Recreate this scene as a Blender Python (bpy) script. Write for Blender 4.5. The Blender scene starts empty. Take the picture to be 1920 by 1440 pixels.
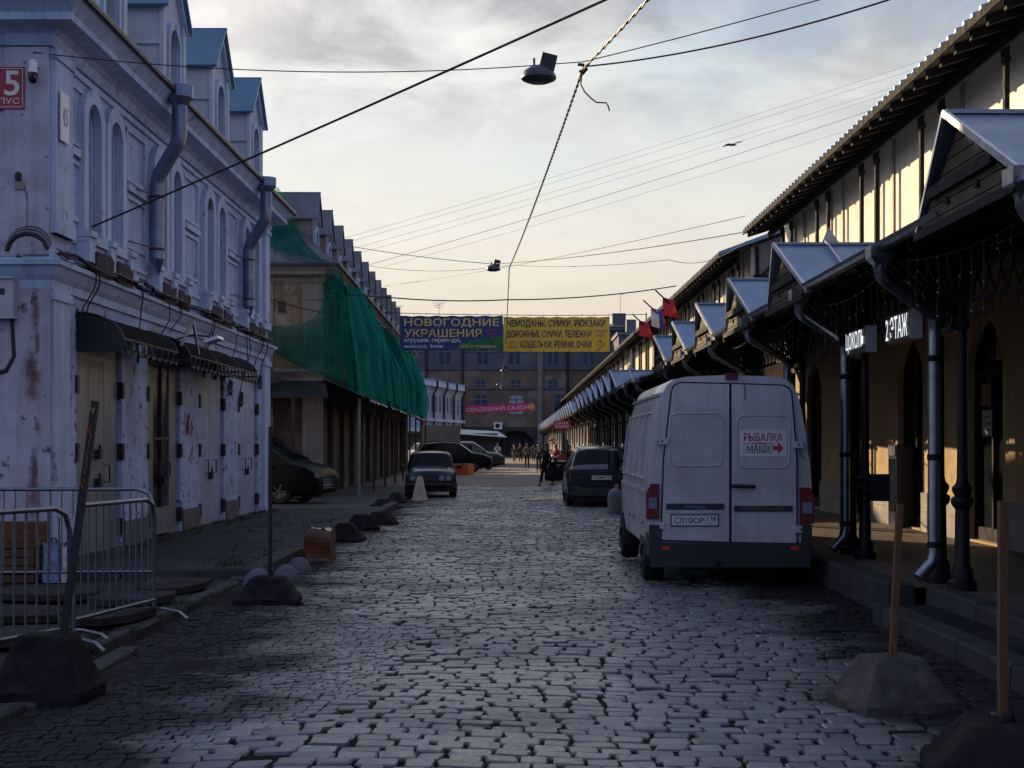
import bpy, bmesh, math, random
import numpy as np
from mathutils import Vector, Matrix, noise as mnoise
random.seed(7)
rng = np.random.default_rng(7)
S = bpy.context.scene
C = S.collection
# ---------------------------------------------------------------- camera
F, CX, HY, EYE = 2700.0, 972.0, 834.0, 1.65      # photo pixels: focal length, vanishing point, eye height in metres
cam = bpy.data.cameras.new('camera'); camo = bpy.data.objects.new('camera', cam); C.objects.link(camo)
camo.location = (0, 0, EYE); camo.rotation_euler = (math.pi / 2, 0, 0)
cam.sensor_width = 36; cam.lens = 36 * F / 1920
cam.shift_x = -(CX - 960) / 1920; cam.shift_y = (HY - 720) / 1920
cam.clip_start = 0.1; cam.clip_end = 4000
S.camera = camo
# ---------------------------------------------------------------- sun and sky
SUN_AZ, SUN_EL = math.radians(40), math.radians(17.8)     # left of the street axis, above the roofs
sdir = Vector((-math.sin(SUN_AZ) * math.cos(SUN_EL), math.cos(SUN_AZ) * math.cos(SUN_EL), math.sin(SUN_EL)))
sun = bpy.data.lights.new('sun', 'SUN'); suno = bpy.data.objects.new('sun', sun); C.objects.link(suno)
sun.energy = 5.0; sun.angle = math.radians(0.6); sun.color = (1.0, 0.74, 0.45)
suno.rotation_euler = (-sdir).to_track_quat('-Z', 'Y').to_euler(); suno.location = (-40, 40, 60)
S.view_settings.view_transform = 'Standard'; S.view_settings.look = 'None'
S.view_settings.exposure = 0.5; S.view_settings.gamma = 1.0
S.render.engine = 'CYCLES'
S.cycles.use_denoising = True
S.cycles.max_bounces = 6; S.cycles.diffuse_bounces = 2; S.cycles.transparent_max_bounces = 8; S.cycles.sample_clamp_indirect = 6
W = bpy.data.worlds.new('World'); S.world = W; W.use_nodes = True
nt = W.node_tree; nt.nodes.clear()
def N(t, tp, **kw):
    n = t.nodes.new(tp)
    for k, v in kw.items(): setattr(n, k, v)
    return n
def lk(t, a, b): t.links.new(a, b)
def mth(t, op, a, b=None, clamp=False):
    n = N(t, 'ShaderNodeMath', operation=op, use_clamp=clamp)
    for i, v in enumerate((a, b)):
        if v is None: continue
        if isinstance(v, (int, float)): n.inputs[i].default_value = v
        else: lk(t, v, n.inputs[i])
    return n.outputs[0]
def ramp(t, fac, stops, mode='LINEAR'):
    n = N(t, 'ShaderNodeValToRGB'); cr = n.color_ramp; cr.interpolation = mode
    while len(cr.elements) < len(stops): cr.elements.new(0.5)
    for e, (p, c) in zip(cr.elements, stops):
        e.position = p; e.color = (c[0], c[1], c[2], 1) if not isinstance(c, (int, float)) else (c, c, c, 1)
    lk(t, fac, n.inputs[0]); return n.outputs[0]
def mix(t, fac, a, b, mode='MIX'):
    n = N(t, 'ShaderNodeMix', data_type='RGBA', blend_type=mode)
    for s, v in ((n.inputs[0], fac), (n.inputs[6], a), (n.inputs[7], b)):
        if isinstance(v, (int, float)): s.default_value = v
        elif isinstance(v, tuple): s.default_value = (v[0], v[1], v[2], 1)
        else: lk(t, v, s)
    return n.outputs[2]
def build_sky():
    out = N(nt, 'ShaderNodeOutputWorld')
    sky = N(nt, 'ShaderNodeTexSky', sky_type='NISHITA', sun_disc=False)
    sky.sun_elevation = SUN_EL; sky.sun_rotation = -SUN_AZ
    sky.air_density = 1.3; sky.dust_density = 1.2; sky.ozone_density = 2.0
    tc = N(nt, 'ShaderNodeTexCoord'); sep = N(nt, 'ShaderNodeSeparateXYZ')
    lk(nt, tc.outputs['Generated'], sep.inputs[0]); x, y, z = sep.outputs
    zc = mth(nt, 'MAXIMUM', z, 0.0)
    den = mth(nt, 'ADD', zc, 0.10)
    cu = N(nt, 'ShaderNodeCombineXYZ')
    lk(nt, mth(nt, 'DIVIDE', x, den), cu.inputs[0]); lk(nt, mth(nt, 'DIVIDE', y, den), cu.inputs[1])
    def nz(scale, detail, rough, off, dist=0.0):
        mp = N(nt, 'ShaderNodeMapping'); mp.inputs['Location'].default_value = off
        mp.inputs['Scale'].default_value = (1.0, 0.75, 1.0)
        lk(nt, cu.outputs[0], mp.inputs[0])
        n = N(nt, 'ShaderNodeTexNoise'); n.inputs['Scale'].default_value = scale; n.inputs['Detail'].default_value = detail
        n.inputs['Roughness'].default_value = rough; n.inputs['Distortion'].default_value = dist
        lk(nt, mp.outputs[0], n.inputs['Vector']); return n.outputs[0]
    n1 = nz(2.3, 8, 0.6, (3.1, 1.7, 0), 0.5)
    n2 = nz(1.1, 4, 0.55, (7.3, 4.2, 0), 0.3)
    # how near the direction is to the sun's azimuth
    az = mth(nt, 'ADD', mth(nt, 'MULTIPLY', x, -math.sin(SUN_AZ)), mth(nt, 'MULTIPLY', y, math.cos(SUN_AZ)))
    # thin overcast sheet: cream near the horizon, pale blue-white above it, slate overhead
    veil = ramp(nt, zc, [(0.0, (.76, .58, .41)), (0.07, (.76, .63, .505)), (0.14, (.76, .72, .64)), (0.21, (.75, .76, .735)), (0.30, (.72, .715, .70)), (0.40, (.28, .42, .66)), (0.6, (.14, .31, .72)), (1.0, (.11, .26, .64))])
    side = mth(nt, 'MULTIPLY_ADD', az, 0.36); side.node.inputs[2].default_value = 0.55
    side = mth(nt, 'MAXIMUM', side, 0.26)
    v2 = N(nt, 'ShaderNodeVectorMath', operation='SCALE'); lk(nt, veil, v2.inputs[0]); lk(nt, side, v2.inputs['Scale'])
    back = ramp(nt, mth(nt, 'MULTIPLY_ADD', az, 0.5), [(.30, 1.0), (.78, 0.0)]); back.node.inputs[0].links[0].from_node.inputs[2].default_value = 0.5
    v2b = mix(nt, back, v2.outputs[0], (.070, .175, .50))
    # grey-violet cloud bellies and bright gaps, stronger higher up
    hi = ramp(nt, zc, [(0.0, 0.0), (0.06, .10), (0.20, 0.14), (0.235, 0.7), (0.285, 1.3)])
    dark = ramp(nt, n1, [(0.42, 0.0), (0.58, 1.0)])
    f1 = mth(nt, 'MULTIPLY', mth(nt, 'MULTIPLY', dark, hi), 0.78)
    c1 = mix(nt, f1, v2b, (.32, .30, .32))
    br = ramp(nt, n2, [(0.50, 0.0), (0.68, 1.0)])
    f2 = mth(nt, 'MULTIPLY', mth(nt, 'MULTIPLY', br, hi), 0.45)
    c2 = mix(nt, f2, c1, (.95, .90, .84))
    # cover: the Nishita blue shows through between the clouds
    cover = ramp(nt, mth(nt, 'MULTIPLY_ADD', n1, -0.35), [(0.0, 1.0), (1.0, 1.0)])
    gap = ramp(nt, n2, [(0.30, 0.55), (0.46, 0.0)])
    gap = mth(nt, 'MULTIPLY', gap, ramp(nt, zc, [(0.12, 0.0), (0.3, 1.0)]))
    b1 = N(nt, 'ShaderNodeBackground'); lk(nt, sky.outputs[0], b1.inputs[0]); b1.inputs[1].default_value = 0.10
    b2 = N(nt, 'ShaderNodeBackground'); lk(nt, c2, b2.inputs[0]); b2.inputs[1].default_value = 1.0
    ms = N(nt, 'ShaderNodeMixShader'); lk(nt, mth(nt, 'SUBTRACT', 0.92, gap), ms.inputs[0])
    lk(nt, b1.outputs[0], ms.inputs[1]); lk(nt, b2.outputs[0], ms.inputs[2]); lk(nt, ms.outputs[0], out.inputs[0])
build_sky()
def pt(px, py, d):
    """Photo pixel and distance along the street -> a point of the place."""
    return Vector(((px - CX) * d / F, d, EYE - (py - HY) * d / F))
# ---------------------------------------------------------------- materials
_mats = {}
def M(name, col, rough=.6, metal=0., var=.18, scale=2.5, bump=0., bscale=60., spec=.5, stain=None, emit=0., coat=0., streak=0., stretch=None, spots=()):
    if name in _mats: return _mats[name]
    m = bpy.data.materials.new(name); m.use_nodes = True; t = m.node_tree; p = t.nodes['Principled BSDF']
    geo = N(t, 'ShaderNodeNewGeometry'); pos = geo.outputs['Position']
    if stretch:
        mp = N(t, 'ShaderNodeMapping'); mp.inputs['Scale'].default_value = stretch; lk(t, pos, mp.inputs[0]); pos = mp.outputs[0]
    def nz(s, d=6, r=.6, vec=None):
        n = N(t, 'ShaderNodeTexNoise'); n.inputs['Scale'].default_value = s; n.inputs['Detail'].default_value = d; n.inputs['Roughness'].default_value = r
        lk(t, vec or pos, n.inputs['Vector']); return n.outputs[0]
    lo = tuple(max(0, c * (1 - var)) for c in col); hi = tuple(min(1, c * (1 + var)) for c in col)
    big = nz(scale)
    c = ramp(t, big, [(.3, lo), (.7, hi)])
    if streak:      # rain streaks and dirt runs, an attribute of the surface
        mp = N(t, 'ShaderNodeMapping'); mp.inputs['Scale'].default_value = (5, 5, .35); lk(t, geo.outputs['Position'], mp.inputs[0])
        s = ramp(t, nz(1.6, 5, .65, mp.outputs[0]), [(.48, 0.), (.72, 1.)])
        c = mix(t, mth(t, 'MULTIPLY', s, streak), c, tuple(x * .35 for x in col))
    if stain:
        for (scol, sscale, lo_, hi_, amt) in stain:
            s = ramp(t, nz(sscale, 8, .65), [(lo_, 0.), (hi_, 1.)])
            c = mix(t, mth(t, 'MULTIPLY', s, amt), c, scol)
    for (sp, r_, scol, vs_) in spots:      # single rust runs and stains at their own places
        d = N(t, 'ShaderNodeVectorMath', operation='SUBTRACT'); lk(t, geo.outputs['Position'], d.inputs[0]); d.inputs[1].default_value = sp
        e = N(t, 'ShaderNodeVectorMath', operation='MULTIPLY'); lk(t, d.outputs[0], e.inputs[0]); e.inputs[1].default_value = (1, 1, vs_)
        l = N(t, 'ShaderNodeVectorMath', operation='LENGTH'); lk(t, e.outputs[0], l.inputs[0])
        q = mth(t, 'ADD', mth(t, 'DIVIDE', l.outputs['Value'], r_), mth(t, 'MULTIPLY', mth(t, 'SUBTRACT', nz(9, 6, .65), .5), 1.6))
        c = mix(t, ramp(t, q, [(.2, .8), (.8, 0.)]), c, scol)
    lk(t, c, p.inputs['Base Color'])
    p.inputs['Metallic'].default_value = metal
    rr = ramp(t, nz(scale * 3.1), [(.3, max(.03, rough * .8)), (.7, min(1, rough * 1.2))]); lk(t, rr, p.inputs['Roughness'])
    p.inputs['Specular IOR Level'].default_value = spec
    p.inputs['Coat Weight'].default_value = coat
    if bump:
        b = N(t, 'ShaderNodeBump'); b.inputs['Strength'].default_value = bump; b.inputs['Distance'].default_value = .02
        lk(t, nz(bscale, 5, .6), b.inputs['Height']); lk(t, b.outputs[0], p.inputs['Normal'])
    if emit:
        lk(t, c, p.inputs['Emission Color']); p.inputs['Emission Strength'].default_value = emit
    _mats[name] = m; return m
# ---------------------------------------------------------------- mesh builder
def rot_frame(d):
    d = d.normalized(); a = Vector((0, 0, 1)) if abs(d.z) < .95 else Vector((1, 0, 0))
    u = d.cross(a).normalized(); return u, u.cross(d).normalized()
class MB:
    def __init__(s): s.v = []; s.f = []
    def add(s, vs, fs):
        o = len(s.v); s.v += [tuple(v) for v in vs]; s.f += [tuple(i + o for i in f) for f in fs]; return s
    def box(s, x0, x1, y0, y1, z0, z1):
        return s.add([(x, y, z) for z in (z0, z1) for y in (y0, y1) for x in (x0, x1)],
                     [(0, 2, 3, 1), (4, 5, 7, 6), (0, 1, 5, 4), (2, 6, 7, 3), (0, 4, 6, 2), (1, 3, 7, 5)])
    def bar(s, p, q, w, h=None, ext=0.):
        p, q = Vector(p), Vector(q); h = h or w; d = (q - p).normalized(); p = p - d * ext; q = q + d * ext; u, v = rot_frame(d)
        u = u * w / 2; v = v * h / 2
        return s.add([p - u - v, p + u - v, p + u + v, p - u + v, q - u - v, q + u - v, q + u + v, q - u + v],
                     [(3, 2, 1, 0), (4, 5, 6, 7), (0, 1, 5, 4), (1, 2, 6, 5), (2, 3, 7, 6), (3, 0, 4, 7)])
    def tube(s, pts, r, n=8, closed=False):
        pts = [Vector(p) for p in pts]; k = len(pts); rs = r if isinstance(r, (list, tuple)) else [r] * k
        vs, fs = [], []; u = None
        for i, p in enumerate(pts):
            if closed: d = pts[(i + 1) % k] - pts[i - 1]
            else: d = pts[min(i + 1, k - 1)] - pts[max(i - 1, 0)]
            d = d.normalized() if d.length > 1e-9 else Vector((0, 0, 1))
            if u is None: u, _ = rot_frame(d)
            else:
                u = (u - d * u.dot(d)); u = u.normalized() if u.length > 1e-6 else rot_frame(d)[0]
            v = d.cross(u)
            for j in range(n):
                a = 2 * math.pi * j / n; vs.append(p + (u * math.cos(a) + v * math.sin(a)) * rs[i])
        for i in range(k if closed else k - 1):
            b = ((i + 1) % k) * n
            for j in range(n): fs.append((i * n + j, i * n + (j + 1) % n, b + (j + 1) % n, b + j))
        if not closed: fs += [tuple(range(n - 1, -1, -1)), tuple(range((k - 1) * n, k * n))]
        return s.add(vs, fs)
    def lathe(s, prof, c=(0, 0, 0), n=16, jit=0.):
        vs, fs = [], []
        for r, z in prof:
            for j in range(n):
                a = 2 * math.pi * (j + .5) / n; q = r * (1 + jit * (random.random() - .5))
                vs.append((c[0] + q * math.cos(a), c[1] + q * math.sin(a), c[2] + z))
        for i in range(len(prof) - 1):
            for j in range(n): fs.append((i * n + j, i * n + (j + 1) % n, (i + 1) * n + (j + 1) % n, (i + 1) * n + j))
        fs += [tuple(range(n - 1, -1, -1)), tuple(range((len(prof) - 1) * n, len(prof) * n))]
        return s.add(vs, fs)
    def cyl(s, p, q, r, n=12): return s.tube([p, q], r, n)
    def prism(s, poly, axis, a, b):
        """poly of 2D points in the other two axes, extruded along axis from a to b."""
        def mk(u, v, w): return {'x': (w, u, v), 'y': (u, w, v), 'z': (u, v, w)}[axis]
        k = len(poly); vs = [mk(u, v, a) for u, v in poly] + [mk(u, v, b) for u, v in poly]
        fs = [tuple(range(k - 1, -1, -1)), tuple(range(k, 2 * k))] + [(i, (i + 1) % k, k + (i + 1) % k, k + i) for i in range(k)]
        return s.add(vs, fs)
    def slab(s, pts, n):
        """a flat polygon given thickness along n"""
        n = Vector(n); k = len(pts); vs = [Vector(p) for p in pts] + [Vector(p) + n for p in pts]
        return s.add(vs, [tuple(range(k - 1, -1, -1)), tuple(range(k, 2 * k))] + [(i, (i + 1) % k, k + (i + 1) % k, k + i) for i in range(k)])
    def grid(s, fn, nu, nv):
        vs = [fn(i / nu, j / nv) for i in range(nu + 1) for j in range(nv + 1)]
        return s.add(vs, [(i * (nv + 1) + j, (i + 1) * (nv + 1) + j, (i + 1) * (nv + 1) + j + 1, i * (nv + 1) + j + 1) for i in range(nu) for j in range(nv)])
    def dome(s, c, r, rz, n=20, k=8):
        prof = [(max(.002, r * math.cos(i / k * math.pi / 2)), rz * math.sin(i / k * math.pi / 2)) for i in range(k + 1)]
        return s.lathe(prof, c, n)
    def build(s, name, mat, parent=None, smooth=None, off=None, at=None):
        me = bpy.data.meshes.new(name); me.from_pydata(s.v, [], s.f); me.update()
        if mat: me.materials.append(mat)
        if smooth:
            me.polygons.foreach_set('use_smooth', [True] * len(me.polygons)); me.set_sharp_from_angle(angle=math.radians(smooth))
        o = bpy.data.objects.new(name, me); C.objects.link(o)
        if parent is not None:
            o.parent = parent
            if '_off' in parent.keys() and off is None and at is None: o.location = tuple(parent['_off'])
        if off is not None: o.location = off
        if at is not None:      # vertices given in the place's own coordinates, parent placed elsewhere
            M4 = at.inverted()
            me.transform(M4)
        return o
def tag(o, label, cat, group=None, kind=None):
    if label: o['label'] = label
    if cat: o['category'] = cat
    if group: o['group'] = group
    if kind: o['kind'] = kind
    return o
def empty(name, loc, rz, label, cat, group=None):
    o = bpy.data.objects.new(name, None); C.objects.link(o); o.location = loc; o.rotation_euler = (0, 0, rz); o.empty_display_size = .2
    return tag(o, label, cat, group)
def structure(o): o['kind'] = 'structure'; return o
def kids(o): return [c for c in o.children]
def copy_thing(o, parent=None, label=None):
    """a thing with its parts and sub-parts"""
    c = o.copy(); C.objects.link(c); c.parent = parent
    if label: c['label'] = label
    for ch in kids(o): copy_thing(ch, c)
    return c
def share(o, parent, loc):
    """a copied part that shares its mesh, and its sub-parts"""
    c = o.copy(); C.objects.link(c); c.parent = parent; c.location = loc
    for ch in kids(o): share(ch, c, ch.location)
    return c
# ---------------------------------------------------------------- lettering
def text_verts(body, bold=0.):
    cu = bpy.data.curves.new('lettering', 'FONT'); cu.body = body; cu.size = 1; cu.offset = bold * .42; cu.resolution_u = 3
    o = bpy.data.objects.new('lettering', cu); C.objects.link(o)
    dg = bpy.context.evaluated_depsgraph_get(); me = bpy.data.meshes.new_from_object(o.evaluated_get(dg))
    v = np.array([x.co[:] for x in me.vertices]); f = [tuple(p.vertices) for p in me.polygons]
    bpy.data.objects.remove(o); bpy.data.curves.remove(cu); bpy.data.meshes.remove(me)
    return v, f
def letter(mb, body, org, u, v, w, h, bold=.02, lift=.004):
    """lettering fitted in a box w x h whose lower left corner is org, in the plane of u (reading direction) and v (up)"""
    vs, fs = text_verts(body, bold); u, v, org = Vector(u).normalized(), Vector(v).normalized(), Vector(org); n = u.cross(v)
    mn, mx = vs.min(0), vs.max(0); sx, sy = w / (mx[0] - mn[0]), h / (mx[1] - mn[1])
    return mb.add([org + u * float((p[0] - mn[0]) * sx) + v * float((p[1] - mn[1]) * sy) + n * lift for p in vs], fs)
# ---------------------------------------------------------------- walls with openings
def arch(c, hw, spring, apex, kind, n=8):
    if kind == 'flat': return [(c - hw, apex), (c + hw, apex)]
    if kind == 'round': return [(c - hw * math.cos(math.pi * i / (2 * n)), spring + (apex - spring) * math.sin(math.pi * i / (2 * n))) for i in range(2 * n + 1)]
    out = []                                        # pointed
    for i in range(n + 1):
        a = i / n * math.radians(62); r = hw / (1 - math.cos(math.radians(62)))
        out.append((c - hw + r * (1 - math.cos(a)), spring + (apex - spring) * math.sin(a) / math.sin(math.radians(62))))
    return out + [(2 * c - s, z) for s, z in out[-2::-1]]
def wall_open(mb, mp, s0, s1, z0, z1, ops, depth):
    """a wall s0..s1 x z0..z1 with openings (c, hw, zb, spring, apex, kind); mp(s, z, d) gives the point, d into the wall"""
    ops = sorted(ops); cuts = [s0] + [(a[0] + a[1] + b[0] - b[1]) / 2 for a, b in zip(ops, ops[1:])] + [s1]
    def q(*p): mb.add([mp(*x) for x in p], [tuple(range(len(p)))])
    if not ops: q((s0, z0, 0), (s1, z0, 0), (s1, z1, 0), (s0, z1, 0)); return
    for o, l, r in zip(ops, cuts, cuts[1:]):
        c, hw, zb, spring, apex, kind = o; a = arch(c, hw, spring, apex, kind)
        q((l, z0, 0), (c - hw, z0, 0), (c - hw, z1, 0), (l, z1, 0)); q((c + hw, z0, 0), (r, z0, 0), (r, z1, 0), (c + hw, z1, 0))
        if zb > z0 + .001: q((c - hw, z0, 0), (c + hw, z0, 0), (c + hw, zb, 0), (c - hw, zb, 0))
        for (sa, za), (sb, zb_) in zip(a, a[1:]): q((sa, za, 0), (sb, zb_, 0), (sb, z1, 0), (sa, z1, 0))
        ring = [(c - hw, zb)] + a + [(c + hw, zb)]
        for (sa, za), (sb, zb_) in zip(ring, ring[1:] + ring[:1]): q((sa, za, 0), (sb, zb_, 0), (sb, zb_, depth), (sa, za, depth))
def arch_pane(mb, mp, o, d):
    c, hw, zb, spring, apex, kind = o; ring = [(c - hw, zb)] + arch(c, hw, spring, apex, kind) + [(c + hw, zb)]
    mb.add([mp(s, z, d) for s, z in ring], [tuple(range(len(ring)))])
def arch_frame(mb, mp, o, w, h, d0=0., sill=False):
    """moulding of width w and projection h round an opening, d0 = depth of its back"""
    c, hw, zb, spring, apex, kind = o
    inn = [(c - hw, zb)] + arch(c, hw, spring, apex, kind) + [(c + hw, zb)]
    out = [(c - hw - w, zb)] + arch(c, hw + w, spring, apex + w, kind) + [(c + hw + w, zb)]
    for i in range(len(inn) - 1):
        a, b, e, f = inn[i], inn[i + 1], out[i + 1], out[i]
        vs = [mp(*a, d0 - h), mp(*b, d0 - h), mp(*e, d0 - h), mp(*f, d0 - h), mp(*a, d0), mp(*b, d0), mp(*e, d0), mp(*f, d0)]
        mb.add(vs, [(0, 1, 2, 3), (0, 4, 5, 1), (3, 2, 6, 7)])
    for p, q in ((inn[0], out[0]), (inn[-1], out[-1])):
        mb.add([mp(*p, d0 - h), mp(*q, d0 - h), mp(*q, d0), mp(*p, d0)], [(0, 1, 2, 3)])
def sweep_L(mb, prof, xb, xf, y0, y1):
    """profile (projection, z) carried round a block: its near end, its street front at xf, its far end"""
    rings = []
    for d, z in prof:
        s = 1 if xf > xb else -1
        rings.append([(xb, y0 - d, z), (xf + s * d, y0 - d, z), (xf + s * d, y1 + d, z), (xb, y1 + d, z)])
    for a, b in zip(rings, rings[1:]): mb.add(a + b, [(0, 1, 5, 4), (1, 2, 6, 5), (2, 3, 7, 6)])
def place(name, base, ang, label, cat, group=None):
    """an Empty at a base point; children whose vertices use the turned street frame get the offset back to it"""
    ca, sa = math.cos(ang), math.sin(ang)
    o = empty(name, (base[0] * ca - base[1] * sa, base[0] * sa + base[1] * ca, 0), ang, label, cat, group)
    o['_off'] = (-base[0], -base[1], 0.0); return o
# ================================================================ ground, road, pavements
m_dirt = M('dirt', (.014, .012, .012), .95, spec=.1, var=.35, scale=1.3, bump=.5, bscale=30, stain=[((.02, .018, .018), .8, .45, .7, .7)])
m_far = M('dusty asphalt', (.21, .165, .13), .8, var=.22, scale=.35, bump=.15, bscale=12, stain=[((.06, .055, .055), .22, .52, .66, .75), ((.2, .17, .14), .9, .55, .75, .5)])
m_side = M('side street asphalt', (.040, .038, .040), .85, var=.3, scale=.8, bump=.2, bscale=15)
def sett_material():
    m = bpy.data.materials.new('granite setts'); m.use_nodes = True; t = m.node_tree; p = t.nodes['Principled BSDF']
    geo = N(t, 'ShaderNodeNewGeometry'); pos = geo.outputs['Position']
    def nz(s, d=5):
        n = N(t, 'ShaderNodeTexNoise'); n.inputs['Scale'].default_value = s; n.inputs['Detail'].default_value = d; lk(t, pos, n.inputs['Vector']); return n.outputs[0]
    rnd = geo.outputs['Random Per Island']
    c = ramp(t, rnd, [(0, (.085, .092, .10)), (.35, (.135, .142, .150)), (.7, (.17, .174, .178)), (1, (.22, .21, .20))])
    c = mix(t, .5, c, ramp(t, nz(60), [(.3, .45), (.7, .62)]), 'OVERLAY')
    w = ramp(t, nz(.55, 3), [(.4, 0.), (.62, 1.)])
    c = mix(t, mth(t, 'MULTIPLY', w, .35), c, (.055, .048, .047))
    # setts turn darker, rougher and duller along both gutters, more widely nearby
    sp = N(t, 'ShaderNodeSeparateXYZ'); lk(t, pos, sp.inputs[0]); wob = mth(t, 'MULTIPLY', mth(t, 'SUBTRACT', nz(.9, 6), .5), 2.6)
    ny = N(t, 'ShaderNodeMapRange'); lk(t, sp.outputs[1], ny.inputs[0]); ny.inputs[1].default_value = 10; ny.inputs[2].default_value = 24; ny.inputs[3].default_value = 1.0; ny.inputs[4].default_value = .0
    lft = mth(t, 'SUBTRACT', mth(t, 'ADD', mth(t, 'MULTIPLY', sp.outputs[0], -1), wob), mth(t, 'SUBTRACT', 2.9, mth(t, 'MULTIPLY', ny.outputs[0], 1.0)))
    rgt = mth(t, 'SUBTRACT', mth(t, 'ADD', sp.outputs[0], wob), mth(t, 'SUBTRACT', 3.3, mth(t, 'MULTIPLY', ny.outputs[0], .9)))
    edge = ramp(t, mth(t, 'ADD', mth(t, 'MAXIMUM', lft, rgt), .6), [(.0, 0.), (.85, .93)])
    c = mix(t, edge, c, (.016, .014, .015))
    lk(t, c, p.inputs['Base Color'])
    w = mth(t, 'MAXIMUM', w, mth(t, 'MULTIPLY', edge, 2.2))
    rr = mth(t, 'ADD', ramp(t, nz(25), [(.3, .24), (.7, .46)]), mth(t, 'MULTIPLY', w, .16)); lk(t, rr, p.inputs['Roughness'])
    lk(t, mth(t, 'SUBTRACT', .85, mth(t, 'MULTIPLY', edge, .8)), p.inputs['Specular IOR Level'])
    b = N(t, 'ShaderNodeBump'); b.inputs['Strength'].default_value = .35; b.inputs['Distance'].default_value = .01
    lk(t, nz(45, 6), b.inputs['Height']); lk(t, b.outputs[0], p.inputs['Normal']); return m
m_sett = sett_material()
def lowf(x, y): return .016 * math.sin(x * 1.1 + .7 * math.sin(y * .31)) * math.cos(y * .43 + x * .2) + .012 * math.sin(y * 1.05 + x * .8)
def old_edge(y):      # right edge of the smaller, older setts in the left foreground
    if y < 15.2: return float(np.interp(y, [3, 7.5, 8.4, 9.5, 12, 13.2, 14.6, 15.2], [-1.9, -1.9, -1.3, -.95, -.85, -1.1, -2.0, -3.3]))
    return -9.
def setts():
    vs, fs = [], []
    def stone(x0, x1, y0, y1, warp, h, rich, dome):
        cx, cy, a, b = (x0 + x1) / 2, (y0 + y1) / 2, (x1 - x0) / 2, (y1 - y0) / 2
        tx, ty = random.gauss(0, .02), random.gauss(0, .03); o = len(vs); sk = random.gauss(0, .006); rz = random.gauss(0, .02)
        if rich: ring = [(1, -.72), (1, .72), (.87, 1), (-.87, 1), (-1, .72), (-1, -.72), (-.87, -1), (.87, -1)]
        else: ring = [(1, -1), (1, 1), (-1, 1), (-1, -1)]
        k = len(ring)
        for s_, zz in ((1., -.05), (1., -.009), (.93, 0.)):
            for u, v in ring:
                jx = a * u * s_ + sk * v + (random.gauss(0, .004) if rich else 0); jy = b * v * s_ + rz * a * u + (random.gauss(0, .003) if rich else 0)
                X, Y = warp(cx + jx, cy + jy); vs.append((X, Y, lowf(X, Y) + zz + h + tx * jx + ty * jy))
        X, Y = warp(cx, cy); vs.append((X, Y, lowf(X, Y) + h + dome))
        for r in range(2):
            for i in range(k): fs.append((o + r * k + i, o + r * k + (i + 1) % k, o + (r + 1) * k + (i + 1) % k, o + (r + 1) * k + i))
        for i in range(k): fs.append((o + 2 * k + i, o + 2 * k + (i + 1) % k, o + 3 * k))
    def warp(x, y): return x + .03 * math.sin(y * .9), y + .14 * math.sin(x * .75 + y * .16) + .07 * math.sin(x * 1.9 - y * .37) + .10 * math.sin(.4 * x - y * .5)
    y = 3.0
    while y < 58.5:
        p = random.uniform(.130, .168); x = -3.9 + random.random() * .2
        right = 3.9 if y < 13.2 else 4.2
        while x < right:
            w = random.uniform(.15, .255)
            if x + w / 2 > old_edge(y) + random.uniform(-.12, .12) and not (x < -3.0 and y < 16):
                if random.random() > .006:
                    g = random.choice((.010, .016, .024, .036) if y < 20 else (.018, .026, .036, .046))
                    stone(x, x + w - g, y, y + p - random.uniform(.005, .014), warp, random.gauss(0, .004), y < 42, random.uniform(.001, .004))
            x += w
        y += p
    y = 3.0
    def warp2(x, y): return x + .02 * math.sin(y), y + .06 * math.sin(x * 1.2 + y * .2) + .03 * x
    while y < 15.3:
        p = random.uniform(.10, .125); x = -3.3 + random.random() * .1
        while x < -.6:
            w = random.uniform(.08, .125)
            if x + w / 2 < old_edge(y) - .0: stone(x, x + w - .007, y, y + p - .007, warp2, random.gauss(-.006, .003), True, .003)
            x += w
        y += p
    me = bpy.data.meshes.new('cobbled_road'); me.from_pydata(vs, [], fs); me.materials.append(m_sett)
    me.polygons.foreach_set('use_smooth', [True] * len(me.polygons)); me.set_sharp_from_angle(angle=math.radians(26))
    o = bpy.data.objects.new('cobbled_road', me); C.objects.link(o); structure(o)
setts()
def sheet(name, mat, x0, x1, y0, y1, nx, ny, zf):
    return structure(MB().grid(lambda u, v: (x0 + (x1 - x0) * u, y0 + (y1 - y0) * v, zf(x0 + (x1 - x0) * u, y0 + (y1 - y0) * v)), nx, ny).build(name, mat, smooth=180))
# the bed the setts are laid in
sheet('road_bed', m_dirt, -4.6, 4.6, 2.5, 59.2, 40, 200, lambda x, y: lowf(x, y) - .019)
# dirt washed over the left edge
def dz(x, y):
    e = -3.6 + 1.15 * max(0, min(1, (17 - y) / 3)) + .45 * math.sin(y * 1.3) + .3 * math.sin(y * 3.1 + 1)
    b = mnoise.noise(Vector((x * 2.2, y * 1.6, 0))) * .02
    return lowf(x, y) - .006 + (b - .085 * max(0, x - e + .25) if y < 30 else b - .02 - .09 * max(0, x + 3.3))
sheet('dirt_verge', m_dirt, -4.2, -1.2, 3, 45, 60, 520, dz)
def dzr(x, y): return lowf(x, y) - .012 + mnoise.noise(Vector((x * 2.2, y * 1.6, 5))) * .02 - .05 * max(0, (2.95 + .25 * math.sin(y * 1.7)) - x)
sheet('dirt_gutter', m_dirt, 2.3, 3.5, 3, 14, 24, 150, dzr)
structure(MB().add([(-700, -60, -.09), (700, -60, -.09), (700, 1500, -.09), (-700, 1500, -.09)], [(0, 1, 2, 3)]).build('ground', m_dirt))
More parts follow.
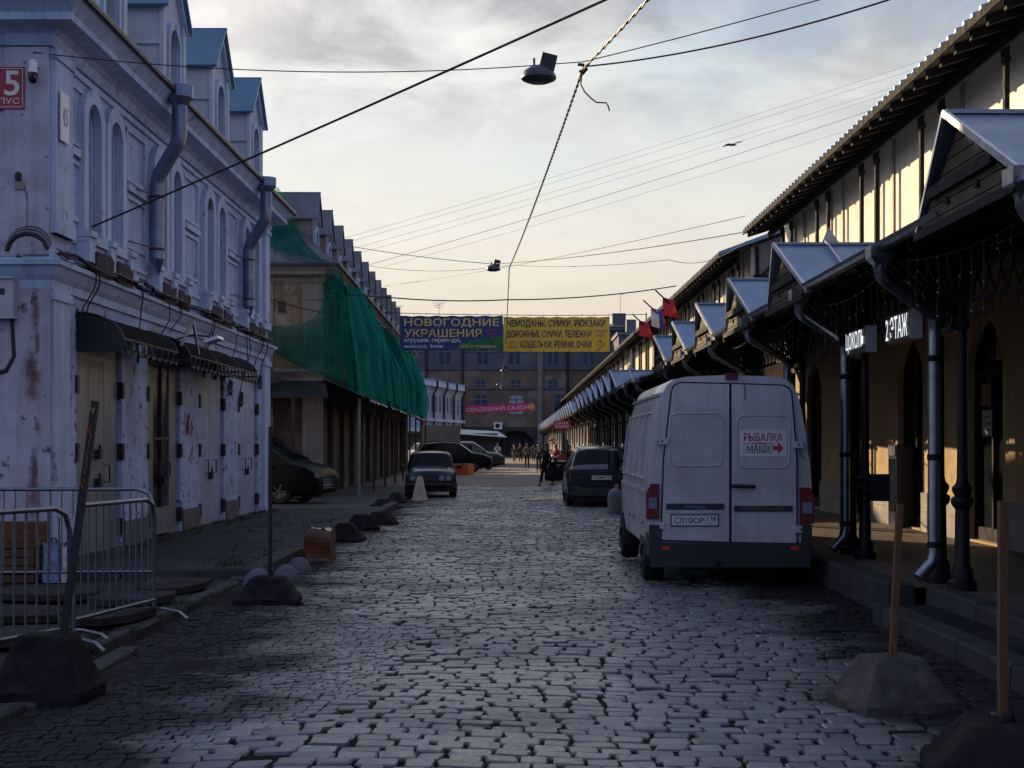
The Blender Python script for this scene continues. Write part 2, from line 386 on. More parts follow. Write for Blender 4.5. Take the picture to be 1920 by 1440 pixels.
sheet('far_road', m_far, -16, 8.5, 57.6, 215, 24, 120, lambda x, y: .008 + .012 * math.sin(x * .8 + y * .21) - .012 * max(0, min(1, (59.5 + .6 * math.sin(x * 2) - y))))
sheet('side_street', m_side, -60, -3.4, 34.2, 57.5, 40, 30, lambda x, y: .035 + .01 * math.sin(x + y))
# puddles left between the setts
m_pud = M('puddle water', (.02, .022, .025), .12, var=.1, spec=1., bump=1., bscale=7)
def puddle(cx, cy, rx, ry, a, z):
    k = 40; ca, sa = math.cos(a), math.sin(a); ring = []
    for i in range(k):
        t = 2 * math.pi * i / k; q = 1 + .28 * math.sin(3 * t + cx) + .16 * math.sin(5 * t + 2) + .1 * math.sin(11 * t)
        x, y = rx * q * math.cos(t), ry * q * math.sin(t); ring.append((cx + x * ca - y * sa, cy + x * sa + y * ca, z))
    structure(MB().add(ring, [tuple(range(k))]).build('puddle', m_pud))
p = pt(1025, 936, 43.5); puddle(p.x, 43.6, .55, 1.5, -.25, lowf(p.x, 43.6) + .014)
p = pt(1075, 941, 41.5); puddle(p.x - .35, 46.0, .5, .8, -.3, lowf(1.2, 46) + .013)
p = pt(800, 949, 38.6); puddle(p.x, 38.8, .55, .6, .1, lowf(p.x, 38.8) + .014)
# ---- left pavement: setts with granite kerb stones
def paving_mat():
    m = bpy.data.materials.new('worn paving'); m.use_nodes = True; t = m.node_tree; p = t.nodes['Principled BSDF']
    geo = N(t, 'ShaderNodeNewGeometry')
    b = N(t, 'ShaderNodeTexBrick'); lk(t, geo.outputs['Position'], b.inputs['Vector']); b.inputs['Scale'].default_value = 1
    b.inputs['Brick Width'].default_value = .24; b.inputs['Row Height'].default_value = .13; b.inputs['Mortar Size'].default_value = .012
    for i, c in enumerate(((.020, .021, .025), (.042, .043, .048), (.005, .005, .005))): b.inputs[i + 1].default_value = (*c, 1)
    n = N(t, 'ShaderNodeTexNoise'); n.inputs['Scale'].default_value = .9; n.inputs['Detail'].default_value = 8; lk(t, geo.outputs['Position'], n.inputs['Vector'])
    c = mix(t, ramp(t, n.outputs[0], [(.42, 0.), (.6, .9)]), b.outputs[0], (.012, .012, .011)); lk(t, c, p.inputs['Base Color'])
    p.inputs['Roughness'].default_value = .7; p.inputs['Specular IOR Level'].default_value = .2
    bp = N(t, 'ShaderNodeBump'); bp.inputs['Strength'].default_value = .7; bp.inputs['Distance'].default_value = .02; bp.invert = True
    lk(t, b.outputs[1], bp.inputs['Height']); lk(t, bp.outputs[0], p.inputs['Normal']); return m
m_pave = paving_mat()
m_kerb = M('granite kerb', (.05, .049, .053), .8, spec=.2, var=.25, scale=3, bump=.5, bscale=25, stain=[((.06, .055, .05), 1.6, .5, .7, .7)])
def rough_box(mb, x0, x1, y0, y1, z0, z1, j=.012, bev=.02):
    ps = []
    for z, i in ((z0, 0), (z1 - bev, 0), (z1, bev)):
        ps += [(x + random.uniform(-j, j), y + random.uniform(-j, j), z + random.uniform(-j, j) * .5) for x, y in ((x0 + i, y0 + i), (x1 - i, y0 + i), (x1 - i, y1 - i), (x0 + i, y1 - i))]
    mb.add(ps, [(3, 2, 1, 0), (8, 9, 10, 11)] + [(r * 4 + i, r * 4 + (i + 1) % 4, r * 4 + 4 + (i + 1) % 4, r * 4 + 4 + i) for r in (0, 1) for i in range(4)])
def kerbrow(name, x, w, y0, y1, z0, z1, step, wob=.02):
    mb = MB(); y = y0
    while y < y1 - .2:
        l = step * random.uniform(.75, 1.25); o = random.uniform(-wob, wob); h = random.uniform(-.012, .012)
        rough_box(mb, x + o, x + w + o, y + .008, min(y + l, y1) - .008, z0, z1 + h); y += l
    structure(mb.build(name, m_kerb))
def pz(x, y): return .145 + .012 * mnoise.noise(Vector((x * 1.3, y * .9, 2))) + .01 * math.sin(x * 2 + y)
sheet('left_pavement', m_pave, -9.0, -3.34, 17.5, 34.2, 50, 120, pz)
kerbrow('left_kerb', -3.36, .22, 17.45, 37.5, -.05, .165, 1.15)
mb = MB(); x = -6.6
while x < -3.5: rough_box(mb, x + .008, x + .9, 17.32, 17.52, -.05, .16); x += .91
structure(mb.build('cross_kerb', m_kerb))
sheet('near_pavement', m_pave, -12., -3.42, 3., 17.35, 60, 100, lambda x, y: .035 + .02 * mnoise.noise(Vector((x * 1.1, y * .8, 7))) + .004 * math.sin(3 * x))
kerbrow('near_kerb', -3.46, .17, 5.0, 8.1, -.06, .075, .9, .03); kerbrow('near_kerb', -3.44, .17, 11.4, 17.2, -.06, .07, .8, .025); kerbrow('near_kerb', -3.20, .16, 8.3, 11.5, -.07, .05, .85, .03)
# broken concrete slabs lying on the near pavement
m_slab = M('broken slab concrete', (.034, .031, .033), .9, spec=.12, var=.4, scale=2, bump=.7, bscale=18, stain=[((.05, .045, .04), 1.1, .5, .68, .8)])
def slabs():
    defs = [(-4.1, 8.6, 1.25, .9, .2), (-3.75, 9.9, .9, 1.1, -.15), (-4.9, 10.3, 1.3, 1.2, .1), (-4.2, 11.6, 1.1, 1.0, .06), (-3.72, 12.9, .75, .9, -.12), (-4.75, 13.2, 1.3, 1.1, .04), (-3.85, 14.4, .8, 1.1, .1), (-3.8, 15.8, .75, 1.0, -.05), (-4.9, 14.9, 1.2, 1.1, .03), (-3.6, 7.6, .9, .8, .3), (-5.2, 8.9, 1.0, 1.1, -.1)]
    for i, (cx, cy, sx, sy, a) in enumerate(defs):
        mb = MB(); k = 9; ring = []
        for j in range(k):
            t = 2 * math.pi * j / k + .2; q = max(abs(math.cos(t)) / (sx / 2), abs(math.sin(t)) / (sy / 2)); r = 1 / q * random.uniform(.86, 1.0)
            ring.append((r * math.cos(t), r * math.sin(t)))
        tl = (random.uniform(-.05, .05), random.uniform(-.04, .04)); z = .09 + random.uniform(0, .03)
        mb.prism(ring, 'z', -.03, .035); o = mb.build('paving_fragment', m_slab); o.location = (cx, cy, z); o.rotation_euler = (tl[0], tl[1], a)
        where = ['beside the leaning post block', 'under the nearer street barrier', 'left of the nearer street barrier', 'under the middle of the barriers', 'at the foot of the far barrier', 'between the barrier and the white house', 'just beyond the far barrier', 'before the cross kerb', 'in front of the house corner', 'closest to the bottom left corner', 'farthest left behind the barrier'][i]
        tag(o, 'cracked grey paving slab lying ' + where, 'paving slab', 'loose slabs on the left pavement')
slabs()
# tufts of grass along walls and kerbs
m_grass = M('weed grass', (.018, .032, .010), .7, var=.5, scale=4)
def grass():
    mb = MB()
    def tuft(x, y, z, n, h):
        for _ in range(n):
            a = random.random() * 6.28; r = random.random() * .09; l = h * random.uniform(.5, 1.2); b = random.uniform(.3, .9); w = .006
            px, py = x + r * math.cos(a), y + r * math.sin(a); dx, dy = math.cos(a) * l * b, math.sin(a) * l * b
            mb.add([(px - w * math.sin(a), py + w * math.cos(a), z), (px + w * math.sin(a), py - w * math.cos(a), z), (px + dx * .5, py + dy * .5, z + l * .75), (px + dx, py + dy, z + l)], [(0, 1, 2), (0, 2, 3)])
    for _ in range(60): tuft(-5.78 + random.random() ** 2 * .4, random.uniform(21, 33), .14, 10, .07)
    for _ in range(34): tuft(-3.36 + random.gauss(0, .07), random.choice((11.4, 12.2, 13.5, 14.1)) + random.gauss(0, .22), .03, 10, .07)
    for _ in range(22): tuft(-3.5 + random.gauss(0, .2), random.uniform(17.6, 20.5), .15, 9, .06)
    for _ in range(24): tuft(-3.6 + random.gauss(0, .2), random.uniform(7, 9), .06, 10, .06)
    for _ in range(50): tuft(random.uniform(-5, -3.5), random.uniform(17.6, 30), .15, 8, .05)
    tag(mb.build('weed_grass', m_grass), 'short weeds growing in cracks along the left pavement', 'weeds', kind='stuff')
grass()
# ---- right platform of the arcade with its step
m_plat = M('arcade paving', (.085, .068, .058), .7, var=.25, scale=2, bump=.3, bscale=30, stain=[((.07, .055, .045), .9, .45, .7, .7)])
RA = .0037; cR, sR = math.cos(RA), math.sin(RA)
def RP(x, y, z=0): return (x * cR - y * sR, x * sR + y * cR, z)
def rsheet(name, mat, x0, x1, y0, y1, z):
    structure(MB().add([RP(x0, y0, z), RP(x1, y0, z), RP(x1, y1, z), RP(x0, y1, z)], [(0, 1, 2, 3)]).build(name, mat))
rsheet('arcade_platform', m_plat, 4.1, 8.0, 2, 13.7, .292); rsheet('arcade_platform', m_plat, 3.85, 8.0, 13.7, 76.8, .292)
rsheet('arcade_platform', m_plat, 3.8, 8.0, 78.5, 190, .292)
def rkerb(name, x, w, y0, y1, z0, z1, step):
    mb = MB(); y = y0
    while y < y1 - .2:
        l = min(step * random.uniform(.8, 1.2), y1 - y); a = MB(); rough_box(a, x, x + w, y + .006, y + l - .006, z0, z1 + random.uniform(-.006, .006), .008, .018)
        mb.add([RP(*q) for q in a.v], a.f); y += l
    structure(mb.build(name, m_kerb))
rkerb('platform_kerb', 3.92, .22, 2, 13.65, .1, .305, 1.3); rkerb('lower_step', 3.36, .24, 2, 13.45, -.05, .165, 1.2)
rkerb('platform_kerb', 3.62, .26, 13.9, 76.8, -.05, .305, 1.4); rkerb('platform_kerb', 3.6, .24, 78.5, 190, -.05, .305, 2.)
sp = MB(); sp.add([RP(3.58, 2, .155), RP(3.95, 2, .155), RP(3.95, 13.42, .155), RP(3.58, 13.42, .155)], [(0, 1, 2, 3)]); structure(sp.build('lower_step_paving', m_pave))
# ================================================================ right side: the long market halls with their cast-iron arcade
m_ochre = M('ochre plaster', (.40, .28, .14), .85, var=.16, scale=1.6, bump=.25, bscale=25, streak=.35, stain=[((.22, .17, .12), 1.4, .55, .75, .6)])
m_cream = M('cream glazing panel', (.76, .67, .56), .38, var=.07, scale=1.2, spec=.5, streak=.25)
m_iron = M('black iron', (.009, .009, .011), .5, var=.3, scale=6, spec=.25)
m_iron2 = M('painted dark steel', (.016, .016, .019), .8, spec=.2, var=.25, scale=4)
m_wood = M('dark roof boards', (.032, .025, .022), .75, var=.3, scale=1.2, bump=.3, bscale=15, stretch=(1, 7, 7))
m_tin = M('blue grey roof tin', (.17, .25, .36), .36, metal=.55, var=.18, scale=1.1, bump=.12, bscale=5)
m_tin_d = M('dull roof tin', (.035, .038, .045), .5, metal=.4, var=.25, scale=2)
m_zinc = M('zinc pipe', (.26, .28, .32), .30, metal=.9, var=.2, scale=5, bump=.06, bscale=8)
m_glass = M('dark window glass', (.012, .014, .018), .08, var=.2, spec=.6)
m_plinth = M('plinth stone', (.27, .25, .225), .85, var=.25, scale=2.5, bump=.5, bscale=30)
m_white = M('white paint', (.75, .75, .75), .5, var=.05)
XW, BAY, PR0 = 6.45, 3.72, 13.8
rw = lambda s, z, d: (XW + d, s, z)
OPS = dict(hw=.74, zb=.32, spring=2.68, apex=3.42)
def gutter_poly(r=.07, t=.012): return [(r * math.cos(a), r * math.sin(a)) for a in [math.pi + i * math.pi / 6 for i in range(7)]] + [((r - t) * math.cos(a), (r - t) * math.sin(a)) for a in [2 * math.pi - i * math.pi / 6 for i in range(7)]]
def column_mb(x, y, top, n):
    prof = [(.135, .29), (.135, .37), (.105, .40), (.10, .48), (.072, .53), (.065, 1.05), (.085, 1.07), (.105, 1.11), (.10, 1.15), (.07, 1.17), (.09, 1.21), (.095, 1.25), (.06, 1.29), (.05, 1.34), (.044, 2.3), (.042, 2.72), (.07, 2.75), (.075, 2.79), (.045, 2.83), (.042, top)]
    if n < 10: prof = [(.13, .29), (.1, .5), (.066, .55), (.066, 1.05), (.1, 1.12), (.1, 1.22), (.045, 1.3), (.042, top)]
    return MB().lathe(prof, (x, y, 0), n)
def arcade(label, y0, y1, k0, k1, lod, flat=(), cat='market hall', name='market_hall'):
    r = place(name, (XW, y0), RA, label, cat, 'market halls on the right side of the street')
    off = r['_off']
    ks = range(k0, k1 + 1); pairs = [(k, PR0 + BAY * k) for k in ks]
    # --- lower wall with pointed openings
    ops = [(c, OPS['hw'], OPS['zb'], OPS['spring'], OPS['apex'], 'point') for c in (PR0 + BAY * (k + .58) for k in range(k0 - 1, k1 + 1)) if y0 + 1 < c < y1 - 1]
    mb = MB(); wall_open(mb, rw, y0, y1, .28, 4.25, ops, .35); mb.box(XW + .36, XW + 9, y0, y1, .0, 4.2); mb.build('lower_wall', m_ochre, r)
    # plinth stones between the openings
    ed = [y0 - .0] + [e for o in ops for e in (o[0] - o[1] - .03, o[0] + o[1] + .03)] + [y1]
    for a, b in zip(ed[::2], ed[1::2]):
        if b - a < .3: continue
        n = max(1, round((b - a) / .62)); mb = MB()
        for i in range(n):
            for z0, z1 in ((.285, .60), (.605, .90)): mb.box(XW - .045, XW - .002, a + (b - a) * i / n + .004, a + (b - a) * (i + 1) / n - .004, z0, z1)
        mb.build('stone_plinth', m_plinth, r)
    for o in ops:
        c, hw, zb, sp_, ap, kd = o
        w = MB(); arch_frame(w, rw, (c, hw - .07, zb, sp_, ap - .08, kd), .065, .06, .16)
        w.box(XW + .11, XW + .16, c - .03, c + .03, zb, ap - .1); w.box(XW + .105, XW + .155, c - hw + .06, c + hw - .06, 2.58, 2.68); w.box(XW + .11, XW + .155, c - hw + .06, c + hw - .06, .32, .5)
        wo = w.build('window', m_iron2, r)
        g = MB(); arch_pane(g, rw, (c, hw - .01, zb, sp_, ap - .01, kd), .17); g.build('pane', m_glass, wo)
    # --- clerestory: pale panels set behind pairs of dark posts
    mb = MB(); mb.box(XW, XW + .12, y0 + .1, y1 - .1, 4.0, 7.05)
    mb.build('clerestory_panel', m_cream, r)
    mb = MB(); mb.box(XW - .10, XW - .01, y0 + .1, y1 - .1, 4.12, 4.42); mb.build('clerestory_sill', m_tin_d, r)
    pm = None
    for k, y in pairs:
        for dy in (-.62, .42):
            if y0 < y + dy < y1:
                if pm is None:
                    b = MB(); b.box(-.03, .03, -.045, .045, 0, 2.5); b.box(-.045, .045, -.065, .065, 2.12, 2.18); b.box(-.06, .03, -.03, .03, 2.18, 2.42)
                    po = b.build('post', m_iron2, r, off=(off[0] + XW - .3, off[1] + y + dy, 4.3)); pm = po
                else: share(pm, r, (off[0] + XW - .3, off[1] + y + dy, 4.3))
    shade_strip = None  # brown strips on the panel imitate the shadows cast by the posts
    for k, y in pairs:
        for dy in (-.62, .42):
            if not y0 < y + dy < y1: continue
            l = (off[0] + XW - .017, off[1] + y + dy, 0)
            if shade_strip is None: shade_strip = MB().box(-.013, .013, -.06, .06, 4.42, 6.9).build('post_shadow_strip', M('painted post shadow', (.42, .33, .25), .6), r, off=l)
            else: share(shade_strip, r, l)
    # --- eaves beam with hanging lattice fringe
    mb = MB(); mb.box(XW - .40, XW - .36, y0, y1, 6.56, 6.70); mb.box(XW - .37, XW - .345, y0, y1, 6.70, 6.99); mb.build('eaves_beam', m_iron2, r)
    if lod < 2:
        mb = MB(); y = y0 + .1
        while y < y1 - .2:
            mb.bar((XW - .41, y, 6.72), (XW - .41, y + .13, 6.94), .018); mb.bar((XW - .41, y + .13, 6.72), (XW - .41, y, 6.94), .018); y += .13 if lod == 0 else .26
        mb.build('lattice_frieze', m_iron2, r)
    # --- main roof
    rp = [(5.53, 6.79), (13.5, 9.75), (21.5, 6.79), (21.5, 6.73), (13.5, 9.69), (5.53, 6.73)]
    mb = MB(); mb.prism(rp, 'y', y0 - .35, y1 + .35)
    st = (.32, .32, 1.2)[lod]; y = y0 - .3
    while y < y1 + .34:
        if lod < 2: mb.add([(5.50, y - .05, 6.775), (5.50, y + .05, 6.775), (5.50, y + .025, 6.825), (5.50, y - .025, 6.825), (13.5, y - .05, 9.75), (13.5, y + .05, 9.75), (13.5, y + .025, 9.80), (13.5, y - .025, 9.80)], [(0, 1, 2, 3), (4, 7, 6, 5), (0, 4, 5, 1), (1, 5, 6, 2), (2, 6, 7, 3), (3, 7, 4, 0)])
        y += st
    mb.build('roof', m_tin, r)
    mb = MB(); mb.slab([(5.54, y0 - .33, 6.72), (XW + .1, y0 - .33, 7.06), (XW + .1, y1 + .33, 7.06), (5.54, y1 + .33, 6.72)], (0, 0, -.02)); mb.build('soffit', m_wood, r)
    mb = MB(); mb.slab([(5.51, y0 - .36, 6.68), (5.51, y1 + .36, 6.68), (5.51, y1 + .36, 6.79), (5.51, y0 - .36, 6.79)], (.018, 0, 0)); mb.build('fascia_board', M('dark fascia', (.022, .02, .02), .9, spec=.15), r)
    # gable end of the roof space: timbered tympanum and end wall
    for yy, sgn in ((y0, -1), (y1, 1)):
        mb = MB(); mb.prism([(XW + .1, 4.0), (XW + .1, 7.04), (13.5, 9.64), (20.5, 7.0), (20.5, 4.0)], 'y', yy - .06 if sgn > 0 else yy, yy + .06 if sgn < 0 else yy); e = mb.build('end_wall', M('grey end boarding', (.16, .17, .20), .7, var=.2, stretch=(4, 4, .6)), r)
        if lod < 2 and sgn < 0 and k0 > 0:
            b = MB()
            for i in range(9): b.bar((6.7 + i * .9, yy - .05, 7.1 if i % 2 else 6.2), (6.7 + (i + 1) * .9, yy - .05, 6.2 if i % 2 else 7.1), .07)
            b.bar((6.5, yy - .05, 6.2), (15, yy - .05, 6.2), .09); b.bar((6.5, yy - .05, 5.2), (15, yy - .05, 5.2), .09)
            for i in range(7): b.bar((6.6 + i * 1.1, yy - .055, 4.1), (6.6 + i * 1.1, yy - .055, 7.0), .08)
            b.build('timber_frame', m_iron2, e)
    # rafters under the eaves
    if lod < 2:
        y = y0 - .1; first = None; stp = .62 if lod == 0 else .62
        while y < y1 + .3:
            l = (off[0] + 6.0, off[1] + y, 0)
            if first is None:
                b = MB(); b.prism([(-.40, 6.715), (.10, 6.90), (.10, 6.76), (-.40, 6.60)], 'y', -.045, .045); first = b.build('rafter', m_iron2, r, off=l)
            else: share(first, r, l)
            y += stp
    # --- lower canopy over the pavement
    xe, ze, xt, zt = 3.40, 3.46, XW - .02, 4.235
    mb = MB(); mb.slab([(xe, y0, ze), (xt, y0, zt), (xt, y1, zt), (xe, y1, ze)], (0, 0, .03))
    y = y0
    while lod < 2 and y < y1:
        mb.bar((xe, y, ze + .035), (xt, y, zt + .035), .018, .05); y += .62
    mb.build('canopy_roof', m_tin, r)
    mb = MB(); mb.slab([(xe + .05, y0 + .02, ze - .005), (xt, y0 + .02, zt - .008), (xt, y1 - .02, zt - .008), (xe + .05, y1 - .02, ze - .005)], (0, 0, -.02))
    y = y0 + .3
    while y < y1: mb.bar((xe + .1, y, ze - .06), (xt - .1, y, zt - .07), .06, .1); y += .93
    mb.build('canopy_boards', m_wood, r)
    gy = [y0] + [e for k, y in pairs if k not in flat and y0 < y < y1 for e in (y - 1.12, y + 1.12)] + [y1]
    for a_, b_ in zip(gy[::2], gy[1::2]):
        if b_ - a_ < .2: continue
        gut = MB(); gut.add([(xe - .05 + a, yy, ze + .02 + b) for yy in (a_, b_) for a, b in gutter_poly()], [(i, (i + 1) % 14, 14 + (i + 1) % 14, 14 + i) for i in range(14)] + [tuple(range(14)), tuple(range(14, 28))])
        gut.build('gutter', m_zinc, r)
    # --- little gables over the column pairs
    proto = None
    for k, y in pairs:
        if k in flat or y - 1.3 < y0 - .8 or y + 1.3 > y1 + .8: continue
        if proto is None:
            proto = gable(r, off, y, lod); proto.location.y += .5 if k == -2 else 0
        else: share(proto, r, (off[0], off[1] + y + (.5 if k == -1 else 0), 0))
    # --- columns, lattice brackets, girder
    proto = None
    for k, y in pairs:
        for dy in (-.35, .37):
            if not y0 < y + dy < y1: continue
            if proto is None: proto = column_mb(0, 0, 3.62, 16 if lod == 0 else 7).build('column', m_iron, r, smooth=40, off=(off[0] + 4.2, off[1] + y + dy, 0))
            else: share(proto, r, (off[0] + 4.2, off[1] + y + dy, 0))
    proto = None
    for k, y in pairs:
        l = (off[0] + 4.2, off[1] + y, 0)
        if not y0 < y < y1: continue
        if proto is None:
            b = MB(); nfan = (6, 4, 2)[lod]
            for dy, sg in ((-.35, -1), (.37, 1)):
                for i in range(nfan):
                    t = (i + 1) / nfan
                    b.bar((-.0, dy, 2.80), (-.74 * t, dy, 3.38 + .02 * t), .022); b.bar((0, dy, 2.80), (0, dy + sg * .75 * t, 3.42), .022)
                b.bar((0, dy, 3.40), (-.78, dy, 3.40), .035); b.bar((0, dy, 3.06), (-.36, dy, 3.06), .02); b.bar((0, dy, 3.1), (0, dy + sg * .38, 3.1), .02); b.bar((0, dy, 2.75), (-.12, dy, 2.75), .05)
            b.bar((0, -.35, 2.75), (0, .37, 2.75), .07); b.bar((0, -.35, 3.42), (0, .37, 3.42), .06)
            for i in range(6): b.bar((0, -.30 + i * .12, 2.78), (0, -.30 + i * .12, 3.4), .018)
            proto = b.build('bracket', m_iron, r, off=l)
        else: share(proto, r, l)
    b = MB(); b.box(4.17, 4.23, y0 + .05, y1 - .05, 3.40, 3.47); b.box(4.18, 4.22, y0 + .05, y1 - .05, 2.94, 2.98); y = y0 + .1; stp = (.31, .31, .93)[lod]
    while y < y1 - .2:
        b.bar((4.2, y, 2.98), (4.2, y + stp, 3.40), .013); b.bar((4.2, y + stp, 2.98), (4.2, y, 3.40), .013); y += stp
    y = y0 + .1
    while lod < 2 and y < y1 - .1: b.bar((4.2, y, 2.80), (4.2, y, 2.94), .009); y += .21 if lod == 0 else .31
    b.build('lattice_girder', m_iron, r)
    # --- down pipes beside the columns
    proto = None
    for k, y in pairs:
        if not y0 < y - .6 < y1: continue
        if lod == 2 and k % 2: continue
        l = (off[0], off[1] + y, 0)
        if proto is None: proto = rpipe(r, l, lod)
        else: share(proto, r, l)
    return r
def gable(r, off, y, lod):
    fx, bx, hz, fz, hw = 3.18, 5.72, 4.06, 3.36, 1.28; n = Vector((0, 0, .025))
    b = MB(); b.slab([(fx, 0, hz), (bx, 0, hz), (fx + .16, -hw, fz)], n); b.slab([(fx, 0, hz), (fx + .16, hw, fz), (bx, 0, hz)], n)
    b.bar((fx, 0, hz + .04), (bx, 0, hz + .04), .05, .03)
    g = b.build('gable', m_tin, r, off=(off[0], off[1] + y, 0))
    t = MB()
    for s in (-1, 1):
        t.bar((fx - .01, 0, hz + .03), (fx + .15, s * hw, fz + .02), .035, .05); t.bar((fx + .16, s * hw, fz + .03), (bx, 0, hz + .05), .03, .03)
        if lod < 2: t.bar((fx + .62, 0, hz + .055), (fx + .70, s * (hw * .78), fz + (hz - fz) * .22 + .05), .022, .06)
    t.add([(fx + .58, .02, hz + .05), (fx + .80, .02, hz + .05), (fx + .66, .0, hz + .24)], [(0, 1, 2)])
    t.build('roof_seam', M('seam tin', (.5, .52, .55), .3, metal=.8, var=.15), g)
    f = MB(); nb = 7 if lod == 0 else 1
    if nb == 1: f.slab([(fx + .1, 0, hz - .06), (fx + .2, -hw + .1, fz), (fx + .2, hw - .1, fz)], (.02, 0, 0))
    else:
        for i in range(nb):
            z0, z1 = fz - .02 + (hz - fz - .04) * i / nb, fz - .03 + (hz - fz - .04) * (i + 1) / nb
            w0, w1 = (hw - .08) * (1 - i / nb), (hw - .08) * (1 - (i + 1) / nb)
            f.slab([(fx + .14 - .04 * i / nb, -w0, z0), (fx + .14 - .04 * i / nb, w0, z0), (fx + .14 - .04 * (i + 1) / nb, w1, z1), (fx + .14 - .04 * (i + 1) / nb, -w1, z1)], (.02, 0, 0))
    f.build('gable_boards', M('brown gable boards', (.075, .052, .038), .8, var=.35, scale=3, bump=.4, bscale=20), g)
    if lod == 0:
        p = MB(); p.bar((fx + .1, -.75, fz + .26), (fx + .1, .75, fz + .26), .05, .09); p.bar((fx + .12, -hw + .1, fz - .02), (fx + .12, hw - .1, fz - .02), .06, .07)
        for s in (-1, 1):
            for i in (1, 2): p.bar((fx + .115, s * .35 * i - .03, fz + .05 + .1 * i), (fx + .115, s * .35 * i + .05, fz + .05 + .1 * i), .012, .05)
        p.build('tie_beam', m_iron2, g)
        q = MB(); q.slab([(fx + .18, 0, hz - .02), (bx - .1, 0, hz - .02), (fx + .3, -hw + .02, fz - .01)], (0, 0, -.02)); q.slab([(fx + .18, 0, hz - .02), (fx + .3, hw - .02, fz - .01), (bx - .1, 0, hz - .02)], (0, 0, -.02)); q.build('gable_lining', m_wood, g)
    return g
def rpipe(r, l, lod):
    n = (14, 8, 6)[lod]; fy = -.62
    b = MB(); x = 4.05; b.tube([(3.36, fy, 3.32), (3.36, fy, 3.22), (3.41, fy + .02, 3.16), (x - .07, .0, 2.93), (x, .03, 2.86), (x, .04, 2.72), (x, .04, .62), (x - .02, .04, .52), (x - .16, .0, .37)], .058, n)
    p = b.build('drain_pipe', m_zinc, r, smooth=50, off=l)
    f = MB(); f.lathe([(.065, 3.26), (.08, 3.30), (.15, 3.36), (.155, 3.47)], (3.36, fy, 0), n if lod else 4); f.build('funnel', m_zinc, p)
    if lod < 2:
        for z in (2.45, 1.5, .66): c = MB(); c.lathe([(.062, z), (.066, z + .01), (.066, z + .05), (.062, z + .06)], (x, .04, 0), n); c.bar((x, .04, z + .03), (x + .17, .3, z + .03), .018); c.build('pipe_clamp', m_iron2, p)
    return p
hall1 = arcade('nearest market hall, ochre arcade with black iron columns and a row of tin gables', 2.2, 34.2, -3, 5, 0, flat=(0,))
hall2 = arcade('middle market hall beyond the passage, with flags under its long eaves', 38.9, 76.6, 7, 16, 1, flat=(7, 8))
hall3 = arcade('farthest market hall, long low row of columns ending at the yellow tenement', 79.2, 186, 18, 46, 2, flat=())
# writing on the hall: two lit lettering boxes over the pavement
m_lit = M('lit white letter', (.85, .87, .9), .5, var=.02, emit=.85)
m_sign = M('sign box', (.03, .03, .035), .5); m_signw = M('sign box side', (.55, .55, .57), .5)
def lettersign(ya, yb, zc, h, txt, lab, tilt=0.):
    x = 4.02; o = empty('hanging_sign', RP(x, (ya + yb) / 2, zc - h), RA, lab, 'sign', 'lettering boxes hung under the arcade')
    L = abs(ya - yb); b = MB(); b.box(0, .12, -L / 2 - .05, L / 2 + .03, h - h * .62, h + h * .62); b.build('box', m_sign, o)
    e = MB(); e.box(-.003, .123, -L / 2 - .062, -L / 2 - .051, h - h * .62, h + h * .62); e.build('end_panel', m_signw, o)
    t = MB(); letter(t, txt, (0, L / 2 - .02, h - h * .5), (0, -1, 0), (0, 0, 1), L - .03, h, .012, .012); t.build('lettering', m_lit, o)
    s = MB()
    for yy in (-L / 2 + .1, L / 2 - .1): s.bar((.06, yy, h + h * .62), (.06, yy, h + .5), .012)
    s.build('hanger', m_iron2, o)
lettersign(15.5, 14.62, 2.88, .24, '2 ЭТАЖ', 'nearer lit white lettering box reading 2 ЭТАЖ hung under the arcade')
lettersign(17.35, 16.45, 2.86, .24, 'ЦОКОЛЬ', 'farther lit white lettering box reading ЦОКОЛЬ hung under the arcade')
# ================================================================ left side: white two-storey house with a tin mansard
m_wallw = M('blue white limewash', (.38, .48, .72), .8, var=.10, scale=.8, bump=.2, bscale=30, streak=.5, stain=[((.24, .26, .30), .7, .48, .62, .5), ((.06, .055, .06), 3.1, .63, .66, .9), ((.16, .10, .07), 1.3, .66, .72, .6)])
m_wallp = M('pinkish limewash', (.46, .45, .54), .85, var=.10, scale=.9, bump=.25, bscale=25, streak=.45, stain=[((.26, .23, .25), .6, .5, .62, .5), ((.12, .045, .022), 1.1, .65, .72, .9), ((.07, .06, .06), 3.4, .62, .65, .9)], spots=[(tuple(pt(58, 690, 17.9)), .16, (.03, .014, .010), .6), (tuple(pt(60, 720, 17.9)), .13, (.14, .05, .025), .3), (tuple(pt(68, 585, 17.9)), .09, (.12, .05, .03), .25), (tuple(pt(70, 640, 17.9)), .05, (.12, .05, .03), .15), (tuple(pt(71, 800, 17.9)), .08, (.15, .06, .03), .5), (tuple(pt(64, 880, 17.9)), .09, (.012, .010, .010), .2), (tuple(pt(62, 930, 17.9)), .12, (.13, .05, .03), .2)])
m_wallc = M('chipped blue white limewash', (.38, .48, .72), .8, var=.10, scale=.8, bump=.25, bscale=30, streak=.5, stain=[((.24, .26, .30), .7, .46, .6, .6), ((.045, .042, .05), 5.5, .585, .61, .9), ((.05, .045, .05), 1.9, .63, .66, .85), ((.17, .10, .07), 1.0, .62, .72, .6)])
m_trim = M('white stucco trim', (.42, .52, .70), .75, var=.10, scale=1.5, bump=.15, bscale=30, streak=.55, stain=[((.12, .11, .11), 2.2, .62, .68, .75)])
m_blind = M('blind window', (.20, .23, .29), .55, var=.1, scale=1)
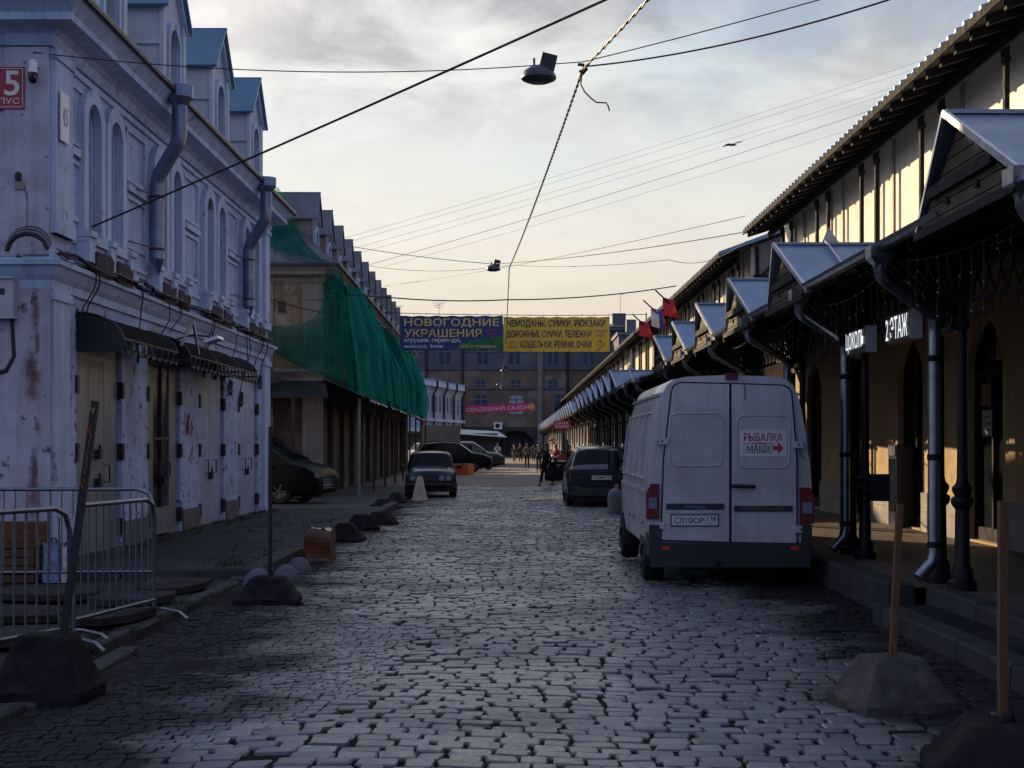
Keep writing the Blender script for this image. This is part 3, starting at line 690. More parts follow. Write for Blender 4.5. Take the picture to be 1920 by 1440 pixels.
m_roofb = M('blue mansard tin', (.09, .19, .285), .34, metal=.45, var=.2, scale=.9, bump=.1, bscale=4, stain=[((.14, .07, .04), .7, .68, .74, .8)])
m_dorm = M('dormer cladding', (.42, .46, .53), .6, var=.1, scale=1)
m_door = M('brown grey steel door', (.24, .25, .29), .42, metal=.3, var=.2, scale=1.5, stretch=(3, 3, .5), streak=.5)
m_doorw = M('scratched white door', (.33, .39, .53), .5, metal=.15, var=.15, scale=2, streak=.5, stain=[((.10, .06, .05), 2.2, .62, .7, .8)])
m_black = M('black fittings', (.01, .01, .012), .5)
m_felt = M('torn tar felt', (.045, .03, .034), .9, var=.4, scale=8, bump=.5, bscale=20)
m_cable = M('black cable', (.012, .012, .014), .55)
m_cableg = M('grey cable', (.16, .16, .18), .5)
m_pipeb = M('blue grey zinc pipe', (.17, .22, .30), .36, metal=.75, var=.25, scale=4, bump=.08, bscale=7)
XL = -5.85
lw = lambda s, z, d: (XL - d, s, z)
COR = [(0, 6.62), (.05, 6.62), (.09, 6.70), (.09, 6.75), (.16, 6.80), (.40, 6.84), (.40, 6.93), (.46, 7.0), (.53, 7.07), (.55, 7.12), (.0, 7.13)]
MID = [(0, 3.60), (.04, 3.60), (.05, 3.70), (.10, 3.76), (.16, 3.86), (.20, 3.88), (.20, 3.94), (0, 4.0)]
def dormer(r, off, x, y, mroof, mface, hw=.75, zb=7.08, ze=8.72, za=9.5, depth=2.2, lod=0):
    dm = lambda s, z, d: (x - d, s, z)
    b = MB(); o = (0, .33, 7.55, 8.15, 8.48, 'round')
    wall_open(b, lambda s, z, d: (-d, s, z), -hw, hw, zb, ze, [o], .25)
    b.add([(0, -hw, ze), (0, hw, ze), (0, 0, za)], [(0, 1, 2)])
    for s in (-hw, hw): b.add([(0, s, zb), (0, s, ze), (-depth, s, ze), (-depth, s, zb)], [(0, 1, 2, 3)])
    if lod == 0:
        for s in (-1, 1):
            for z in (7.55, 8.05): b.add([(.0, s * (hw + .04), z), (.0, s * (hw + .04), z + .09), (-depth, s * (hw + .04), z + .09), (-depth, s * (hw + .04), z), (0, s * hw, z), (0, s * hw, z + .09)], [(0, 1, 2, 3), (0, 4, 5, 1)])
        b.box(-.01, .06, -hw - .03, -hw + .16, zb + .1, ze - .02); b.box(-.01, .06, hw - .16, hw + .03, zb + .1, ze - .02)
    d = b.build('dormer', mface, r, off=(off[0] + x, off[1] + y, 0))
    f = MB(); arch_frame(f, lambda s, z, d: (-d, s, z), o, .12, .07, 0.)
    for s in (-1, 1): f.bar((.045, s * (hw + .06), ze - .06), (.045, 0, za - .08), .09, .1)
    f.build('dormer_trim', m_trim, d)
    g = MB(); arch_pane(g, lambda s, z, d: (-d, s, z), o, .22); w = g.build('dormer_window', m_glass, d)
    t = MB(); ov = .12
    for s in (-1, 1):
        sl = (za - ze) / hw
        t.slab([(.16, 0, za + .03), (.16, s * (hw + ov), ze + .03 - ov * sl), (-depth, s * (hw + ov), ze + .03 - ov * sl), (-depth, 0, za + .03)], (0, s * .02, .035))
    t.bar((.17, 0, za + .06), (-depth, 0, za + .06), .05)
    t.build('dormer_roof', mroof, d); return d
def mansard(r, y0, y1, mat, xb):
    b = MB(); sweep_L(b, [(.50, 7.14), (.44, 7.22), (-1.55, 8.95), (-4.0, 9.3)], xb, XL, y0, y1)
    b.add([(xb, y0 + 4.0, 9.3), (XL - 4.0, y0 + 4, 9.3), (XL - 4., y1 - 4, 9.3), (xb, y1 - 4, 9.3)], [(0, 1, 2, 3)]); b.build('mansard_roof', mat, r)
    s = MB(); y = y0 + .5
    while y < y1 - .4: s.bar((XL + .44, y, 7.23), (XL - 1.5, max(y0 + 1.5, min(y1 - 1.5, y)), 8.93), .02, .05); y += .48
    x = XL
    while x > XL - 7: s.bar((x, y0 - .44, 7.23), (min(x, XL - 1.5), y0 + 1.5, 8.93), .02, .05); x -= .48
    s.build('standing_seam', mat, r)
    g = MB(); g.tube([(xb, y0 - .56, 7.12), (XL + .56, y0 - .56, 7.12), (XL + .56, y1 + .56, 7.12), (xb, y1 + .56, 7.12)], .055, 8); g.build('eaves_gutter', M('dark gutter', (.03, .035, .045), .4, metal=.3), r)
def white_house():
    y0, y1, xb = 17.95, 33.55, -18.
    r = place('white_house', (XL, y0), 0., 'two-storey white house with blue tin mansard and paired arched blind windows', 'house')
    off = r['_off']; cs = [20.12 + 3.68 * k for k in range(4)]
    # lower floor with door openings
    dops = [(c + .03, 1.09, .13, 3.0, 3.05, 'flat') for c in cs]
    b = MB(); wall_open(b, lw, y0, y1, 0, 3.66, dops, .16); b.box(xb, XL - .3, y0 + .3, y1 - .3, 0, 6.5)
    b.build('lower_wall', m_wallc, r)
    b = MB(); wops = [(c + s, .30, 4.46, 5.98, 6.27, 'round') for c in cs for s in (-.54, .54)]
    wall_open(b, lw, y0, y1, 3.66, 6.70, wops, .22); b.build('upper_wall', m_wallw, r)
    # end wall towards the camera
    b = MB(); b.add([(xb, y0, 0), (XL, y0, 0), (XL, y0, 6.7), (xb, y0, 6.7)], [(0, 1, 2, 3)]); b.box(xb, XL - .3, y0 - .03, y0 - .002, 4.0, 4.55)
    b.box(XL - .62, XL + .03, y0 - .05, y0 - .002, .1, 3.6); b.box(XL - .55, XL - .0, y0 - .035, y0 - .002, 4.02, 6.6); b.build('end_wall', m_wallp, r)
    b = MB(); b.add([(XL, y1, 0), (xb, y1, 0), (xb, y1, 6.7), (XL, y1, 6.7)], [(0, 1, 2, 3)]); b.build('back_wall', m_wallp, r)
    for nm, pr in (('upper_cornice', COR), ('middle_cornice', MID)):
        b = MB(); sweep_L(b, pr, xb, XL, y0, y1); b.build(nm, m_trim, r)
    # pilasters at both corners
    for nm, a, e, z0, z1 in (('corner_pilaster', y0 + .002, y0 + .62, .1, 3.6), ('corner_pilaster', y1 - .72, y1 - .002, .1, 3.6), ('corner_pilaster', y0 + .05, y0 + .75, 4.3, 6.62), ('corner_pilaster', y1 - .62, y1 - .05, 4.3, 6.62)):
        b = MB(); b.box(XL + .002, XL + .07, a, e, z0, z1); b.box(XL + .002, XL + .1, a - .02, e + .02, z0, z0 + .16); b.box(XL + .002, XL + .1, a - .02, e + .02, z1 - .14, z1 - .03); b.build(nm, m_trim, r)
    # arched windows
    for o in wops:
        f = MB(); arch_frame(f, lw, o, .20, .10, 0.); arch_frame(f, lw, (o[0], o[1] - .05, o[2], o[3], o[4] - .05, o[5]), .05, .05, .08); f.box(XL + .002, XL + .13, o[0] - .52, o[0] - .26, 4.46, 4.52); f.box(XL + .002, XL + .13, o[0] + .26, o[0] + .52, 4.46, 4.52)
        w = f.build('window_frame', m_trim, r)
        g = MB(); arch_pane(g, lw, o, .2); g.build('blind_pane', m_blind, w)
    for c in cs:
        b = MB(); b.box(XL + .002, XL + .17, c - 1.14, c + 1.14, 4.34, 4.46); b.box(XL + .002, XL + .12, c - 1.1, c + 1.1, 4.28, 4.34)
        for s in (-1.0, 0, 1.0): b.box(XL + .002, XL + .20, c + s - .13, c + s + .13, 4.02, 4.46); b.box(XL + .002, XL + .23, c + s - .15, c + s + .15, 4.40, 4.48)
        for s in (-.5, .5): b.box(XL + .002, XL + .06, c + s - .3, c + s + .3, 4.12, 4.25)
        b.build('window_sill', m_trim, r)
        b = MB()
        for s in (-.5, .52):
            k = 7; ring = [(c + s - .40 + .8 * i / k, 4.0 + .20 + random.uniform(-.03, .05)) for i in range(k + 1)]
            b.add([(XL + .235, y, z) for y, z in ring] + [(XL + .215, y, 3.93) for y, z in ring[::-1]], [tuple(range(2 * k + 2))])
            b.add([(XL + .235, ring[0][0], ring[0][1]), (XL + .215, ring[0][0], 3.93), (XL + .02, ring[0][0], 3.95), (XL + .02, ring[0][0], ring[0][1])], [(0, 1, 2, 3)])
        b.build('tar_felt', m_felt, r)
    b = MB()
    for c in [y0 + 1.1] + [c + 1.84 for c in cs[:3]] :
        hw = .28 if c < y0 + 1.5 else .52
        for z0, z1 in ((5.62, 6.36), (4.62, 5.36)):
            for y in (c - hw, c + hw): b.box(XL + .002, XL + .035, y - .03, y + .03, z0, z1)
            for z in (z0, z1): b.box(XL + .002, XL + .036, c - hw - .03, c + hw + .03, z - .03, z + .03)
        b.box(XL + .002, XL + .07, c - hw - .06, c + hw + .06, 5.44, 5.54)
    b.box(XL + .002, XL + .03, y0 + .8, y1 - .8, 4.3, 4.36); b.box(XL + .002, XL + .04, y0 + .1, y1 - .1, 6.50, 6.58)
    b.build('panel_moulding', m_trim, r)
    mansard(r, y0, y1, m_roofb, xb)
    dp = None
    for c in cs:
        if dp is None: dp = dormer(r, off, -5.72, c - .05, m_roofb, m_dorm)
        else: share(dp, r, (off[0] - 5.72, off[1] + c - .05, 0))
    # doors
    for i, c in enumerate(cs):
        mat = (m_door, m_door, m_doorw, m_doorw)[i]; b = MB(); n = (3, 4, 2, 2)[i]; w = 2.14 / n
        for j in range(n):
            if i == 1 and j in (1, 2): b.box(XL - .12, XL - .06, c - 1.04 + j * w + .008, c - 1.04 + (j + 1) * w - .008, .18, .62); b.box(XL - .12, XL - .06, c - 1.04 + j * w + .008, c - 1.04 + (j + 1) * w - .008, 2.95, 3.04); continue
            b.box(XL - .12, XL - .06, c - 1.04 + j * w + .008, c - 1.04 + (j + 1) * w - .008, .15, 3.04)
        d = b.build('door', mat, r)
        if i == 1:
            g = MB(); g.box(XL - .11, XL - .085, c - 1.04 + w, c - 1.04 + 3 * w, .62, 2.95); g.build('door_glass', M('warped dark foil', (.03, .025, .022), .16, metal=.6, var=.5, scale=1.5, bump=.8, bscale=3, stretch=(1, 3, .35)), d)
            g = MB(); g.bar((XL - .07, c + .03, .62), (XL - .07, c + .03, 2.95), .04); g.bar((XL - .07, c - .5, 1.75), (XL - .07, c + .56, 1.75), .05); g.build('door_bar', m_black, d)
        for s in (-1, 1):
            for z in (.45, 1.55, 2.45):
                h = MB(); h.box(XL - .06, XL + .03, c + .03 + s * 1.10 - .05, c + .03 + s * 1.10 + .05, z - .12, z + .12); h.build('hinge', m_black, d)
        for s in ((.45,) if i == 0 else (-.35, .35)):
            h = MB(); h.tube([(XL - .06, c + s, 1.12), (XL + .01, c + s, 1.12), (XL + .01, c + s, 1.36), (XL - .06, c + s, 1.36)], .012, 6); h.build('handle', m_black, d)
        for z in ((1.05, 1.45) if i == 0 else (1.0,)):
            h = MB(); h.box(XL - .06, XL + .02, c - .06, c + .06, z, z + .13); h.tube([(XL + .0, c - .04, z + .13), (XL, c - .03, z + .2), (XL, c + .03, z + .2), (XL, c + .04, z + .13)], .01, 6); h.build('padlock', m_black, d)
    # low stone footing and graffiti
    for a, e in ((21.35, 22.72), (25.05, 26.4), (28.75, 30.05)):
        b = MB(); b.box(XL + .002, XL + .025, a, e, .1, .52); b.build('footing_stone', M('dark footing', (.10, .10, .105), .9, var=.3, bump=.5, bscale=20), r)
    g = MB(); random.seed(5); y, z = 25.5, 1.95
    for k in range(7):
        p = [(XL + .006, 25.22 + .10 * k + random.uniform(-.05, .05), 1.75 + random.uniform(0, .5)) for _ in range(4)]; g.tube(p, .006, 5)
    g.tube([(XL + .006, 25.5, 1.35), (XL + .006, 25.75, 1.5), (XL + .006, 25.8, 1.62)], .012, 5)
    g.build('graffiti', M('red spray paint', (.26, .05, .06), .7), r)
    # two iron awnings over the doors
    for a, e, pr in ((19.05, 22.1, .62), (22.75, 28.6, .66)):
        b = MB(); k = 10
        b.grid(lambda u, v: (XL + pr * math.sin(u * 1.45), a + (e - a) * v, 2.98 + .42 * math.cos(u * 1.35)), k, 6); aw = b.build('awning', M('smoked awning sheet', (.008, .008, .010), .95, spec=.05), r)
        s = MB()
        for yy in ((a, e) if e - a < 4 else (a, a + 2.0, a + 4., e)):
            s.tube([(XL + pr * math.sin(i / k * 1.45), yy, 2.98 + .42 * math.cos(i / k * 1.35)) for i in range(k + 1)], .018, 6); s.bar((XL, yy, 3.0), (XL + pr, yy, 3.0), .03)
            s.bar((XL + .01, yy, 2.9), (XL + .01, yy, 3.45), .03)
        n = int((e - a) / .32)
        for i in range(n):
            yc = a + (i + .5) * (e - a) / n
            s.tube([(XL + pr + .01, yc + .13 * math.cos(t * .7), 3.0 + .10 * math.sin(t * .7) - .04) for t in range(9)], .011, 5, closed=True)
            s.tube([(XL + pr * .5, yc + .12 * math.cos(t * .7), 2.99 + .03 * math.sin(t * .7)) for t in range(9)], .010, 5, closed=True)
        s.bar((XL + pr, a, 3.06), (XL + pr, e, 3.06), .025); s.bar((XL + pr, a, 2.9), (XL + pr, e, 2.9), .02)
        s.build('ironwork', m_black, aw)
        if e - a < 4:
            q = MB(); q.slab([(XL + pr * math.sin(i / k * 1.45), a - .01, 2.98 + .40 * math.cos(i / k * 1.35)) for i in range(k + 1)] + [(XL + pr, a - .01, 2.88), (XL + .02, a - .01, 2.88)], (0, -.015, 0)); q.build('side_panel', m_black, aw)
    # down pipes
    for y in (22.3, 29.95):
        b = MB(); b.tube([(XL + .60, y, 6.9), (XL + .60, y, 6.45), (XL + .56, y + .02, 6.30), (XL + .24, y + .18, 5.86), (XL + .20, y + .2, 5.70), (XL + .20, y + .2, 4.62)], .115, 14); p = b.build('down_pipe', m_pipeb, r, smooth=50)
        f = MB(); f.lathe([(.115, 6.86), (.12, 6.9), (.21, 7.02), (.215, 7.20), (.19, 7.20), (.19, 7.1)], (XL + .60, y, 0), 14); f.build('funnel', m_pipeb, p)
        f = MB(); f.lathe([(.118, 4.62), (.118, 4.55)], (XL + .2, y + .2, 0), 14); f.add([(XL + .2 + .117 * math.cos(t * .5236), y + .2 + .117 * math.sin(t * .5236), 4.56) for t in range(12)] + [(XL + .23, y + .24, 4.30)], [(i, (i + 1) % 12, 12) for i in range(12)]); f.build('pipe_end', m_pipeb, p)
        for z in (5.5, 4.68): f = MB(); f.lathe([(.12, z), (.125, z + .01), (.125, z + .03), (.12, z + .04)], (XL + .2, y + .2, 0), 14); f.bar((XL + .2, y + .1, z + .02), (XL + .02, y - .75, z + .02), .018); f.build('pipe_bracket', m_black, p)
    return r
house = white_house()
# ================================================================ left side, beyond the side street: shabby ochre house
m_och2 = M('peeling ochre plaster', (.17, .13, .085), .9, var=.3, scale=1.3, bump=.4, bscale=18, streak=.7, stain=[((.30, .25, .22), 1.2, .5, .6, .8), ((.07, .055, .045), .8, .55, .75, .8)])
m_dirty = M('dirty grey stucco', (.22, .20, .195), .9, var=.25, scale=1.2, bump=.3, bscale=20, streak=.7)
m_roofg = M('grey rusty tin', (.12, .125, .14), .5, metal=.35, var=.3, scale=.8, stain=[((.1, .05, .03), .7, .6, .72, .6)])
m_dormg = M('weathered dormer', (.17, .155, .15), .85, var=.3, scale=1.5, bump=.2, bscale=15, streak=.5)
m_brown = M('brown shutters', (.04, .027, .022), .7, var=.4, scale=2, bump=.3, bscale=20, streak=.5)
LA = .0163
def ochre_house():
    y0, y1, xb, X = 44.3, 88.0, -18., -5.3
    global XL
    keep = XL; XL = X
    r = place('ochre_house', (X, y0), LA, 'shabby ochre house with a long row of grey dormers, half hidden by green netting', 'house'); off = r['_off']
    w2 = lambda s, z, d: (X - d, s, z)
    cs = [46.0 + 3.5 * k for k in range(12)]
    b = MB(); wall_open(b, w2, y0, y1, 0, 3.66, [(c + .2, 1.05, .1, 2.9, 2.95, 'flat') for c in cs], .3); b.box(xb, X - .35, y0 + .3, y1 - .3, 0, 6.5); b.build('lower_wall', M('shaded brown plaster', (.055, .042, .034), .9, var=.4, scale=1.2, streak=.6, stain=[((.13, .10, .07), .9, .55, .66, .8)]), r)  # shade under the street canopy is put into this darker plaster colour
    for i, c in enumerate(cs):
        b = MB()
        for j in range(4): b.box(X - .22, X - .16, c - .83 + j * .52, c - .83 + (j + 1) * .52 - .02, .1, 2.93)
        b.build('shutter_door', m_brown if i != 4 else m_black, r)
    b = MB(); wall_open(b, w2, y0, y1, 3.66, 6.7, [(c + s, .30, 4.46, 5.98, 6.27, 'round') for c in cs for s in (-.5, .5)], .22); b.build('upper_wall', m_och2, r)
    for c in cs:
        for s in (-.5, .5):
            o = (c + s, .30, 4.46, 5.98, 6.27, 'round'); f = MB(); arch_frame(f, w2, o, .18, .08, 0.); q = f.build('window_frame', m_dirty, r); g = MB(); arch_pane(g, w2, o, .2); g.build('pane', m_glass, q)
    b = MB(); b.add([(xb, y0, 0), (X, y0, 0), (X, y0, 6.7), (xb, y0, 6.7)], [(0, 1, 2, 3)]); b.build('end_wall', m_och2, r)
    b = MB(); b.box(xb, X, y0 - .04, y0 - .003, 0, 3.58); b.build('lower_end_wall', M('shaded brown plaster', (.055, .042, .034)), r)  # thin added layer, its dark colour imitates shade below the end canopy
    b = MB(); b.add([(X, y1, 0), (xb, y1, 0), (xb, y1, 6.7), (X, y1, 6.7)], [(0, 1, 2, 3)]); b.build('back_wall', m_och2, r)
    for x0, x1 in ((X - .6, X + .02), (X - 2.0, X - 1.5)):
        b = MB(); b.box(x0, x1, y0 - .07, y0 - .002, .1, 6.6); b.box(x0 - .03, x1 + .03, y0 - .10, y0 - .002, 6.1, 6.25); b.build('pilaster', m_dirty, r)
    b = MB(); b.box(X - 1.35, X - 1.12, y0 - .02, y0 - .001, 5.7, 6.05); b.build('vent_hole', m_black, r)
    for nm, pr in (('upper_cornice', COR), ('middle_cornice', MID)):
        b = MB(); sweep_L(b, pr, xb, X, y0, y1); b.build(nm, m_dirty, r)
    mansard(r, y0, y1, m_roofg, xb)
    dp = None
    for c in cs:
        if dp is None: dp = dormer(r, off, -5.72, c, m_roofg, m_dormg, lod=1, za=9.62, ze=8.8)
        else: share(dp, r, (off[0] - 5.72, off[1] + c, 0))
    # long sagging tin canopy on posts along the street and round the corner
    m_can = M('patched canopy tin', (.022, .022, .025), .6, metal=.3, var=.4, scale=1.5)
    b = MB(); b.grid(lambda u, v: (X + .02 + 1.25 * u, y0 - .2 + (y1 - y0 + .2) * v, 3.66 - .52 * u + .04 * math.sin(v * 60) * u - .03 * math.sin(v * 23) * u), 4, 90); cn = b.build('street_canopy', m_can, r)
    b = MB(); b.grid(lambda u, v: (X + .02 + 1.25 * u, y0 - .2 + (y1 - y0 + .2) * v, 3.60 - .52 * u + .04 * math.sin(v * 60) * u - .03 * math.sin(v * 23) * u), 2, 90); b.build('canopy_lining', m_brown, cn)
    for i in range(26):
        b = MB()
        y = y0 + i * 1.72 + random.uniform(-.3, .3); w = random.uniform(.5, 1.1)
        if y + w > y1: break
        b.add([(X + 1.22, y, 3.14), (X + 1.34, y + .03, 3.05 + random.uniform(-.04, .02)), (X + 1.34, y + w, 3.05 + random.uniform(-.04, .02)), (X + 1.22, y + w, 3.14)], [(0, 1, 2, 3)])
        b.build('canopy_edge', M('bright tin edge', (.45, .45, .46), .4, metal=.6), cn)
    for i in range(9):
        b = MB(); b.box(X + 1.06, X + 1.14, y0 + .3 + i * 5.3, y0 + .38 + i * 5.3, 0, 3.1); b.build('canopy_post', m_brown if i else M('grey blue post', (.16, .18, .22), .7), r)
    b = MB(); b.slab([(X - 8, y0 - 1.5, 3.05), (X + .35, y0 - 1.5, 3.05), (X + .1, y0 - .02, 3.6), (X - 8, y0 - .02, 3.6)], (0, 0, .03)); b.build('end_canopy', m_can, r)
    for x in (X - .75, X - 3.0):
        b = MB(); b.box(x, x + .1, y0 - 1.4, y0 - 1.3, 0, 3.06); b.build('canopy_post', m_black, r)
    b = MB(); b.slab([(X - 2.6, y0 - .9, 4.35), (X - 1.9, y0 - .9, 4.35), (X - 1.0, y0 - .9, 3.6), (X - 2.6, y0 - .9, 3.2)], (0, .04, 0)); b.build('black_hoarding', m_black, r)
    XL = keep; return r
ochre = ochre_house()
# green scaffold netting thrown over the ochre house
def net_mat(name, ca, cb):
    m = bpy.data.materials.new(name); m.use_nodes = True; t = m.node_tree; t.nodes.remove(t.nodes['Principled BSDF']); out = t.nodes['Material Output']
    geo = N(t, 'ShaderNodeNewGeometry'); n = N(t, 'ShaderNodeTexNoise'); n.inputs['Scale'].default_value = 1.7; n.inputs['Detail'].default_value = 6; lk(t, geo.outputs['Position'], n.inputs['Vector'])
    c = ramp(t, n.outputs[0], [(.3, ca), (.7, cb)])
    d = N(t, 'ShaderNodeBsdfDiffuse'); tr = N(t, 'ShaderNodeBsdfTranslucent'); tp = N(t, 'ShaderNodeBsdfTransparent'); tp.inputs[0].default_value = (.7, .9, .8, 1)
    lk(t, c, d.inputs[0]); lk(t, c, tr.inputs[0])
    a = N(t, 'ShaderNodeMixShader'); a.inputs[0].default_value = .55; lk(t, d.outputs[0], a.inputs[1]); lk(t, tr.outputs[0], a.inputs[2])
    b = N(t, 'ShaderNodeMixShader'); lk(t, ramp(t, n.outputs[0], [(.35, .28), (.65, .60)]), b.inputs[0]); lk(t, a.outputs[0], b.inputs[1]); lk(t, tp.outputs[0], b.inputs[2]); lk(t, b.outputs[0], out.inputs[0]); return m
m_net = net_mat('green netting', (.002, .11, .095), (.010, .24, .205)); m_net_lit = net_mat('backlit green netting', (.015, .28, .23), (.05, .50, .42))  # second, paler net carries light shining through the folds in its colour
def netting():
    X, y0 = -5.3, 44.3; ca, sa = math.cos(LA), math.sin(LA)
    def T(x, y, z): return (x * ca - y * sa, x * sa + y * ca, z)
    def top(y):      # sags between the places it is tied to the cornice
        q = (y - y0) / 5.2; f = q - math.floor(q); i = int(q)
        return 7.05 - (.5, 2.0, 1.7, 2.6, 1.6, 2.2, 1.3, 1.9, 1.7)[i % 9] * (f * (1 - f)) * 1.9
    def fn(u, v):
        y = y0 - .1 + 41.5 * u; zt, zb = top(y), 3.22 + .12 * math.sin(y * 1.3); z = zb + (zt - zb) * v
        fold = (.20 * math.sin(y * 2.3 + .6 * math.sin(y * .7)) + .24 * math.sin(y * 5.1 + v) + .10 * math.sin(y * 9.7)) * (.35 + .65 * (1 - abs(2 * v - 1)))
        q = min(1, .25 + u * 7); return T(X + .62 + .55 * q * (1 - v) - .14 * v * v + fold * (.3 + .7 * q) + lay, y, z)
    lay = 0.; net = MB().grid(fn, 420, 14); lay = .10; strips = []
    for a, e in ((.035, .065), (.09, .13), (.17, .19), (.235, .29), (.34, .36), (.42, .47), (.53, .55), (.61, .67), (.74, .77), (.83, .90)): strips.append(MB().grid(lambda u, v: fn(a + (e - a) * u, v), 30, 14))
    main = tag(net.build('scaffold_net', m_net, smooth=180), 'long green scaffold netting hanging in folds along the ochre house above its canopy', 'netting', 'green netting on the ochre house')
    for s_ in strips: s_.build('backlit_strip', m_net_lit, main, smooth=180)
    A = [(506, 349), (522, 351), (538, 378), (552, 415), (575, 460), (598, 480), (620, 493)]; B = [(498, 388), (500, 420), (502, 445), (505, 462), (535, 472), (570, 482), (600, 490)]
    def fa(u, v):
        q = u * 6; i = min(5, int(q)); f = q - i; a = pt(A[i][0] + (A[i + 1][0] - A[i][0]) * f, A[i][1] + (A[i + 1][1] - A[i][1]) * f, 1); d = 46.0 - 2.45 * u
        b = pt(B[i][0] + (B[i + 1][0] - B[i][0]) * f, B[i][1] + (B[i + 1][1] - B[i][1]) * f, 1); e = Vector((0, 0, EYE)); p = (a - e) * (d - .2 - .25 * math.sin(v * 7)) * (1 - v) + (b - e) * (d - .5) * v; return tuple(e + p)
    tag(MB().grid(fa, 30, 8).build('scaffold_net', m_net, smooth=180), 'green net sheet thrown over the roof corner of the ochre house', 'netting', 'green netting on the ochre house')
    A = [(612, 505), (610, 540), (604, 570), (590, 596), (560, 610), (502, 612)]; B = [(642, 505), (646, 560), (650, 640), (644, 716), (570, 692), (502, 655)]
    def fb(u, v):
        q = u * 5; i = min(4, int(q)); f = q - i; a = A[i][0] + (A[i + 1][0] - A[i][0]) * f, A[i][1] + (A[i + 1][1] - A[i][1]) * f; b = B[i][0] + (B[i + 1][0] - B[i][0]) * f, B[i][1] + (B[i + 1][1] - B[i][1]) * f
        return tuple(pt(a[0] + (b[0] - a[0]) * v, a[1] + (b[1] - a[1]) * v, 43.72 - .10 * math.sin(u * 15 + v * 9) - .05 * math.sin(v * 23)))
    tag(MB().grid(fb, 40, 10).build('scaffold_net', m_net, smooth=180), 'green net sheet drawn across the end wall of the ochre house', 'netting', 'green netting on the ochre house')
    def fc(u, v):
        y = 87.3 + .5 * v + .2 * math.sin(u * 9); z = 6.3 - 3.9 * u; return T(X + .7 + 1.0 * u + .05 * math.sin(u * 20), y + .9 * u, z)
    tag(MB().grid(fc, 24, 3).build('scaffold_net', m_net, smooth=180), 'narrow bright tail of green net dangling off the far end of the netting', 'netting', 'green netting on the ochre house')
netting()
# ================================================================ far end of the street
m_pale = M('pale blue plaster', (.26, .34, .43), .8, var=.1, scale=.7, streak=.3)
m_yel = M('faded yellow plaster', (.15, .122, .095), .9, var=.25, scale=.45, streak=.5, stain=[((.22, .20, .2), .28, .5, .6, .9), ((.2, .12, .09), .5, .58, .66, .8)])
m_greyw = M('grey upper plaster', (.105, .112, .13), .9, var=.2, scale=.5, streak=.5)
def pale_house():
    a, b = Vector((-7.7, 117, 0)), Vector((-5.05, 131, 0)); L = (b - a).length; u = (b - a) / L; n = Vector((u.y, -u.x, 0)); ang = math.atan2(u.y, u.x)
    r = empty('pale_house', a, ang, 'pale blue house with dark down pipes standing behind the net tail', 'house')
    m = lambda s, z, d: (s, d, z)
    ops = [(1.5 + i * 1.35, .3, 4.4, 5.5, 5.8, 'round') for i in range(10)]
    w = MB(); wall_open(w, m, 0, L, 3.7, 6.6, ops, .2); w.box(0, L, .3, 9, 0, 6.6); w.build('upper_wall', m_pale, r)
    w = MB(); wall_open(w, m, 0, L, 0, 3.7, [(1.6 + i * 2.8, .9, .1, 2.7, 2.75, 'flat') for i in range(5)], .2); w.build('lower_wall', m_pale, r)
    g = MB(); g.box(.3, L - .3, .19, .29, .1, 6.3); g.build('dark_interior', m_glass, r)
    for z0, z1, d in ((6.5, 7.0, .35), (3.6, 3.85, .18)):
        w = MB(); w.box(-.1, L + .1, -d, .02, z0, z1); w.build('cornice', m_trim, r)
    w = MB(); w.slab([(-.2, -.42, 7.0), (L + .2, -.42, 7.0), (L + .2, 8, 7.35), (-.2, 8, 7.35)], (0, 0, .06)); w.build('roof', m_roofb, r)
    for s in (3., 6.6, 10.2, 13.6):
        w = MB(); w.tube([(s, -.42, 7.0), (s, -.42, 6.5), (s, -.12, 5.9), (s, -.12, .4)], .09, 8); w.build('down_pipe', m_black, r)
    w = MB(); w.box(L - .02, L + .02, .0, 9, 0, 6.6); w.build('end_wall', m_pale, r)
pale_house()
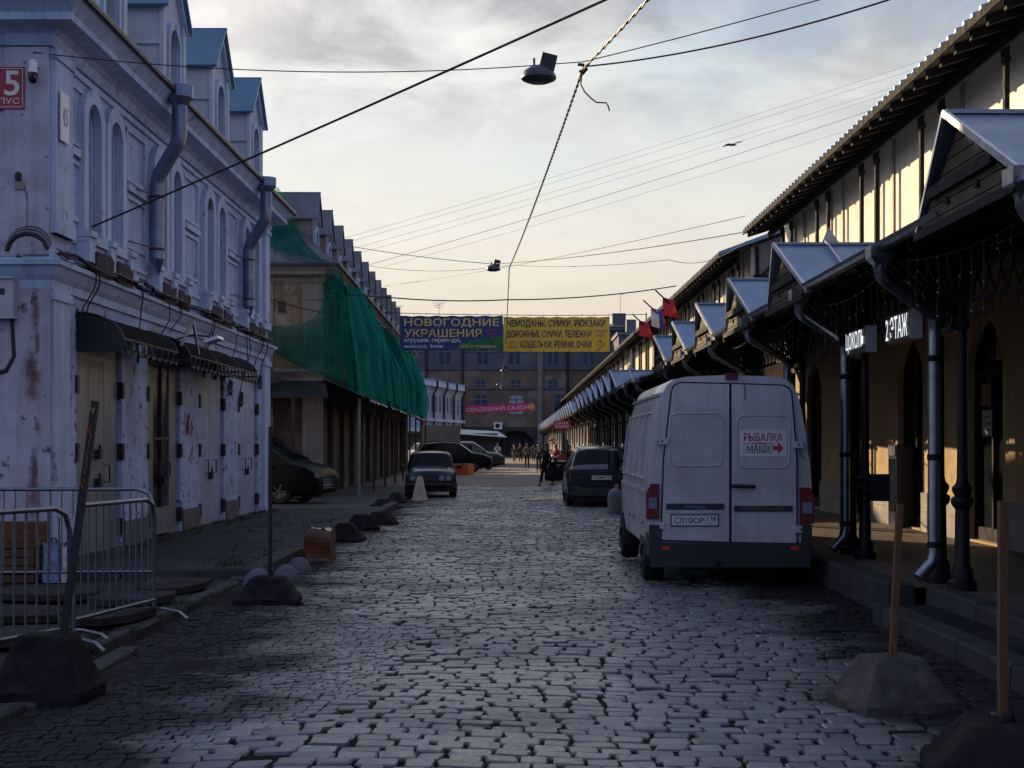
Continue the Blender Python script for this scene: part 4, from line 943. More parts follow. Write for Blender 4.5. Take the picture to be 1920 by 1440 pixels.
def tenement():
    Y = 195.0; K = Y / F
    X = lambda px: (px - CX) * K
    Z = lambda py: EYE - (py - HY) * K
    r = empty('yellow_tenement', (X(960), Y, 0), 0, 'faded yellow and grey four-storey tenement closing the street behind the banners', 'apartment house')
    m = lambda s, z, d: (s - X(960), d, z)
    x0, x1 = X(700), X(1190); floors = []
    g1 = [(X(p), .95, Z(752) - 1.0, Z(752) + 1.9, Z(752) + 2.4, 'round') for p in (905, 968, 1100)]
    def win(o, parent, mat=m_glass):
        f = MB(); arch_frame(f, m, (o[0], o[1] - .12, o[2], o[3], o[4] - .12, o[5]), .12, .08, .18); f.bar(m(o[0], o[2], .12), m(o[0], o[4] - .1, .12), .1); f.bar(m(o[0] - o[1], o[3] - .3, .12), m(o[0] + o[1], o[3] - .3, .12), .1); w = f.build('window', m_dirty, parent)
        q = MB(); arch_pane(q, m, o, .2); q.build('pane', mat, w)
    # ground floor with the dark gateway
    gate = [(X(968), 2.4, 0, 1.6, 3.6, 'round'), (X(880), 1.6, 0, 2.8, 3.0, 'flat'), (X(1060), 1.6, 0, 2.8, 3.0, 'flat')]
    b = MB(); wall_open(b, m, x0, x1, 0, 4.1, gate, 1.2); b.build('ground_floor_wall', M('dark ground floor plaster', (.045, .042, .042), .9, var=.3, scale=.5), r)  # ground floor plaster darker than the storeys above
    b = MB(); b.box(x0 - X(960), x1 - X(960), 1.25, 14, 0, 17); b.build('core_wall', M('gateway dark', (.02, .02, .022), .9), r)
    rows = [(4.1, Z(722) - .3, [(X(p), 1.0, Z(776), Z(776) + 2.3, Z(776) + 2.7, 'round') for p in (840, 902, 968, 1052)], m_yel), (Z(722) - .3, Z(690), [(X(p), .78, Z(731), Z(731) + 1.0, Z(731) + 1.45, 'round') for p in (838, 901, 967, 1037)], m_yel), (Z(690), Z(618), [(X(p), .9, Z(683), Z(683) + 2.0, Z(683) + 2.0, 'flat') for p in (763, 834, 905, 965, 1037, 1104)], m_greyw)]
    for i, (z0, z1, ops, mat) in enumerate(rows):
        b = MB(); wall_open(b, m, x0, x1, z0, z1, ops, .3); b.build('floor_wall', mat, r)
        for j, o in enumerate(ops): win(o, r, M('pale blue shutter', (.30, .40, .50), .6) if i == 0 and j == 2 else m_glass)
        c = MB(); c.box(x0 - X(960), x1 - X(960), -.25, .0, z1 - .22, z1 + .02); c.build('string_course', m_greyw, r)
    b = MB(); b.box(x0 - X(960), x1 - X(960), -.5, .1, Z(618) - .1, Z(618) + .35); b.build('cornice', m_greyw, r)
    b = MB(); b.slab([(x0 - X(960), -.6, Z(618) + .3), (x1 - X(960), -.6, Z(618) + .3), (x1 - X(960), 6, Z(618) + 1.2), (x0 - X(960), 6, Z(618) + 1.2)], (0, 0, .1)); b.build('roof', m_roofg, r)
    for p, w, h in ((1163, .9, 2.0), (1110, .7, 1.4), (780, .8, 1.4)):
        b = MB(); b.box(X(p) - X(960) - w, X(p) - X(960) + w, 2, 3.4, Z(618), Z(618) + h + .4); b.build('chimney', m_greyw, r)
    for p in (800, 868, 1013, 1064):
        b = MB(); b.tube([m(X(p), Z(618), -.3), m(X(p), 1, -.3)], .16 if p != 1013 else .4, 8); b.build('down_pipe', m_dirty if p == 1013 else m_black, r)
    b = MB(); b.box(X(934) - X(960) - .55, X(934) - X(960) + .55, -.5, -.02, Z(805), Z(792)); ac = b.build('air_conditioner', m_white, r)
    b = MB(); b.cyl((X(933) - X(960), -.52, Z(798.5)), (X(933) - X(960), -.49, Z(798.5)), .32, 16); b.build('fan_grille', m_black, ac)
    for px_, py_, h in ((821, 600, 2.99), (1166, 600, 4.2), (742, 596, 2.6)):
        a = MB(); bx, z = X(px_) - X(960), Z(618) + .9; a.bar((bx, 3, z), (bx, 3, z + h), .05)
        if h < 3.5:
            for i in range(3): a.bar((bx - .9 + .2 * i, 3 , z + h - .3 * i), (bx + .9 - .2 * i, 3, z + h - .3 * i), .04)
            a.bar((bx - .7, 2.6, z + h - .5), (bx + .5, 3.4, z + h), .04)
        else: a.bar((bx - .6, 3, z + h), (bx + .6, 3, z + h), .04)
        a.build('roof_aerial', m_black, r)
    return r
tenement()
def right_block():      # taller flank seen above the middle hall, right of the banner
    r = empty('side_block', (16, 178, 0), 0, 'dark grey block showing above the hall roof right of the yellow banner', 'building')
    b = MB(); b.box(-3.6, 8, 0, 14, 0, 15.2); b.build('wall', m_greyw, r)
    b = MB(); b.box(-3.8, 8.2, -.3, 14.3, 15.2, 15.6); b.build('cornice', m_roofg, r)
    b = MB(); b.box(-2.4, -1.2, 3, 5, 15.6, 17.4); b.build('chimney', m_roofg, r)
right_block()
# low dark market shed in front of the pale house
def shed():
    r = empty('market_shed', (-5.6, 112, 0), .12, 'low dark market shed with a pale tin edge in front of the pale blue house', 'shed')
    b = MB(); b.box(-3, 4.0, 0, 5, 0, 2.55); b.build('wall', M('dark blue boards', (.03, .045, .06), .7, var=.3, stretch=(4, 4, .5)), r)
    b = MB(); b.slab([(-3.4, -1.2, 2.75), (4.6, -1.2, 2.2), (4.6, 5.2, 2.7), (-3.4, 5.2, 3.1)], (0, 0, .06)); b.build('roof', M('pale tin', (.35, .38, .42), .5, metal=.3), r)
    for x in (-3.2, 0.6, 4.4): b = MB(); b.bar((x, -1.1, 0), (x, -1.1, 2.2), .09); b.build('awning_post', m_black, r)
    for x, c in ((-1.0, (.35, .05, .2)), (-1.6, (.06, .10, .35)), (-.55, (.4, .08, .25))):
        b = MB(); b.box(x, x + .4, -1.0, -.85, 1.4, 2.1); b.build('hanging_garment', M('garment %.2f' % c[0], c, .8), r)
shed()
m_fence = M('grey corrugated fence', (.10, .11, .125), .6, var=.15, stretch=(6, 6, .3))
def fence():
    r = empty('corrugated_fence', (-6.2, 92, 0), 0, 'grey corrugated fence at the far end of the netted house', 'fence')
    b = MB(); k = 26; b.add([(-.1 + 2.6 * i / k, .04 * (i % 2), z) for z in (.1, 2.9) for i in range(k + 1)], [(i, i + 1, k + 2 + i, k + 1 + i) for i in range(k)]); b.build('sheet', m_fence, r)
    b = MB(); b.bar((0, .1, 0), (0, .1, 2.95), .08); b.build('post', m_black, r)
    b = MB(); b.bar((2.4, .1, 0), (2.4, .1, 2.95), .08); b.build('post', m_black, r)
fence()
# ================================================================ vehicles
m_tyre = M('tyre rubber', (.012, .012, .013), .8, var=.2, scale=10)
m_rim = M('wheel rim', (.10, .10, .11), .4, metal=.7, var=.1)
m_red = M('red lamp lens', (.13, .006, .008), .2, var=.1, coat=.5)
m_redref = M('red reflector', (.75, .03, .02), .25, var=.1, coat=.5)
m_amber = M('amber lens', (.6, .16, .02), .25, var=.1)
m_clear = M('clear lens', (.22, .24, .28), .12, var=.1, metal=.3)
m_plast = M('dark grey plastic', (.022, .024, .03), .6, var=.15, scale=5)
m_plate = M('plate white', (.62, .62, .60), .5, var=.04)
m_ink = M('black ink', (.015, .015, .018), .6)
m_cglass = M('tinted car glass', (.005, .007, .010), .10, var=.2, spec=.12)
m_chrome = M('chrome', (.6, .62, .65), .12, metal=1, var=.05)
def wheel(parent, x, y, rad, wid, side):
    b = MB(); prof = [(rad * .62, -wid / 2), (rad * .93, -wid / 2), (rad, -wid * .32), (rad, wid * .32), (rad * .93, wid / 2), (rad * .62, wid / 2)]
    n = 24; vs = [(x + p[1], y + p[0] * math.cos(2 * math.pi * j / n), rad + p[0] * math.sin(2 * math.pi * j / n)) for p in prof for j in range(n)]
    b.add(vs, [(i * n + j, i * n + (j + 1) % n, (i + 1) * n + (j + 1) % n, (i + 1) * n + j) for i in range(5) for j in range(n)]); b.f.append(tuple(range(n))); b.f.append(tuple(range(5 * n, 6 * n)))
    w = b.build('wheel', m_tyre, parent, smooth=50)
    r = MB(); xo = x + side * (wid / 2 + .004); r.cyl((xo - side * .03, y, rad), (xo, y, rad), rad * .60, 20); r.cyl((xo, y, rad), (xo + side * .012, y, rad), rad * .16, 10)
    for k in range(5): a = k * 1.2566; r.bar((xo + side * .006, y, rad), (xo + side * .006, y + rad * .58 * math.cos(a), rad + rad * .58 * math.sin(a)), .05, .03)
    r.build('rim', m_rim, w)
def bool_cut(o, cutters):
    b = MB()
    for p, q, r in cutters: b.cyl(p, q, r, 28)
    c = b.build('cutter', None); m = o.modifiers.new('b', 'BOOLEAN'); m.operation = 'DIFFERENCE'; m.object = c; m.solver = 'EXACT'
    dg = bpy.context.evaluated_depsgraph_get(); me = bpy.data.meshes.new_from_object(o.evaluated_get(dg)); o.modifiers.clear(); o.data = me; bpy.data.objects.remove(c)
    return o
def half(st):
    y, w, zb, belt, wr, zr = st
    return [(0, zb), (w * .88, zb), (w * .985, zb + .1), (w, zb + (belt - zb) * .55), (w * .975, belt), (wr, zr - .07), (wr - .09, zr - .015), (wr * .5, zr + .012), (0, zr + .02)]
class Car:
    def __init__(s, label, px, d, head, stations, paint, wheels, cat='car', name='parked_car', group='parked cars', rad=.33, track=.76, dz=0.):
        X = (px - CX) * d / F; s.r = empty(name, (X, d, dz), head, label, cat, group); s.st = stations
        hs = [half(t) for t in stations]; n = len(hs[0]); vs = []; fs = []
        for t, h in zip(stations, hs): vs += [(x, t[0], z) for x, z in h] + [(-x, t[0], z) for x, z in h[-2:0:-1]]
        k = 2 * n - 2
        for i in range(len(hs) - 1): fs += [(i * k + j, i * k + (j + 1) % k, (i + 1) * k + (j + 1) % k, (i + 1) * k + j) for j in range(k)]
        fs += [tuple(range(k - 1, -1, -1)), tuple(range((len(hs) - 1) * k, len(hs) * k))]
        b = MB().add(vs, fs); s.body = b.build('body', paint, s.r)
        bm = bmesh.new(); bm.from_mesh(s.body.data); bmesh.ops.recalc_face_normals(bm, faces=bm.faces); bm.to_mesh(s.body.data); bm.free()
        bool_cut(s.body, [((sg * 1.3, y, rad), (sg * (track - .18), y, rad), rad * 1.16) for y in wheels for sg in (-1, 1)])
        s.body.data.polygons.foreach_set('use_smooth', [True] * len(s.body.data.polygons)); s.body.data.set_sharp_from_angle(angle=math.radians(32))
        for y in wheels:
            for sg in (-1, 1): wheel(s.r, sg * track, y, rad, .2, sg)
        s.hs = hs
    def P(s, i, j, u, v, sg=1, up=.007):
        """point on the loft between stations i,i+1 and rows j,j+1, lifted off the surface"""
        def q(a, b): x, z = s.hs[a][b]; return Vector((sg * x, s.st[a][0], z))
        a, b, c, d = q(i, j), q(i + 1, j), q(i, j + 1), q(i + 1, j + 1); p = (a * (1 - u) + b * u) * (1 - v) + (c * (1 - u) + d * u) * v
        n = (b - a + d - c).cross(c - a + d - b); n = n.normalized() if n.length else Vector((0, 0, 1)); ctr = Vector((0, p.y, .7))
        if n.dot(p - Vector((0, 2.2, .6))) < 0: n = -n
        return p + n * up
    def glass(s, name, i, j0, j1, u0, u1, v0, v1, mat=None, both=False):
        """pane over rows j0..j1 of station interval i; both sides joined across the middle"""
        b = MB()
        for sg in ((1, -1) if both else (1,)):
            for j in range(j0, j1):
                a0 = v0 if j == j0 else 0; a1 = v1 if j == j1 - 1 else 1
                ps = [s.P(i, j, u, v, sg) for u, v in ((u0, a0), (u1, a0), (u1, a1), (u0, a1))]; b.add(ps, [(0, 1, 2, 3)])
        return b.build(name, mat or m_cglass, s.r)
    def side_glass(s, i, u0, u1, v0=.10, v1=.90):
        for sg in (1, -1):
            b = MB(); b.add([s.P(i, 4, u, v, sg) for u, v in ((u0, v0), (u1, v0), (u1, v1), (u0, v1))], [(0, 1, 2, 3)]); b.build('side_window', m_cglass, s.r)
    def box(s, name, mat, *a): return MB().box(*a).build(name, mat, s.r)
    def mirrors(s, y, z, w):
        for sg in (1, -1):
            b = MB(); x = sg * w; b.lathe([(.02, -.07), (.075, -.06), (.09, 0), (.075, .06), (.02, .07)], (x + sg * .1, y, z), 10); b.bar((x - sg * .03, y, z - .04), (x + sg * .06, y, z - .03), .04); b.build('wing_mirror', m_black, s.r, smooth=50)
def plate(parent, txt, reg, y, z, w=.52, facing=-1, x0=0.):
    b = MB(); b.box(x0 - w / 2 - .012, x0 + w / 2 + .012, min(y, y + facing * .012), max(y, y + facing * .012), z - .068, z + .068); p = b.build('number_plate', m_black, parent)
    yy = y + facing * .0125; b = MB(); b.box(x0 - w / 2, x0 + w / 2, min(yy, yy + facing * .003), max(yy, yy + facing * .003), z - .056, z + .056); b.build('plate_face', m_plate, p)
    t = MB(); u = (-facing, 0, 0); yy += facing * .004; o = x0 + w / 2 * facing
    d = -facing
    letter(t, txt, (x0 - d * (w / 2 - .03), yy, z - .034), u, (0, 0, 1), .34, .07, .01, .002); letter(t, reg, (x0 + d * (w / 2 - .125), yy, z - .012), u, (0, 0, 1), .105, .056, .01, .002)
    letter(t, 'RUS', (x0 + d * (w / 2 - .115), yy, z - .046), u, (0, 0, 1), .055, .022, .0, .002)
    t.box(*sorted((x0 + d * (w / 2 - .150), x0 + d * (w / 2 - .147))), yy - .001, yy + .001, z - .054, z + .054); t.build('plate_lettering', m_ink, p)
def paint(name, col, rough=.25, coat=.6, **k): return M(name, col, rough, coat=coat, var=.08, scale=3, **k)
m_whitep = M('dirty white van paint', (.50, .49, .505), .38, var=.09, scale=1.3, coat=.3, stain=[((.28, .26, .25), 1.1, .48, .7, .7), ((.16, .13, .11), 5, .66, .72, .6)], streak=.35)
def rrect(x0, x1, z0, z1, r, y, n=5):
    out = []
    for cx, cz, a0 in ((x1 - r, z1 - r, 0), (x0 + r, z1 - r, 90), (x0 + r, z0 + r, 180), (x1 - r, z0 + r, 270)):
        out += [(cx + r * math.cos(math.radians(a0 + 90 * i / n)), y, cz + r * math.sin(math.radians(a0 + 90 * i / n))) for i in range(n + 1)]
    return out
def van():
    D = 16.56; px0 = 1369; r = empty('delivery_van', ((px0 - CX) * D / F, D, 0), 0, 'dirty white high panel van with a fishing sticker on its right rear door', 'van')
    sec = lambda k: [(0, .42), (.80, .42), (.91, .46), (.945, .75), (.955, 1.05), (.935, 1.35), (.895, 1.72), (.835, 2.06), (.79, 2.22), (.74, 2.335), (.66, 2.40), (.5, 2.435), (0, 2.455)]
    st = [(0.02, .985, 1., .985), (.06, 1., 1., 1.), (1.2, 1., 1, 1), (2.6, 1, 1, 1), (3.7, 1, 1, 1), (4.05, .985, .985, 1.0), (4.35, .965, .94, .985), (4.85, .95, .74, .97), (5.2, .92, .56, .95), (5.45, .86, .50, .9), (5.56, .78, .44, .85)]
    vs, fs = [], []; base = sec(0); n = len(base); k = 2 * n - 2
    for y, sx, sz, _ in st:
        h = []
        for x, z in base:
            zz = z
            if sz < .99: zz = min(z, .42 + (z - .42) * sz + 0) if z > 1.05 else min(z, .42 + (2.455 - .42) * sz)
            h.append((x * sx, zz))
        vs += [(x, y, z) for x, z in h] + [(-x, y, z) for x, z in h[-2:0:-1]]
    for i in range(len(st) - 1): fs += [(i * k + j, i * k + (j + 1) % k, (i + 1) * k + (j + 1) % k, (i + 1) * k + j) for j in range(k)]
    fs += [tuple(range(k - 1, -1, -1)), tuple(range((len(st) - 1) * k, len(st) * k))]
    body = MB().add(vs, fs).build('body', m_whitep, r); bm = bmesh.new(); bm.from_mesh(body.data); bmesh.ops.recalc_face_normals(bm, faces=bm.faces); bm.to_mesh(body.data); bm.free()
    bool_cut(body, [((sg * 1.2, y, .36), (sg * .62, y, .36), .43) for y in (1.02, 4.57) for sg in (-1, 1)])
    body.data.polygons.foreach_set('use_smooth', [True] * len(body.data.polygons)); body.data.set_sharp_from_angle(angle=math.radians(35))
    for y in (1.02, 4.57):
        for sg in (-1, 1): wheel(r, sg * .80, y, .345, .24, sg)
    K = D / F; X = lambda px: (px - px0) * K; Z = lambda py: EYE - (py - HY) * K
    # two rear doors, slightly proud, the split between them
    for a, e, xa, xe in ((1240, 1368.0, 1263, 1368.0), (1370.2, 1496, 1370.2, 1477)):
        b = MB(); left = a < 1300
        if left: poly = [(X(1239), Z(1013)), (X(1368.2), Z(1017)), (X(1368.2), Z(719)), (X(1276), Z(717)), (X(1264), Z(722)), (X(1259), Z(732)), (X(1244), Z(860))]
        else: poly = [(X(1370.2), Z(1017)), (X(1494), Z(1019)), (X(1494), Z(860)), (X(1484), Z(736)), (X(1478), Z(727)), (X(1466), Z(722)), (X(1370.2), Z(719))]
        b.prism(poly, 'y', -.012, .03); d = b.build('rear_door', m_whitep, r)
        g = MB(); m = rrect(X(1256 if left else 1381), X(1354 if left else 1480), Z(874 if left else 877), Z(775 if left else 779), .09, -.014); g.tube(m, .009, 6, closed=True); g.build('pressed_panel', m_whitep, d)
        s = MB(); q = poly; 
        for p1, p2 in zip(q, q[1:] + q[:1]): s.bar((p1[0], -.006, p1[1]), (p2[0], -.006, p2[1]), .012, .016)
        s.build('door_seal', m_ink, d)
        t = MB(); x0, x1 = (X(1249), X(1357)) if left else (X(1376), X(1485)); t.box(x0, x1, -.028, -.012, Z(955 if left else 959), Z(944 if left else 948)); tr = t.build('trim_strip', m_plast, d)
        w = MB(); letter(w, 'Mercedes-Benz' if left else 'SPRINTER CLASSIC', (X(1284) if left else X(1389), -.028, Z(952.5 if left else 956)), (1, 0, 0), (0, 0, 1), X(1323) - X(1284) if left else X(1471) - X(1389), .038, .0, .002); w.build('trim_lettering', M('blue grey letter', (.10, .28, .42), .4) if left else m_clear, tr)
        for z in (2.06, 1.69, .70):
            pass
        for py in (827, 985) if left else (834, 992):
            h = MB(); x = X(1241 if py < 900 else 1234) if left else X(1497 if py < 900 else 1500); h.box(x - .065, x + .065, -.045, -.010, Z(py + 6), Z(py - 6)); hg = h.build('hinge', m_whitep, d)
            e = MB(); e.cyl((x, -.05, Z(py)), (x, -.044, Z(py)), .012, 8); e.box(x - .055, x - .045, -.048, -.044, Z(py + 4), Z(py - 4)) if left else e.box(x + .045, x + .055, -.048, -.044, Z(py + 4), Z(py - 4)); e.build('bolt', m_black, hg)
        if left:
            g = MB(); g.box(X(1252), X(1352), -.02, -.012, Z(962), Z(956)); g.build('plate_lamp_bar', m_whitep, d)
        else:
            h = MB(); h.tube([(X(1373), -.03, Z(911)), (X(1380), -.045, Z(911)), (X(1408), -.045, Z(912)), (X(1414), -.03, Z(912))], .022, 8); h.cyl((X(1373), -.012, Z(911)), (X(1373), -.04, Z(911)), .02, 8); h.build('door_handle', m_black, d)
            s = MB(); s.box(X(1387), X(1474), -.0155, -.0125, Z(856), Z(806)); sk = s.build('sticker', M('sticker white', (.66, .64, .64), .5, var=.03), d)
            s = MB(); letter(s, 'РЫБАЛКА', (X(1394), -.0158, Z(827)), (1, 0, 0), (0, 0, 1), X(1467) - X(1394), Z(812) - Z(827), .035, .001); s.build('red_lettering', M('sticker red', (.42, .02, .04), .5), sk)
            s = MB(); letter(s, 'МАIШI', (X(1400), -.0158, Z(847)), (1, 0, 0), (0, 0, 1), X(1442) - X(1400), Z(835) - Z(847), .03, .001)
            for z0, z1 in ((Z(849), Z(848.2)), (Z(831.8), Z(831))): s.box(X(1394), X(1447), -.018, -.016, z0, z1)
            for x in (1394, 1446.4): s.box(X(x), X(x + .7), -.018, -.016, Z(849), Z(831))
            s.build('black_lettering', m_ink, sk)
            s = MB(); s.prism([(X(1449), Z(844)), (X(1458), Z(844)), (X(1458), Z(851)), (X(1469), Z(840)), (X(1458), Z(829)), (X(1458), Z(836)), (X(1449), Z(836))], 'y', -.018, -.016); s.tube([(X(1414 + 22 * i / 8), -.0185, Z(835 - 5 * math.sin(i / 8 * math.pi))) for i in range(9)], .005, 5); s.build('red_arrow', M('sticker red', (.42, .02, .04), .5), sk)
    plate(r, 'C010OP', '178', -.014, Z(975.5), .53, -1, X(1302))
    # bumper, corner pieces, reflectors, lamps
    b = MB(); b.box(-.90, .90, -.10, .14, .25, .525); b.box(-.93, -.82, -.06, .5, .36, .73); b.box(.82, .93, -.06, .5, .36, .73); b.build('bumper', M('bumper plastic', (.026, .026, .030), .6, var=.2, scale=3), r)
    for a in (1240, 1480): MB().box(X(a), X(a + 14), -.106, -.10, Z(1030), Z(1023)).build('reflector', m_redref, r)
    for sg, a, e in ((-1, 1212, 1236), (1, 1498, 1518)):
        zt, zb = (Z(907), Z(973)) if sg < 0 else (Z(914), Z(982)); xa, xe = (-.968, X(1236)) if sg < 0 else (X(1499), .968)
        b = MB(); b.prism([(xa, zb), (xe, zb), (xe, zt), (xa + (.05 if sg < 0 else 0), zt), (xa, zt - .12)] if sg < 0 else [(xa, zb), (xe, zb), (xe, zt - .12), (xe - .05, zt), (xa, zt)], 'y', -.02, .10); t = b.build('tail_light', m_red, r)
        b = MB(); b.box(min(xa, xe) + .03, max(xa, xe) - .03, -.027, -.02, zb + .12, zb + .245); b.build('clear_section', m_clear, t)
    MB().box(X(1360), X(1383), -.02, .10, 2.405, 2.475).build('brake_light', m_red, r)
    MB().tube([(X(1395), -.013, Z(722)), (X(1397), -.014, Z(735)), (X(1396), -.014, Z(748))], .005, 5).build('wire', m_ink, r)
    MB().tube([(X(1498), -.03, Z(842)), (X(1502), -.05, Z(855)), (X(1509), -.04, Z(862))], .006, 5).build('wire', m_ink, r)
    b = MB(); b.cyl((X(1342), -.16, Z(1055)), (X(1342), -.02, Z(1055)), .03, 10); b.lathe([(.004, -.03), (.026, -.018), (.03, 0), (.026, .018), (.004, .03)], (X(1342), -.17, Z(1052)), 10); b.build('tow_ball', m_iron, r)
    b = MB(); b.box(-.7, .7, .2, 5.0, .22, .42); b.box(-.62, .62, .95, 1.1, .28, .42); b.build('underbody', m_black, r)
    # left side: ribs, slide rail, markers, mirror, cab glass
    for sg in (-1, 1):
        b = MB(); b.bar((sg * .957, .35, 1.12), (sg * .957, 4.0, 1.12), .02, .05); b.build('rub_strip', m_whitep, r)
        for y in (.45, 1.35, 2.25, 3.15):
            b = MB(); b.tube([(sg * (.951 - .03 * 0), y, 1.26), (sg * .902, y, 1.72), (sg * .850, y, 2.03), (sg * .850, y + .72, 2.03), (sg * .902, y + .72, 1.72), (sg * .951, y + .72, 1.26)], .012, 6, closed=True); b.build('side_panel_rib', m_whitep, r)
        b = MB(); b.bar((sg * .80, .06, 2.235), (sg * .80, 3.9, 2.235), .03, .03); b.build('roof_rail', m_whitep, r)
        for y in (.62, 1.9, 2.5):
            MB().box(min(sg * .953, sg * .966), max(sg * .953, sg * .966), y, y + .05, .70, .745).build('side_marker', m_red, r)
        b = MB(); b.lathe([(.02, -.17), (.085, -.15), (.095, 0), (.085, .15), (.02, .17)], (sg * 1.04, 4.55, 1.42), 8); b.bar((sg * .88, 4.6, 1.4), (sg * 1.0, 4.55, 1.42), .05); b.build('wing_mirror', m_black, r, smooth=50)
        MB().box(min(sg * .945, sg * .99), max(sg * .945, sg * .99), 4.95, 5.05, 1.0, 1.05).build('indicator', m_amber, r)
        b = MB(); b.add([(sg * .93, 3.75, 1.36), (sg * .915, 4.62, 1.30), (sg * .88, 4.28, 1.85), (sg * .865, 3.75, 1.92)], [(0, 1, 2, 3)]); b.build('side_window', m_glass, r)
    b = MB(); b.add([(-.80, 4.93, 1.52), (.80, 4.93, 1.52), (.70, 4.40, 2.28), (-.70, 4.40, 2.28)], [(0, 1, 2, 3)]); b.build('windscreen', m_glass, r)
van()
SUV = [(0, .84, .45, .92, .80, .98), (.05, .89, .36, .98, .82, 1.03), (.13, .91, .30, 1.02, .80, 1.07), (.60, .92, .26, 1.04, .64, 1.54), (1.7, .92, .22, 1.03, .66, 1.62), (2.7, .92, .22, 1.01, .64, 1.57), (3.55, .92, .22, .98, .82, 1.04), (4.25, .90, .24, .89, .74, .96), (4.6, .85, .30, .74, .64, .80), (4.69, .74, .38, .60, .52, .68)]
def glaze(c, plate_args=None):
    c.glass('rear_window', 2, 5, 8, .12, .90, .0, 1., both=True); c.glass('windscreen', 5, 5, 8, .08, .92, .0, 1., both=True)
    for i, a, b in ((3, .05, .45), (3, .49, .97), (4, .03, .88)): c.side_glass(i, a, b)
    c.mirrors(3.35, 1.02, .93)
def suv(label, px, d, head, mat, rear=None, rails=False, **k):
    c = Car(label, px, d, head, SUV, mat, (.92, 3.62), track=.80, rad=.35, **k); glaze(c)
    for sg in (1, -1):
        b = MB(); b.box(*sorted((sg * .50, sg * .885)), -.012, .14, .90, 1.0); b.build('tail_light', m_red, c.r)
        b = MB(); b.prism([(sg * .50, .70), (sg * .82, .72), (sg * .84, .80), (sg * .55, .78)], 'y', 4.55, 4.68); b.build('headlight', m_clear, c.r)
        b = MB(); b.box(*sorted((sg * .55, sg * .80)), -.015, .03, .50, .53); b.build('reflector', m_redref, c.r)
        b = MB(); b.tube([(sg * .62, .75, 1.60), (sg * .63, .95, 1.655), (sg * .63, 2.5, 1.635), (sg * .62, 2.7, 1.58)], .016, 6); b.build('roof_rail', m_chrome if rails else m_black, c.r, smooth=60)
    b = MB(); b.box(-.80, .80, -.04, .10, .30, .52); b.build('bumper', m_plast, c.r)
    b = MB(); 
    for z in (.48, .53, .58, .63): b.box(-.45, .45, 4.66, 4.72, z, z + .022)
    b.build('grille', m_chrome, c.r)
    b = MB(); b.box(-.8, .8, .3, 4.2, .16, .3); b.build('underbody', m_black, c.r)
    return c
m_navy = paint('dark blue metallic', (.006, .014, .030), coat=.4); m_blk = paint('black car paint', (.004, .005, .006), .35, .0, spec=.12); m_gry = paint('dark grey car paint', (.009, .010, .012), coat=.3); m_silver = paint('silver car paint', (.40, .42, .44))
c = suv('dark blue estate car parked nose away just beyond the white van', 1128, 38.2, 0.0, m_navy, rails=True)
plate(c.r, 'K980MY', '198', -.016, .78, .52, -1)
b = MB()
for i, ch in enumerate('ŠКОDA'): pass
for i in range(5): b.box(-.20 + i * .09, -.17 + i * .09, -.010, -.004, .93, .955)
b.build('badge_letters', m_chrome, c.r); MB().bar((0.0, .75, 1.58), (0.0, .70, 1.70), .02).build('aerial', m_black, c.r)
keepS = SUV; SUV = [(0, .84, .45, 1.0, .82, 1.2), (.05, .89, .36, 1.1, .84, 1.4), (.10, .91, .30, 1.15, .84, 1.6), (.35, .92, .26, 1.18, .74, 1.88), (1.7, .92, .22, 1.18, .76, 1.96), (2.75, .92, .22, 1.16, .72, 1.90), (3.95, .92, .22, 1.08, .84, 1.14), (4.35, .90, .24, 1.0, .78, 1.06), (4.6, .86, .30, .86, .68, .94), (4.69, .76, .38, .70, .56, .78)]
c = suv('black minivan with chrome grille nosing out of the side street behind the white house', 616, 39.6, math.radians(-90 - 14), m_blk); c.r.location = Vector(((616 - CX) * 39.6 / F - 4.69 * math.sin(math.radians(104)), 39.6 + 4.69 * math.cos(math.radians(76)), .04))
b = MB()
for z in (.42, .50, .58, .66, .74): b.box(-.50, .50, 4.665, 4.73, z, z + .03)
b.build('grille', m_chrome, c.r)
SUV = keepS
c = suv('black off-roader parked broadside beyond the old saloon, nose to the right', 0, 88, math.radians(-90), m_blk); c.r.location = ((838 - CX) * 88 / F - 1.95, 88, 0); c.r.scale = (1.05, 1.0, 1.12)
c = suv('dark grey people carrier parked behind the black off-roader', 0, 95, math.radians(-90), m_gry, rails=True); c.r.location = ((850 - CX) * 95 / F - 1.4, 96, 0); c.r.scale = (1.05, 1.02, 1.14)
c = suv('silver car mostly hidden behind the black off-roader', 0, 103, math.radians(-60), m_silver); c.r.location = ((822 - CX) * 103 / F - 2.0, 103, 0); c.r.scale = (1, 1, 1.14)
LADA = [(0, .72, .42, .80, .70, .84), (.05, .78, .34, .84, .74, .88), (.9, .80, .28, .86, .76, .92), (1.35, .805, .26, .89, .61, 1.38), (2.0, .805, .25, .89, .63, 1.43), (2.5, .805, .25, .88, .61, 1.38), (2.95, .80, .26, .87, .74, .94), (3.9, .79, .30, .82, .72, .86), (4.02, .76, .34, .78, .70, .82), (4.05, .74, .40, .74, .66, .78)]
m_lada = paint('dark old saloon paint', (.006, .009, .015), rough=.3, coat=.15)
c = Car('old dark boxy saloon with round headlights facing the camera behind the concrete cone', 795, 44.6, math.pi + .06, LADA, m_lada, (.75, 3.2), track=.70, rad=.30); c.r.location = ((793 - CX) * 44.6 / F, 44.6 + 4.05, 0)
c.glass('rear_window', 2, 5, 8, .1, .9, 0, 1, both=True); c.glass('windscreen', 5, 5, 8, .06, .94, 0, 1, both=True)
for i, a, b_ in ((3, .05, .95), (4, .05, .9)): c.side_glass(i, a, b_)
c.mirrors(2.75, .95, .80)
